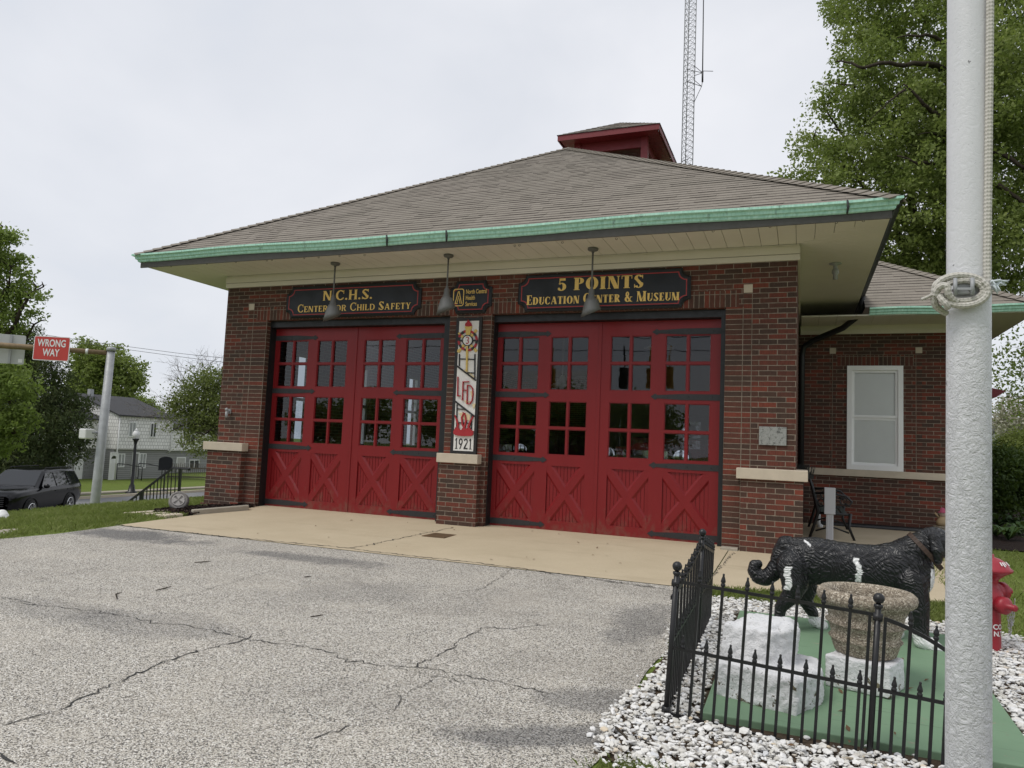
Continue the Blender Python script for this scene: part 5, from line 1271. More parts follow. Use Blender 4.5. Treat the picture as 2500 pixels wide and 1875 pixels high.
q.build('lettering', WHITE, H_)
q = MB()
for i_, (a_, l_) in enumerate(((-62, .035), (-52, .045), (-42, .03), (-20, .04), (-8, .03))):
    c1 = np.array((math.cos(R(a_)), math.sin(R(a_)), 0)); P1 = np.array((HX, HY, HB))+c1*.10+np.array((0, 0, .668)); P2 = P1+c1*l_*.6-np.array((0, 0, l_*.62)); q.bar(P1, P2, .008, .004, up=c1+np.array((0, 0, 1.)))
q.build('painted_marks', WHITE, H_)

# flagpole with halyard
FPO = empty('flagpole', (7.337, -7.55, -.19), 'thick white flagpole with blistered flaking paint in the foreground', 'flagpole')
ax_ = lambda z: np.array((7.337+.0082*(z+.19), -7.55, z)); q = MB(); zz_ = np.linspace(-.25, 9.5, 60); q.tube([ax_(z) for z in zz_], [.0695 if z < 3.5 else .0695-.003*(z-3.5) for z in zz_], 64); q.build('shaft', FLAKE, FPO)
yf = -7.628
CLT = [gy(2220+x/8.508, 620+y/8.508, yf-.03) for x, y in ((955, 505), (955, 860), (1310, 500), (1310, 855), (955, 725), (1310, 725))]
q = MB(); c0 = gy(2353, 700, -7.6); q.box(c0[0]-.03, -7.635, c0[2]-.035, c0[0]+.03, -7.60, c0[2]+.035); q.build('cleat_base', GREYM, FPO, bevel=.004)
q = MB(); q.tube([CLT[0], CLT[1]], .0065, 10); q.tube([CLT[2], CLT[3]], .0065, 10); q.bar(CLT[4], CLT[5], .008, .008); q.tube([CLT[4], CLT[4]+np.array((0, .03, 0))], .007, 8); q.tube([CLT[5], CLT[5]+np.array((0, .03, 0))], .007, 8); q.build('cleat', GREYM, FPO)
RP = empty('halyard_rope', (7.4, -7.62, 1.8), 'braided white rope looped and knotted round the flagpole cleat', 'rope')
def rope(pts, r, name='rope', n=14, mat=ROPE):
    P = [np.array(p, float) for p in pts]; D = []
    for i in range(len(P)-1):         # Catmull-Rom
        p0, p1, p2, p3 = P[max(i-1, 0)], P[i], P[i+1], P[min(i+2, len(P)-1)]
        for t in np.linspace(0, 1, 9)[:-1]: D.append(.5*((2*p1)+(-p0+p2)*t+(2*p0-5*p1+4*p2-p3)*t*t+(-p0+3*p1-3*p2+p3)*t**3))
    D.append(P[-1]); q = MB(); q.tube(D, r, n); o = q.build(name, mat, RP)
    ul = o.data.uv_layers.new(name='UVMap'); ln = [0]
    for a, b in zip(D[:-1], D[1:]): ln.append(ln[-1]+np.linalg.norm(b-a))
    for pol_ in o.data.polygons:
        vs_ = [o.data.loops[l].vertex_index for l in pol_.loop_indices]; kk = [v % n for v in vs_]; wrap = max(kk)-min(kk) > n/2
        for l, v, k_ in zip(pol_.loop_indices, vs_, kk): ul.data[l].uv = ((k_+(n if wrap and k_ < n/2 else 0))/n*.4, ln[min(v//n, len(ln)-1)]*3.6)
    return o
zp = lambda x, y, d=0: gy(2220+x/8.508, 620+y/8.508, yf-d)
rope([gy(2417, -250, -7.615), gy(2417, 10, -7.615), gy(2414, 300, -7.615), gy(2411, 560, -7.615), gy(2410, 640, -7.615), gy(2411, 690, -7.615), gy(2413, 716, -7.60)], .0128, 'halyard')
ell = lambda cx, cy, rx, ry, a: (cx+rx*math.cos(R(a)), cy-ry*math.sin(R(a)))
rope([zp(*ell(1075, 745, 545, 300, a), .005+.012*math.sin(R(a/2))) for a in range(-150, 190, 20)] + [zp(520, 1000, .0), zp(610, 1130, -.02), zp(760, 1230, -.05)], .0118, 'loop')
rope([zp(*ell(1085, 760, 450, 215, a), .012) for a in range(-155, 100, 17)] + [zp(900, 590, .01), zp(780, 640, .014)], .0112, 'loop')
rope([zp(*ell(1110, 770, 520, 305, a), .018) for a in range(-140, 60, 20)], .0112, 'loop')
rope([zp(540, 860, .02), zp(575, 740, .028), zp(690, 660, .034), zp(790, 690, .036), zp(800, 800, .034), zp(880, 920, .024), zp(1000, 990, .016)], .0118, 'knot')
rope([zp(600, 850, .02), zp(680, 960, .03), zp(770, 1060, .03), zp(800, 1120, .02)], .0105, 'knot')
rope([zp(640, 760, .03), zp(540, 800, .02), zp(430, 870, .012), zp(330, 915, .01), zp(245, 945, .01)], .0056, 'rope_tail')
q = MB()
for i in range(26):
    a = zp(1700+random.uniform(-20, 60), 640+random.uniform(-70, 70), random.uniform(-.02, .02)); tgt = random.choice([(2080, 560), (2040, 650), (1850, 820), (1960, 590), (1880, 760)]); b = zp(tgt[0]+random.uniform(-70, 20), tgt[1]+random.uniform(-30, 30), random.uniform(-.02, .02))
    q.tube([a, (a+b)/2+np.array((0, 0, random.uniform(-.006, .008))), b], [.004, .003, .0012], 5)
q.build('frayed_end', FRAY, RP)

# ================================================================== TREES AND PLANTS
def leaf_quads(C, size, asp=.55, droop=.0, flat=0.):
    """one small bent diamond per leaf, centres C (n,3)"""
    n = len(C); d = rng.normal(size=(n, 3)); d[:, 2] = d[:, 2]*(1-flat) - droop; d /= np.linalg.norm(d, axis=1)[:, None]
    r_ = rng.normal(size=(n, 3)); r_[:, 2] *= (1-flat*.8); b = np.cross(d, r_); b /= np.linalg.norm(b, axis=1)[:, None]+1e-9
    s = size*(.6+.8*rng.random(n))[:, None]
    V = np.stack([C - d*s*.5, C + b*s*asp*.5, C + d*s*.5, C - b*s*asp*.5], 1)
    return V.reshape(-1, 3), np.arange(n*4).reshape(n, 4)
def crown_points(blobs, n, tips=26, spread=.32, shell=.5):
    vol = np.array([b[1][0]*b[1][1]*b[1][2] if not np.isscalar(b[1]) else b[1]**3 for b in blobs])**(2/3); vol = vol/vol.sum(); P = []
    for (c, r), f in zip(blobs, vol):
        r = np.array((r, r, r) if np.isscalar(r) else r, float); m_ = max(8, int(n*f)); k = max(4, int(m_/tips))
        d = rng.normal(size=(k, 3)); d /= np.linalg.norm(d, axis=1)[:, None]; q = (shell+(1-shell)*rng.random(k)**.6)[:, None]*(.82+.36*rng.random((k, 1)))
        T = np.array(c)+d*q*r; idx = rng.integers(0, k, m_)
        P.append(T[idx] + np.clip(rng.normal(size=(m_, 3)), -1.9, 1.9)*spread*(.6+.7*rng.random((k, 1)))[idx]*np.array((1, 1, .65)))
    return np.concatenate(P)
def limb(q, a, b, r0, r1, n=7, wob=.05):
    a = np.array(a, float); b = np.array(b, float); L_ = np.linalg.norm(b-a); P = []
    for i in range(n+1):
        t = i/n; p = a+(b-a)*t + np.array((0, 0, L_*.08*math.sin(t*math.pi)))
        if 0 < i < n: p = p + rng.normal(size=3)*wob*L_*.4
        P.append(p)
    q.tube(P, list(np.linspace(r0, r1, n+1)), 7)
    return P
def tree(name, label, cat, base, ztrunk, tr, blobs, nleaf, lsize, mat, group=None, spread=.32, tips=26, twigs=0, asp=.55, droop=0, limbs=True, shell=.5, extra=None):
    T = empty(name, base, label, cat, group=group)
    q = MB(); top = np.array((base[0]+rng.normal(0, .1), base[1], ztrunk)); limb(q, (base[0], base[1], base[2]-.3), top, tr, tr*.62, 8, .012)
    if limbs:
        for c, r in blobs:
            st_p = np.array(base) + (top-np.array(base))*rng.uniform(.72, 1.0); P = limb(q, st_p, np.array(c)+rng.normal(size=3)*.2, tr*.38, tr*.07, 8, .06)
            rr_ = np.mean(r) if not np.isscalar(r) else r
            for k in range(5 if not twigs else twigs):
                p0 = P[rng.integers(4, 9)]; d = rng.normal(size=3); d[2] = abs(d[2])*.6; d /= np.linalg.norm(d); limb(q, p0, p0+d*rr_*rng.uniform(.6, 1.08), tr*.10, tr*.018, 5, .09)
    if extra: extra(q)
    q.build('trunk', BARK, T)
    V, F = leaf_quads(crown_points(blobs, nleaf, tips, spread, shell), lsize, asp, droop)
    me = quads('crown', V-np.array(base), F); finish('crown', me, mat, T, (0, 0, 0), local=True)
    return T
def pb(px, py, d, rpx, sq=1.): r = rpx*d/FOC; return (tuple(dep(px, py, d)), (r, r, r*sq))
# the big maple behind the wing
def front_limbs(q):
    for pts_, r0 in ((((2352, 330, 22.5), (2309, 172, 20.6), (2210, 160, 19.8), (2108, 166, 19.6), (2040, 150, 20)), .10), (((2352, 480, 22.5), (2306, 306, 20.2), (2255, 255, 19.6), (2205, 205, 19.6)), .10), (((2360, 260, 22.5), (2306, 104, 20.5), (2250, 88, 20), (2190, 92, 20)), .08),
        (((2350, 560, 22), (2306, 412, 20), (2240, 400, 19.6), (2190, 380, 19.7)), .08), (((2370, 420, 22), (2427, 371, 20), (2500, 410, 19.5), (2580, 430, 19.5)), .10), (((2370, 520, 22), (2422, 448, 20), (2500, 497, 19.5), (2580, 520, 19.5)), .10), (((2352, 430, 22), (2290, 330, 20), (2240, 330, 19.6)), .05), (((2210, 219, 19.6), (2160, 260, 19.6), (2120, 300, 19.8)), .035)):
        P = [dep(*t) for t in pts_]
        for i, (a, b) in enumerate(zip(P[:-1], P[1:])): n_ = len(P)-1; limb(q, a, b, r0*(1-i/n_*.8), r0*(1-(i+1)/n_*.8), 5, .035)
d = 23
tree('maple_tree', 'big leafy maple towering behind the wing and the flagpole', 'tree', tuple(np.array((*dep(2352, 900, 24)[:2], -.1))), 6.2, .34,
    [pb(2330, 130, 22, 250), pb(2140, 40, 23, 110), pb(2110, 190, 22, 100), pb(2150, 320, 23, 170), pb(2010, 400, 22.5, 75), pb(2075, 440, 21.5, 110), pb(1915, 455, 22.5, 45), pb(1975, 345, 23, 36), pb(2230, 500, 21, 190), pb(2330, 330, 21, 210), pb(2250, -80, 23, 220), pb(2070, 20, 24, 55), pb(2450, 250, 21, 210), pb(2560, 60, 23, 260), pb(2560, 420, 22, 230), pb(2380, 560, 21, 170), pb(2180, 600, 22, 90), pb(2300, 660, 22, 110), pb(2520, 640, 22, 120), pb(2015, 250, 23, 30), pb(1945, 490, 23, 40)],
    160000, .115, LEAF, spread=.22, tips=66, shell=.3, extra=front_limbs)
# thin airy branches right of the flagpole
tree('young_tree', 'thin airy tree seen beyond the right end of the wing', 'tree', (*dep(2600, 1150, 26)[:2], 0), 4.5, .12, [pb(2470, 900, 26, 60), pb(2520, 850, 26, 70), pb(2440, 960, 27, 45), pb(2510, 980, 26, 50), pb(2560, 920, 26, 90)], 2100, .13, LEAF, spread=.35, tips=16, twigs=9)
tree('flowering_tree', 'small tree in creamy white blossom before the pale gabled house', 'tree', (*dep(2490, 1180, 30)[:2], 0), 2.5, .10, [pb(2470, 1015, 30, 34), pb(2445, 1035, 30, 30), pb(2495, 1040, 30, 40), pb(2480, 985, 30, 22)], 2600, .13, BLOSSOM, spread=.22, tips=14)
# hedge, hostas and mulch at the right edge
q = MB(); q.add([(8.9, 2.45, .012), (40, 2.45, .012), (40, 14, .012), (9.4, 14, .012)], [(0, 1, 2, 3)]); tag(q.build('mulch_bed', MULCH), kind='structure')
tree('hedge_shrub', 'dense dark green shrub behind the flagpole at the right edge', 'shrub', (*dep(2470, 1260, 16.5)[:2], 0), .7, .05, [pb(2440, 1150, 16.5, 62), pb(2495, 1150, 16.5, 70), pb(2470, 1190, 16, 75), pb(2440, 1210, 16.3, 45), pb(2550, 1170, 16.5, 80)], 15000, .075, LEAF_HEDGE, spread=.11, tips=34)
tree('garden_shrub', 'taller green shrub under the window of the gabled house', 'shrub', (*dep(2480, 1200, 21)[:2], 0), 1, .05, [pb(2450, 1090, 21, 28), pb(2490, 1085, 21, 34), pb(2470, 1105, 21, 40)], 3800, .09, LEAF, spread=.14, tips=22)
for k, (px, py) in enumerate(((2432, 1310), (2462, 1318), (2488, 1306), (2440, 1285), (2475, 1288))):
    p = gz(px, py, .02); n_ = 34; V = []; F = []
    for i in range(n_):
        a = rng.uniform(0, 6.28); L_ = rng.uniform(.22, .38); dv = np.array((math.cos(a), math.sin(a), 0)); sd_ = np.array((-math.sin(a), math.cos(a), 0)); w_ = L_*.22; b = len(V); up = rng.uniform(.5, 1.1)
        for t, ww, zz in ((0, .15, 0), (.45, 1, .62*up), (.8, .75, .66*up), (1, .05, .5*up)): V += [p + dv*L_*t - sd_*w_*ww/2 + (0, 0, L_*zz), p + dv*L_*t + sd_*w_*ww/2 + (0, 0, L_*zz)]
        F += [(b, b+1, b+3, b+2), (b+2, b+3, b+5, b+4), (b+4, b+5, b+7, b+6)]
    q = MB(); q.add(V, F, 0, True); tag(q.build('hosta_plant', LEAF_HOSTA), 'broad-leaved hosta plant in the mulch in front of the dark shrub', 'plant', 'hosta plants in front of the shrub')

# pale gabled house at the right edge
p0 = dep(2470, 1030, 42); HZ0 = 0
GH = empty('gabled_house', (p0[0], p0[1], 0), 'pale house with a steep gable seen past the flagpole', 'house')
q = MB(); gx0, gx1 = dep(2400, 1100, 42)[0], dep(2545, 1100, 42)[0]; yy = p0[1]; ze = dep(2440, 1088, 42)[2]; za = dep(2468, 1024, 42)[2]; gxm = dep(2468, 1024, 42)[0]
q.prism([(gx0, yy, -.3), (gx1, yy, -.3), (gx1, yy, ze), (gxm, yy, za), (gx0, yy, ze)], (0, 6, 0)); q.build('wall', SID_W, GH)
q = MB()
for s, xe in ((-1, gx0), (1, gx1)): q.prism([(gxm, yy-.35, za+.02), (xe+s*.35, yy-.35, ze-.25), (xe+s*.35, yy-.35, ze-.10), (gxm, yy-.35, za+.22)], (0, 6.7, 0))
q.build('roof', ROOFD, GH)
wc = dep(2465, 1085, 42); q = MB()
for (a, b, c, d_) in ((-.42, .42, -.5, -.42), (-.42, .42, .36, .44), (-.42, -.34, -.419, .359), (.34, .42, -.419, .359), (-.03, .03, -.419, .359)): q.box(wc[0]+a, yy-.06, wc[2]+c, wc[0]+b, yy-.002, wc[2]+d_)
wf = q.build('window', WHITE, GH); q = MB(); q.box(wc[0]-.34, yy-.03, wc[2]-.42, wc[0]+.34, yy-.004, wc[2]+.36); q.build('pane', HGLASS, wf)
# red-brown eave corner seen beyond the flagpole
pe = dep(2424, 962, 22); q = MB(); q.prism([(pe[0]-2.5, pe[1], pe[2]-.1), (pe[0]+.08, pe[1], pe[2]-.1), (pe[0]+.34, pe[1], pe[2]+.1), (pe[0], pe[1], pe[2]+.18), (pe[0]-2.5, pe[1], pe[2]+.5)], (0, 1.5, 0))
PVb = empty('garden_shed', (pe[0]-1, pe[1]+.7, 0), 'dark red eave corner of a small outbuilding poking out behind the flagpole', 'shed'); q.build('roof', RED_DK, PVb); q = MB(); q.box(pe[0]-2.4, pe[1]+.2, -.1, pe[0]-.05, pe[1]+1.4, pe[2]-.1); q.build('wall', paint('shed_wall', (.10, .03, .025), .8, .2), PVb)

# between pilaster and wing
pz = gz(2027, 1312, -.045); pz = np.array((7.22, 1.9, -.04)); q = MB()
zt = gy(2020, 1240, 1.9)[2]; zt2 = gy(2020, 1192, 1.9)[2]
q.box(pz[0]-.052, pz[1]-.052, -.06, pz[0]+.052, pz[1]+.052, zt); 
for s in (-.028, 0, .028): q.box(pz[0]+s-.006, pz[1]-.058, -.06, pz[0]+s+.006, pz[1]-.0525, zt-.01)
q.box(pz[0]-.078, pz[1]-.078, zt-.09, pz[0]+.078, pz[1]+.078, zt2+.01, 0)
tag(q.build('utility_post', GREYPL, bevel=.03), 'light grey square plastic post standing in front of the wing wall', 'post')
DP = MB(); n = 150; zc = .075; r0 = .062; V = []
prof_ = [(r0*(1 if i % 2 else .86), 7.05+i*2.3/n) for i in range(n+1)]; DP.lathe([(r, x) for r, x in prof_], (0, 4.56, zc-.05), 12, (1, 0, 0)); tag(DP.build('drain_pipe', BLACKM), 'black corrugated drain pipe lying along the foot of the wing wall', 'pipe')
# iron bench seen end on
BN = empty('garden_bench', (7.25, 2.9, -.045), 'dark ornamental iron bench seen end on against the pier side', 'bench')
GREENW = paint('dark_green_slat', (.03, .042, .038), .6, .3, 12); IRON = BLACKM
bx0 = 6.80
for i in range(4): q = MB(); z = .45+i*.16; x = bx0+.27-i*.045; q.bar((x, 2.1, z), (x, 3.9, z), .03, .12); q.build('back_slat', GREENW, BN)
for i in range(4): q = MB(); x = bx0+.34+i*.1; q.bar((x, 2.1, .40), (x, 3.9, .40), .075, .03); q.build('seat_slat', GREENW, BN)
for yv in (2.05, 3.9):
    q = MB(); q.tube([(bx0+.10, yv, 1.02), (bx0+.17, yv, .8), (bx0+.26, yv, .42), (bx0+.2, yv, .2), (bx0+.12, yv, -.04)], [.018, .022, .028, .024, .02], 8)
    q.tube([(bx0+.72, yv, .42), (bx0+.70, yv, .2), (bx0+.80, yv, -.04)], [.026, .022, .018], 8); q.tube([(bx0+.26, yv, .40), (bx0+.72, yv, .40)], .02, 8)
    q.tube([(bx0+.17, yv, .70), (bx0+.45, yv, .72), (bx0+.66, yv, .68), (bx0+.74, yv, .60), (bx0+.70, yv, .53), (bx0+.64, yv, .57)], .018, 8)
    for k in range(5): c_ = (bx0+.30+.08*k, yv, .56+.05*math.sin(k*2)); q.tube([(c_[0]+.045*math.cos(a), yv, c_[2]+.06*math.sin(a)) for a in np.linspace(0, 5.6, 12)], .010, 6)
    q.tube([(bx0+.22, yv, .12), (bx0+.45, yv, .2), (bx0+.70, yv, .12)], .014, 6); q.build('bench_end', IRON, BN)
q = MB(); bb = np.array((6.86, 1.9, 0)); q.tube([(6.80, 1.45, -.02), (6.83, 1.5, .95)], .012, 8); q.box(6.74, 1.44, .94, 6.98, 1.54, 1.0)
for i in range(70): x = 6.745+.23*rng.random(); y = 1.45+.08*rng.random(); q.tube([(x, y, 1.0), (x+(x-6.86)*.35+rng.normal(0, .01), y, 1.14+rng.uniform(-.02, .02))], [.003, .002], 3)
tag(q.build('broom', paint('broom_bristle', (.025, .028, .025), .8, .3)), 'dark bristled broom propped head up beside the pier', 'broom')
q = MB(); wp = gz(2000, 1292, -.03); q.tube([(wp[0], wp[1], -.03), (wp[0]+.02, wp[1], .04), (wp[0]-.01, wp[1], .07), (wp[0]-.01, wp[1], .24)], [.05, .05, .035, .035], 10); tag(q.build('pipe_elbow', WHITE), 'short white plastic pipe elbow under the iron bench', 'pipe')
# small figurine by the wing
fp = gy(2301, 1290, 4.35); fp[2] = -.05; FG = empty('garden_figurine', tuple(fp), 'small garden figurine with a pink hat half hidden by the flagpole', 'figurine')
ft = gy(2301, 1236, 4.35)[2]
q = MB(); q.lathe([(.16, 0), (.15, .05), (.13, ft*.35), (.15, ft*.4), (0, ft*.42)], fp, 14); q.build('stand', AGGR, FG)
q = MB(); q.lathe([(0, ft*.42), (.09, ft*.42), (.10, ft*.55), (.06, ft*.72), (.04, ft*.78), (0, ft*.8)], fp, 14); q.tube([fp+(-.05, -.02, ft*.68), fp+(-.12, -.03, ft*.86)], [.02, .014], 6); q.build('body', paint('figurine_tan', (.35, .26, .15), .8, .3, 20), FG)
q = MB(); q.ball(fp+(0, -.02, ft*.84), .055); q.build('head', paint('figurine_face', (.55, .42, .33), .7, .1), FG); q = MB(); q.lathe([(.075, ft*.88), (.075, ft*.90), (.045, ft*.91), (.035, ft*1.03), (0, ft*1.06)], fp+(0, -.02, 0), 12); q.build('hat', paint('figurine_pink', (.35, .06, .12), .7, .2), FG)
# rusty cover in the apron
q = MB(); c0 = gg(1073, 1310); q.box(c0[0]-.17, c0[1]-.20, c0[2]+.012, c0[0]+.17, c0[1]+.20, c0[2]+.02); 
for i in range(7): q.box(c0[0]-.15, c0[1]-.18+i*.055, c0[2]+.0205, c0[0]+.15, c0[1]-.16+i*.055, c0[2]+.024)
tag(q.build('drain_cover', paint('rust_cover', (.13, .08, .04), .85, .4, 10)), 'rusty square drain cover set in the concrete apron', 'drain cover')

# ================================================================== LEFT SIDE
q = MB(); q.add([(x, y, hz(x, y)+.03) for x, y in ((-3.3, -1.25), (-2.75, -1.75), (-2.3, -1.85), (-1.93, -1.8), (-1.9, -.5), (-2.0, -.25), (-2.95, -.25), (-3.2, -.7))], [tuple(range(8))]); tag(q.build('mulch_bed', MULCH), kind='structure')
n = 2600; V = []; F = []
for i in range(n):
    while True:
        x, y = rng.uniform(-3.3, -1.9), rng.uniform(-1.85, -.25)
        if y > -1.75+.0*(x) and x > -3.25 + max(0, (-y-1.2))*1.0 and not (x < -3.0 and y > -.6): break
    c = np.array((x, y, hz(x, y)+.04+.012*rng.random())); a = rng.normal(size=3); a /= np.linalg.norm(a); a[2] *= .3; b = np.cross(a, rng.normal(size=3)); b /= np.linalg.norm(b); L_ = rng.uniform(.012, .035); w_ = L_*.35
    k = len(V); V += [c-a*L_-b*w_, c+a*L_-b*w_, c+a*L_+b*w_, c-a*L_+b*w_]; F.append((k, k+1, k+2, k+3))
me = bpy.data.meshes.new('mulch_chips'); me.from_pydata([tuple(v) for v in V], [], F); tag(finish('mulch_chips', me, CHIP, None, np.zeros(3)), 'dark bark mulch chips at the left corner of the station', kind='stuff')
q = MB(); q.prism([(-1.93, -1.70, -.06), (-1.70, -.73, -.03), (-1.80, -.62, -.03), (-2.05, -1.62, -.06)][::-1], (0, 0, .105)); tag(q.build('concrete_curb', OLDC, bevel=.012), 'broken concrete curb edging the mulch bed', 'curb')
for P_, lab in (([(-3.2, -1.86), (-2.86, -1.86), (-2.62, -1.48), (-2.86, -1.36)], 'long pale flagstone beside the carved stone at the mulch edge'), ([(-2.66, -1.98), (-2.42, -2.0), (-2.26, -1.82), (-2.5, -1.78)], 'small middle flagstone between grass and mulch'), ([(-2.24, -2.14), (-1.99, -2.16), (-1.94, -1.88), (-2.12, -1.84)], 'flagstone nearest the concrete apron')):
    q = MB(); q.prism([(x, y, hz(x, y)+.0) for x, y in P_], (0, 0, .05)); tag(q.build('flagstone', LIME, bevel=.01), lab, 'flagstone', 'flagstones at the mulch edge')
# carved round stone
CS = empty('carved_stone', (-2.92, -1.02, -.05), 'grey wheel-shaped garden stone carved with a round emblem in the mulch', 'stone')
GST = N('carved_grey'); p = GST.pos(); GST.col(GST.mix(GST.noise(p, 26, 5, .7), (.13, .12, .115), (.36, .34, .32))); GST.bump(GST.noise(p, 40, 4), .6, .01); GST = GST.set(.85)
fd = np.array((.62, -.72, .30)); fd /= np.linalg.norm(fd); cc_ = np.array((-2.90, -1.05, .09)); rs = .15
q = MB(); q.lathe([(0, -.12), (rs*.98, -.12), (rs*1.08, -.06), (rs, .035), (rs*.86, .06), (rs*.8, .045), (rs*.72, .05), (0, .05)], cc_, 22, fd, warp=lambda p, r, z, a: p*(1+.05*math.sin(11*a)*(z < .04)))
q.build('stone', GST, CS)
q = MB(); u_ = np.cross((0, 0, 1), fd); u_ /= np.linalg.norm(u_); v_ = np.cross(fd, u_)
q.tube([cc_+fd*.055+rs*.62*(u_*math.cos(a)+v_*math.sin(a)) for a in np.linspace(0, 6.283, 25)], .009, 6)
cross_ = []
for k in range(4):
    a = k*math.pi/2; cr_ = lambda x, y: (x*math.cos(a)-y*math.sin(a), x*math.sin(a)+y*math.cos(a)); cross_.append([cr_(.012, .0), cr_(.085, -.05), cr_(.085, .05)])
put_polys(q, cross_, cc_+fd*.05, u_, v_, fd, th=.010); q.build('emblem', paint('carved_light', (.42, .40, .38), .8, .2), CS)
# railing of the steps
RL = empty('stair_railing', (-9.5, 4.7, -1.3), 'black metal stair railing descending the slope to the street', 'railing')
o3 = lambda x, y, d: dep(200+x/5.353, 950+y/5.353, d)
a, b, c = o3(1400, 1045, 20), o3(1190, 1030, 20), o3(560, 1510, 20)
def part_bar(n_, p, r_, k=.035): q = MB(); q.bar(p, r_, k, k, up=(1, .3, 0)); q.build(n_, BLACKM, RL)
part_bar('handrail', a, b, .05); part_bar('handrail', b, c, .05); q = MB(); q.ball(a, .045); q.build('end_knob', BLACKM, RL)
e1, e2 = o3(1200, 1390, 20), o3(760, 1720, 20); part_bar('lower_rail', o3(1265, 1392, 20), e1); part_bar('lower_rail', e1, e2)
for px, tp, bt in [(1232, 1033, 1390), (1178, 1040, 1395)] + [(1178-46.5*k, 1040+35.6*k, 1405+34*k) for k in range(1, 12)]:
    part_bar('baluster', o3(px, tp, 20), o3(px-22, bt, 20), .022)
part_bar('post', o3(1288, 1033, 20), o3(1262, 1480, 20), .06); part_bar('post', o3(775, 1345, 20), o3(755, 1720, 20), .06)
# utility pole with sign arm
UP = empty('sign_gantry', (-10.2, 3.35, -1.4), 'grey galvanised pole with a rusty horizontal arm carrying traffic signs', 'gantry')
t0, b0 = dep(272, 850, 19), dep(232, 1228, 19); q = MB(); dn = (b0-t0); q.tube([t0, b0, b0+dn*.45], [.095, .118, .13], 18); q.build('pole', GALV, UP)
q = MB(); q.lathe([(.098, -.10), (.115, -.10), (.118, -.04), (.10, 0), (.03, .02), (0, .02)], t0+np.array((0, 0, .02)), 16); q.build('cap', GREYM, UP)
q = MB(); A0 = dep(268, 862, 19); A1 = dep(0, 843, 18.2); A2 = dep(-400, 815, 17.2); q.tube([A0, A1, A2], [.062, .075, .09], 14); q.build('arm', RUST, UP)
q = MB()
for f_ in (.20, .37, .62): m_ = A0+(A1-A0)*f_; q.tube([m_, m_+(A1-A0)*.025], .074, 14)
q.build('white_band', WHITE, UP)
q = MB(); q.tube([A0+np.array((0, 0, -.08)), A0+np.array((0, 0, .08))], .125, 14); q.bar(A0+(A1-A0)*.03+np.array((0, 0, -.07)), A0+(A1-A0)*.03+np.array((0, 0, .07)), .18, .05); q.build('bracket', RUST, UP)
fz = dep(236, 1060, 18.9); q = MB(); q.box(fz[0]-.30, fz[1]-.28, fz[2]-.13, fz[0]-.05, fz[1]+.0, fz[2]+.13); fo = q.build('loudspeaker', WHITE, UP, bevel=.03)  # white loudspeaker box on the pole, gives no light
q = MB(); q.tube([fz+(-.06, -.1, .03), dep(238, 1058, 19)+(0, 0, .02)], .03, 8); q.build('bracket', GREYM, fo)
def plate(mb, O, U, Vv, Nn, w_, h_, r_, th, mi=0):
    P = rr(-w_/2, -h_/2, w_/2, h_/2, r_, 5); put_polys(mb, [P], O, U, Vv, Nn, th=th, mi=mi)
SO = dep(126, 851, 18.1); rt = CR*math.cos(R(-2))+0*CU; up_ = np.array((.0, 0, 1.)); rt = np.array((CR[0], CR[1], -.012)); rt /= np.linalg.norm(rt); nn_ = np.cross(rt, up_); nn_ /= np.linalg.norm(nn_); up_ = np.cross(nn_, rt)
TS = empty('traffic_sign', tuple(SO), 'red WRONG WAY traffic sign with white letters on the rusty arm', 'sign')
q = MB(); plate(q, SO, rt, up_, nn_, .895, .605, .04, .006); q.build('plate', SIGNW, TS)
q = MB(); plate(q, SO+nn_*.0065, rt, up_, nn_, .86, .57, .03, .0015); q.build('red_face', SIGNRED, TS)
q = MB()
for i, (t, wd_) in enumerate((('WRONG', .70), ('WAY', .42))): put_font(q, t, .25, SO+nn_*.009+up_*(.05-i*.235), rt, up_, nn_, width=wd_, bold=.005)
q.build('lettering', SIGNW, TS)
SB = dep(22, 851, 18.35); n2 = np.array((math.cos(.35)*nn_[0]-math.sin(.35)*nn_[1], math.sin(.35)*nn_[0]+math.cos(.35)*nn_[1], 0)); r2_ = np.cross((0, 0, 1), n2)
BS = empty('traffic_sign', tuple(SB), 'bare aluminium back of a traffic sign at the left end of the arm', 'sign')
q = MB(); plate(q, SB-n2*.14, r2_, (.0, 0, 1), n2, .62, .74, .04, .005); q.build('plate', SIGNBK, BS)
q = MB(); q.bar(SB-n2*.10+np.array((.0, 0, -.36)), SB-n2*.10+np.array((.0, 0, .36)), .05, .03, up=n2); q.build('stiffener', GREYM, BS)
q = MB(); plate(q, SB-n2*.133+r2_*.23+np.array((0, 0, -.28)), r2_, (0, 0, 1), n2, .09, .09, .004, .002); q.build('sticker', SIGNW, BS)
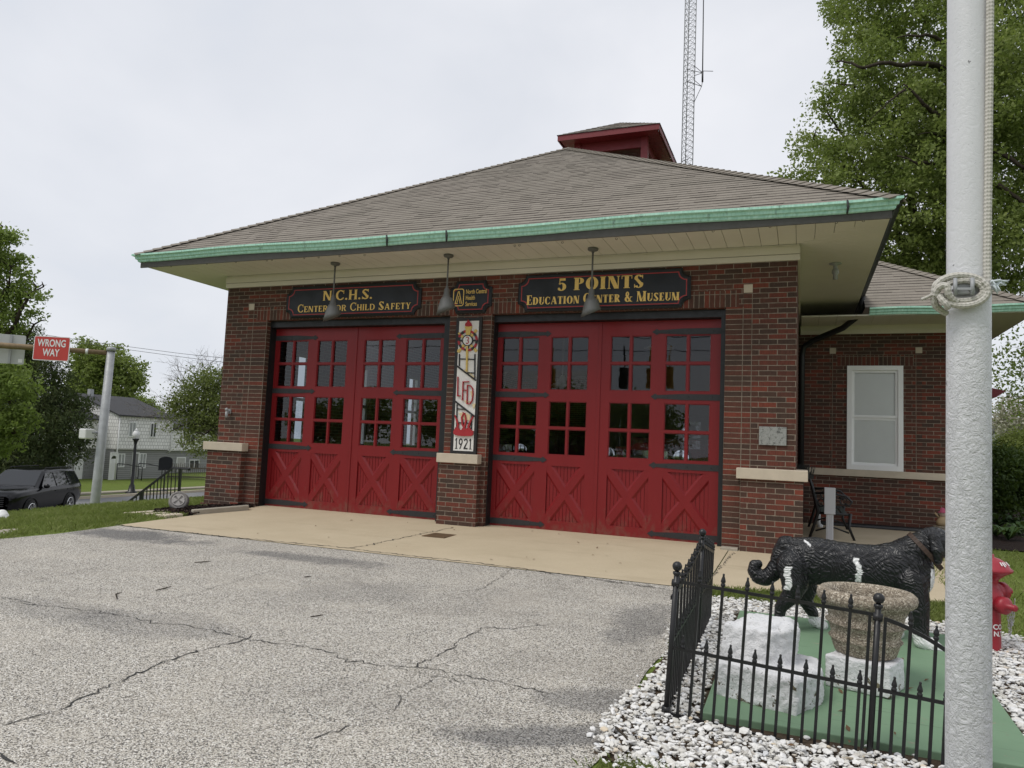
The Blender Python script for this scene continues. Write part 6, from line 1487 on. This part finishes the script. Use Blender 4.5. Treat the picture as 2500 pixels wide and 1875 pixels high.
# brown and white statue at the very left edge of the lawn
LS = empty('dog_statue', (-6.15, -2.25, -.3), 'brown and white animal statue cut off by the left edge of the photo', 'statue')
w0 = gz(4, 1260, -.22); q = MB()
for pt_, r_ in (((0, 0, .02), .085), ((.035, .0, -.01), .085), ((.07, .01, -.035), .07)): q.ball(w0+np.array(pt_)*1., r_, 16, 10)
res, _ = remeshed(lambda Q: (Q.add(q.v, q.f)), .012, None, 4); place(res, 'paw', WHITE, LS)
q = MB(); c_ = dep(-22, 1225, np.linalg.norm(w0-CAM)*.96); 
for k in range(9): q.ball(c_+np.array((.01*math.sin(k), 0, -.45+.045*k)), .10+.003*k, 14, 8)
res, _ = remeshed(lambda Q: (Q.add(q.v, q.f)), .018, None, 4); place(res, 'body', paint('statue_brown', (.20, .075, .03), .5, .2, 9), LS)
q = MB(); q.lathe([(0, 0), (.24, 0), (.24, .012), (0, .014)], (-6.0, -2.05, hz(-6.0, -2.05)+.004), 18); tag(q.build('soil_patch', SOIL), kind='structure')

# black SUV on the street
hd = np.array((.47, -.88)); hd /= np.linalg.norm(hd); fw_ = np.array((-24.5, 11.65)) - .93*np.array((.94, .33)); ang = math.atan2(hd[1], hd[0])
SV = empty('parked_car', (fw_[0]-hd[0]*1.55+.0, fw_[1]-hd[1]*1.55, -2.95), 'black SUV with tinted windows parked on the street beyond the grass', 'car', rz=ang)
SV.scale = (1.13, 1.13, 1.13); LO = dict(parent=SV, local=True)
# local axes: +x forward, +y left; wheels at x=+1.55 and -1.52
def section(x, yb, hw, zb, zbelt, zroof, hwr):
    return [(x, -hw*.9, zb), (x, -hw, zb+.18), (x, -hw, zbelt-.12), (x, -hw*.985, zbelt), (x, -hwr, zroof-.06), (x, -hwr+.12, zroof), (x, hwr-.12, zroof), (x, hwr, zroof-.06), (x, hw*.985, zbelt), (x, hw, zbelt-.12), (x, hw, zb+.18), (x, hw*.9, zb)]
S_ = [(2.52, .72, .48, .95, 1.0, .70), (2.46, .90, .38, 1.02, 1.10, .82), (2.2, .99, .33, 1.10, 1.18, .86), (1.6, 1.03, .33, 1.14, 1.24, .88), (1.02, 1.03, .33, 1.17, 1.27, .90), (.95, 1.03, .33, 1.18, 1.30, .86), (.25, 1.03, .33, 1.20, 1.86, .74), (-.1, 1.03, .33, 1.20, 1.91, .74), (-1.2, 1.03, .33, 1.20, 1.92, .74), (-2.2, 1.02, .35, 1.20, 1.88, .72), (-2.50, .98, .40, 1.18, 1.80, .70), (-2.72, .93, .5, 1.14, 1.28, .84), (-2.76, .88, .55, 1.0, 1.1, .82)]
q = MB(); V = []; 
for s in S_: V += section(s[0], 0, s[1], s[2], s[3], s[4], s[5])
n = 12; F = [(i*n+k, i*n+k+1, (i+1)*n+k+1, (i+1)*n+k) for i in range(len(S_)-1) for k in range(n-1)] + [(i*n+n-1, i*n, (i+1)*n, (i+1)*n+n-1) for i in range(len(S_)-1)] + [tuple(range(n)), tuple(range((len(S_)-1)*n+n-1, (len(S_)-1)*n-1, -1))]
q.add(V, F, 0, True); q.build('body', CARB, bevel=0, **LO)
for s in (-1, 1):
    yb = lambda z: s*(1.03 - (z-1.2)*(.29/.68) + .006)
    for (xa, xb, xc, xd) in ((.78, .12, -.02, -.02), (-.10, -.10, -1.05, -1.05), (-1.13, -1.13, -1.28, -1.42)):
        pass
    for poly, nm in (([(.86, 1.235), (.22, 1.78), (-.30, 1.80), (-.30, 1.235)], 'side_window'), ([(-.38, 1.235), (-.38, 1.80), (-1.30, 1.80), (-1.36, 1.235)], 'side_window'), ([(-1.44, 1.235), (-1.40, 1.80), (-2.18, 1.77), (-2.42, 1.26)], 'side_window')):
        q = MB(); q.add([(x, yb(z), z) for x, z in (poly if s > 0 else poly[::-1])], [(0, 1, 2, 3)]); q.build(nm, CARGL, **LO)
    for x in (1.55, -1.52):
        q = MB(); q.lathe([(.29, -.14), (.38, -.14), (.405, -.09), (.405, .09), (.38, .14), (.29, .14)], (x, s*.93, .405), 28, (0, s, 0)); wo = q.build('wheel', TYRE, **LO)
        q = MB(); q.lathe([(.275, .145), (.295, .145), (.295, .10), (.275, .10)], (x, s*.93, .405), 28, (0, s, 0)); q.lathe([(0, .13), (.06, .13), (.06, .10)], (x, s*.93, .405), 14, (0, s, 0))
        for k in range(10): a = k*math.pi/5 + (.12 if k % 2 else -.12); q.bar((x+.05*math.cos(a), s*1.06, .405+.05*math.sin(a)), (x+.285*math.cos(a), s*1.065, .405+.285*math.sin(a)), .022, .022, up=(0, 1, 0))
        ro = q.build('rim', CHROME, wo, local=True)
        q = MB(); q.tube([(x+.49*math.cos(a), s*1.035, .40+.49*math.sin(a)) for a in np.linspace(-.35, 3.5, 22)], .035, 6); q.build('wheel_arch', TYRE, **LO)
    q = MB(); q.ball((.72, s*1.14, 1.30), .12, 10, 8, sc=(.7, 1, .75)); q.build('mirror', CARB, **LO)
    q = MB(); q.tube([(-.0, s*.66, 1.93), (-.1, s*.66, 1.97), (-2.1, s*.66, 1.95), (-2.2, s*.66, 1.91)], .025, 6); q.build('roof_rail', TYRE, **LO)
    q = MB(); q.tube([(2.46, s*.55, .93), (2.38, s*.86, .95), (2.36, s*.88, .70), (2.44, s*.70, .66)], .028, 6); q.build('headlight', paint('lamp_glass_white', (.85, .85, .85), .15, .05), **LO)
    for x in (-.22, -1.25): q = MB(); q.bar((x, s*1.045, 1.06), (x-.2, s*1.045, 1.06), .03, .035); q.build('door_handle', CARB, **LO)
q = MB(); q.add([(.93, -.80, 1.30), (.93, .80, 1.30), (.27, .68, 1.84), (.27, -.68, 1.84)], [(0, 1, 2, 3)]); o = q.build('windscreen', CARGL, **LO); o.location = (.012, 0, .012)
q = MB()
for i in range(5): q.box(2.50, -.55, .62+i*.075, 2.545, .55, .655+i*.075)
q.build('grille', BLACKM, **LO)

# houses across the street
def house_window(parent, x, y0, y1, z0, z1, curtain=False):
    q = MB(); t = .06; f_ = x+.05
    for (a, b, c, d_) in ((y0, y1, z0, z0+t), (y0, y1, z1-t, z1), (y0, y0+t, z0+t, z1-t), (y1-t, y1, z0+t, z1-t), ((y0+y1)/2-.025, (y0+y1)/2+.025, z0+t, z1-t)): q.box(x+.002, a, c, f_, b, d_)
    w_ = q.build('window', WHITE, parent); q = MB(); q.box(x+.003, y0+t, z0+t, x+.02, y1-t, z1-t); q.build('pane', GLASSC if curtain else HGLASS, w_)
GLASSC = paint('curtained_glass', (.30, .31, .31), .25, .3, 3)
def house_door(parent, x, y0, y1, z0, z1, mat=WHITE):
    q = MB(); q.box(x+.002, y0-.09, z0, x+.05, y0, z1+.09); q.box(x+.002, y1, z0, x+.05, y1+.09, z1+.09); q.box(x+.002, y0, z1, x+.05, y1, z1+.09); f_ = q.build('door_frame', WHITE, parent)
    q = MB(); q.box(x+.002, y0, z0, x+.03, y1, z1); dd = q.build('door', mat, parent)
    if mat is WHITE:
        q = MB(); q.prism([(x+.031, (y0+y1)/2+.22*math.cos(a), z1-.38+.22*math.sin(a)) for a in np.linspace(0, math.pi, 9)], (.003, 0, 0)); q.build('fan_window', HGLASS, dd)
def house(x, y0, y1, zb, zm, zt, lab, dx=9, over=.25, ridge=1.25):
    h = empty('townhouse', (x-dx/2, (y0+y1)/2, zb), lab, 'house')
    q = MB(); q.box(x-dx, y0, zm, x, y1, zt); q.build('upper_wall', SID_W, h)
    q = MB(); q.box(x-dx, y0+.05, zb-.4, x-over, y1-.05, zm-.002); q.build('lower_wall', SID_G, h)
    q = MB(); xm = x-dx/2; q.prism([(x+.22, y0-.15, zt-.02), (x+.22, y0-.15, zt+.08), (xm, y0-.15, zt+ridge+.1), (x-dx-.22, y0-.15, zt+.08), (x-dx-.22, y0-.15, zt-.02), (xm, y0-.15, zt+ridge-.02)], (0, y1-y0+.3, 0)); q.build('roof', ROOFD, h)
    q = MB(); q.prism([(x, y0+.001, zt), (xm, y0+.001, zt+ridge-.03), (x-dx, y0+.001, zt)], (0, .1, 0)); q.build('gable_wall', SID_W, h)
    return h
hx, hy0, hy1 = -39.2, 28.36, 33.3; zb_, zm_, zt_ = -2.62, -.30, 2.12
H1 = house(hx, hy0, hy1, zb_, zm_, zt_, 'white shingled two-storey house with a grey lower floor and white door', ridge=1.5)
ty = lambda px: gx(200+px/5.353, 1100, hx)[1]
for (a, b, c) in ((585, 680, True), (865, 948, False)): house_window(H1, hx, ty(a), ty(b), .62, 1.72, c)
xl_ = hx-.25; house_door(H1, xl_, ty(420), ty(492), zb_+.02, -.62); house_window(H1, xl_, ty(508), ty(598), -1.62, -.62, True); house_door(H1, xl_, ty(708), ty(772), zb_+.25, -.62, paint('grey_door', (.22, .215, .21), .6, .1)); house_window(H1, xl_, ty(790), ty(875), -1.72, -.60, True)
q = MB(); q.tube([(hx+.06, hy0+.06, zt_-.05), (hx+.06, hy0+.06, zb_)], .04, 6); q.build('downpipe', WHITE, H1); q = MB(); q.tube([(hx+.06, hy1-.06, zt_-.05), (hx+.06, hy1-.06, zm_-.1), (hx-.3, hy1-.06, zm_-.3)], .04, 6); q.build('downpipe', WHITE, H1)
q = MB(); q.box(hx-4.2, 29.0, zt_+1.2, hx-3.9, 29.3, zt_+1.95); q.build('chimney', GREYM, H1); q = MB(); q.tube([(hx-3.6, 30.2, zt_+1.2), (hx-3.6, 30.2, zt_+1.8)], .09, 8); q.build('vent_pipe', WHITE, H1)
for a, b in ((500, 690), (780, 950)):
    q = MB(); ya, yb_ = ty(a), ty(b); q.tube([(xl_+.1, ya, -1.35), (xl_+1.0, ya, -1.35), (xl_+1.6, yb_-.4, -1.55), (xl_+1.6, yb_-.4, -2.5)], .035, 6); q.tube([(xl_+.1, ya, -1.35), (xl_+.1, ya, -2.5)], .03, 6); q.build('step_railing', BLACKM, H1)
H2 = house(-40.6, 17.5, 28.2, zb_-.1, -.30, 1.75, 'white shingled house wing with dark windows behind the grey pole', ridge=1.35)
ty2 = lambda px: gx(200+px/5.353, 1100, -40.6)[1]
house_window(H2, -40.6, ty2(165), ty2(250), .45, 1.45); house_door(H2, -40.85, ty2(-35), ty2(45), zb_-.05, -.70); house_window(H2, -40.85, ty2(-240), ty2(-150), -1.75, -.85)
for (a, b) in ((60, 120),): pass
H3 = house(-44.0, 35.5, 54, zb_+.2, -.55, 1.35, 'grey and white house half hidden behind leafy branches near the brick pier', ridge=1.4)
ty3 = lambda px: gx(200+px/5.353, 1100, -44.0)[1]
for (a, b, c, d_) in ((1020, 1120, .05, 1.0), (1340, 1470, -.05, .95)): house_window(H3, -44.0, ty3(a), ty3(b), c, d_)
house_window(H3, -44.25, ty3(1440), ty3(1570), -2.15, -1.35); house_door(H3, -44.25, ty3(1280), ty3(1380), zb_+.2, -1.2, paint('pale_door', (.4, .39, .37), .6, .1))
# wooden fence
ff0, ff1 = np.array((-39.6, 33.6)), np.array((-34.2, 37.2)); WF = empty('wooden_fence', (*((ff0+ff1)/2), -2.8), 'weathered grey board fence beside the white house', 'fence')
q = MB(); L_ = np.linalg.norm(ff1-ff0); dv = (ff1-ff0)/L_; nb_ = int(L_/.15)
for i in range(nb_):
    p = ff0+dv*i*.15; hgt = 1.38+.05*rng.normal(); a = np.array((*p, -2.75)); q.bar(a, a+(0, 0, hgt), .02, .14, up=(dv[1], -dv[0], 0)); 
q.build('boards', WOODF, WF)
for zz in (-2.4, -1.7): q = MB(); q.bar((*(ff0-.03), zz), (*(ff1-.03), zz), .05, .09); q.build('rail', WOODF, WF)
# lamp post and marker across the street
lp = np.array((-32.49, 24.08, -2.85)); LPn = empty('street_lamp', tuple(lp), 'black lamp post with a white acorn globe across the street', 'street lamp')
q = MB(); q.lathe([(.34, 0), (.34, .1), (.22, .16), (.16, .5), (.10, .6), (.085, 3.0), (.07, 3.05), (.12, 3.3), (.21, 3.42), (.20, 3.46), (0, 3.46)], lp, 14); q.build('post', BLACKM, LPn)
q = MB(); q.lathe([(.12, 3.46), (.20, 3.6), (.22, 3.75), (.17, 3.9), (.10, 3.98), (.12, 4.0), (.03, 4.08), (0, 4.12)], lp, 14); q.build('globe', paint('globe_white', (.8, .8, .8), .3, .03), LPn)
mk = np.array((-32.55, 26.65, -2.85)); MK = empty('marker_sign', tuple(mk), 'dark plaque with a rounded top on a single post across the street', 'marker')
q = MB(); q.tube([mk, mk+(0, 0, 1.5)], .05, 8); q.lathe([(.26, 0), (.24, .08), (.08, .1)], mk, 10); q.build('post', BLACKM, MK)
tdir = np.array((.45, .89, 0)); q = MB(); P_ = [(-.43, 1.42), (.43, 1.42), (.43, 2.1)] + [(.43*math.cos(a), 2.1+.22*math.sin(a)) for a in np.linspace(.2, math.pi-.2, 8)] + [(-.43, 2.1)]
q.prism([mk+tdir*x+np.array((0, 0, z)) for x, z in P_], (-.05, .03, 0)); q.build('plaque', MARKER, MK)
# trees on the left
tree('maple_tree', 'bright green maple cut off by the left edge of the photo', 'tree', (*dep(-60, 1150, 21)[:2], -2.4), 3.2, .26,
    [pb(-25, 610, 21, 62), pb(10, 575, 21, 32), pb(35, 630, 21, 24), pb(5, 655, 21, 34), pb(50, 698, 21, 38), pb(85, 718, 20.5, 16), pb(10, 730, 21, 40), pb(78, 765, 21, 18), pb(20, 790, 21, 42), pb(-60, 760, 21, 70), pb(-40, 900, 20.5, 80), pb(15, 925, 20, 52), pb(60, 945, 20, 36), pb(20, 1020, 20, 56), pb(68, 1010, 20, 30), pb(-60, 1040, 20, 80), pb(10, 1085, 20, 40)], 25000, .10, LEAF_BR, spread=.135, tips=40, droop=.4, shell=.2)
tree('conifer_tree', 'dark drooping conifer behind the parked black car', 'tree', (*dep(110, 1230, 41)[:2], -2.8), 3.0, .30,
    [pb(70, 830, 41, 34), pb(60, 900, 41, 60), pb(130, 920, 41, 50), pb(50, 990, 41, 95), pb(130, 1000, 41, 80), pb(185, 985, 41, 34), pb(160, 1060, 40, 64), pb(60, 1080, 40, 95), pb(205, 1060, 40, 26), pb(110, 1120, 40, 50), pb(10, 1120, 40, 60), pb(140, 860, 41, 20), pb(195, 1110, 40, 20)], 36000, .20, LEAF_DK, spread=.26, tips=26, asp=.3, droop=.7, shell=.2)
tree('shade_tree', 'round leafy tree rising behind the white houses', 'tree', (*dep(265, 1100, 75)[:2], -2.6), 5, .5,
    [pb(215, 868, 75, 42), pb(265, 885, 75, 46), pb(310, 905, 75, 38), pb(235, 930, 75, 52), pb(300, 950, 75, 42), pb(200, 900, 75, 30), pb(262, 975, 75, 40), pb(190, 960, 76, 40), pb(338, 930, 75, 14), pb(320, 985, 76, 20)], 22000, .3, LEAF, spread=.38, tips=26, shell=.3)
tree('yellow_green_tree', 'low yellow green tree beyond the dark house roof', 'tree', (*dep(335, 1060, 88)[:2], -2.6), 3.5, .3, [pb(320, 985, 88, 22), pb(345, 990, 88, 22), pb(368, 1000, 88, 18), pb(300, 975, 88, 16)], 4200, .3, LEAF_BR, spread=.4)
tree('ash_tree', 'half bare spring tree with twigs rising beside the brick pier', 'tree', (*dep(560, 1180, 48)[:2], -2.7), 3.0, .24,
    [pb(448, 975, 48, 40), pb(490, 950, 48, 46), pb(520, 1020, 48, 58), pb(475, 1040, 48, 36), pb(425, 1000, 48, 22), pb(525, 930, 48, 40), pb(540, 980, 48, 50), pb(448, 1075, 46, 13), pb(475, 1100, 46, 15), pb(505, 1090, 46, 26), pb(415, 1040, 47, 12)], 12500, .17, LEAF_OL, spread=.34, tips=20, twigs=14, shell=.3)
T = empty('bare_branches', (*dep(540, 1100, 50)[:2], -2.7), 'leafless grey twigs spreading above the half bare tree', 'tree'); q = MB()
root_ = dep(520, 1030, 50); q.tube([(*dep(550, 1180, 50)[:2], -3), root_], [.2, .12], 8)
def twig(p, d, L_, r_, lv):
    e_ = p+d*L_; limb(q, p, e_, r_, r_*.6, 4, .08)
    if lv:
        for _ in range(3): dd = d+rng.normal(size=3)*.5; dd /= np.linalg.norm(dd); twig(p+(e_-p)*rng.uniform(.45, 1), dd, L_*.68, r_*.55, lv-1)
for px, py in ((360, 955), (395, 930), (430, 900), (470, 870), (505, 850), (330, 980)): d_ = dep(px, py, 50)-root_; Lt = np.linalg.norm(d_); twig(root_, d_/Lt, Lt*.55, .055, 4)
q.build('trunk', paint('grey_bark', (.16, .145, .13), .9, .3, 6), T)
tree('street_tree', 'dark green tree on the far left behind the traffic sign', 'tree', (*dep(55, 1100, 50)[:2], -2.7), 3, .3, [pb(30, 850, 50, 40), pb(70, 870, 50, 26), pb(0, 900, 50, 60)], 5000, .22, LEAF, spread=.4)
# overhead wires
for pts_, lab in ((((-120, 790), (72, 812), (250, 838), (440, 863), (640, 884)), 'upper thin overhead wire crossing behind the red sign'), (((-120, 786), (60, 816), (175, 835), (300, 852), (455, 873), (640, 896)), 'lower overhead wire crossing behind the red sign')):
    q = MB(); q.tube([dep(x, y, 46) for x, y in pts_], .013, 5); tag(q.build('overhead_wire', BLACKM), lab, 'wire', 'overhead wires on the left')

# ================================================================== LATTICE MAST BEHIND THE ROOF
tb = np.array((*dep(1676, 400, 28)[:2], 0)); MT = empty('radio_mast', tuple(tb), 'thin steel lattice radio mast rising behind the roof ridge', 'mast')
STEEL = paint('mast_steel', (.20, .205, .21), .5, .2, 3, metal=.5); tw_ = .245
legs_ = [tb+np.array((tw_*math.cos(a), tw_*math.sin(a), 0)) for a in (R(-12), R(108), R(228))]
q = MB()
for l in legs_: q.tube([l, l+(0, 0, 30)], .018, 6); q.build('leg', STEEL, MT); q = MB()
st_z = .46
for i in range(3):
    q = MB(); A0_, B0_ = legs_[i], legs_[(i+1) % 3]; z = 8
    while z < 26: q.tube([A0_+(0, 0, z), B0_+(0, 0, z+st_z/2)], .0075, 4); q.tube([B0_+(0, 0, z+st_z/2), A0_+(0, 0, z+st_z)], .0075, 4); q.tube([B0_+(0, 0, z), A0_+(0, 0, z+st_z/2)], .0065, 4); q.tube([A0_+(0, 0, z+st_z/2), B0_+(0, 0, z+st_z)], .0065, 4); z += st_z
    q.build('lattice', STEEL, MT)
da = 28.; AP = lambda x, y: dep(1300+x/3.318, y/3.318, da)
q = MB(); q.tube([AP(1377, 665), AP(1378, 575)], .035, 8); q.tube([AP(1378, 575), AP(1386, -60), AP(1390, -500)], [.022, .018, .015], 8); q.build('antenna', BLACKM, MT)
q = MB()
for a, b in (((1306, 530), (1378, 590)), ((1243, 560), (1378, 590)), ((1306, 615), (1378, 590)), ((1240, 655), (1370, 700)), ((1306, 645), (1370, 700)), ((1378, 655), (1370, 700)), ((1378, 575), (1463, 577)), ((1370, 700), (1304, 840))): q.tube([AP(*a), AP(*b)], .012, 5)
q.build('bracket', BLACKM, MT)
q = MB(); q.tube([AP(1210, 1310), AP(1240, 1295), AP(1265, 1285), AP(1250, 1300)], .014, 5); q.build('cable_loop', BLACKM, MT)

# ================================================================== ACROSS THE ROAD (mirrored in the door glass)
for k, (x, y, s) in enumerate(((-1.5, -34, .66), (-5.5, -35, .72), (-10, -33, .7), (-17, -37, .62), (-25, -38, .7), (4.5, -38, .5), (-31, -40, .6))):
    tree('roadside_tree', 'leafy tree across the road, mirrored in the door glass', 'tree', (x, y, -.9), 2.6*s, .25, [((x+rng.normal(0, 1), y+rng.normal(0, .6), zz*s), (2.6*s, 2.2*s, 1.7*s)) for zz in (3.2, 4.4, 3.6, 5.2)], 4200, .3, LEAF, group='trees across the road', spread=.5)
for k, (z0, sg) in enumerate(((9.4, .5), (8.5, .7), (7.7, .4), (7.3, .6))):
    q = MB(); q.tube([(x, -26-k*1.2, z0 - sg*(1-((x-5)/25)**2)) for x in np.linspace(-20, 30, 21)], .02, 5); tag(q.build('overhead_wire', BLACKM), 'overhead wire above the road, mirrored in the door glass', 'wire', 'overhead wires above the road')
YEL = paint('signal_yellow', (.6, .36, .06), .5, .15, 5)
for k, (x, y) in enumerate(((-1.2, -24), (-4.8, -24), (.1, -24), (1.1, -23.5))):
    E_ = empty('traffic_light', (x, y, 4.15), 'traffic light hanging over the road, mirrored in the door glass', 'traffic light', group='traffic lights over the road')
    q = MB()
    for i in range(3): q.box(x-.17, y-.12, 4.15+i*.34, x+.17, y+.12, 4.48+i*.34); q.lathe([(.15, 0), (.16, .2), (.15, .2), (.14, 0)], (x, y+.12, 4.315+i*.34), 12, (0, 1, 0))
    q.tube([(x, y, 5.15), (x, y, 6.2)], .03, 6); q.build('housing', YEL if k else BLACKM, E_)
OB = empty('roadside_shop', (-11.5, -43, -.9), 'low shop with a white metal roof across the road, mirrored in the glass', 'shop'); q = MB(); q.box(-16, -46, -1, -7, -40, 4.6); q.build('wall', BRICK, OB); q = MB(); q.prism([(-16.3, -39.7, 4.6), (-6.7, -39.7, 4.6), (-6.7, -43, 7.0), (-16.3, -43, 7.0)], (0, -.1, .1)); q.build('roof', SIGNBK, OB)
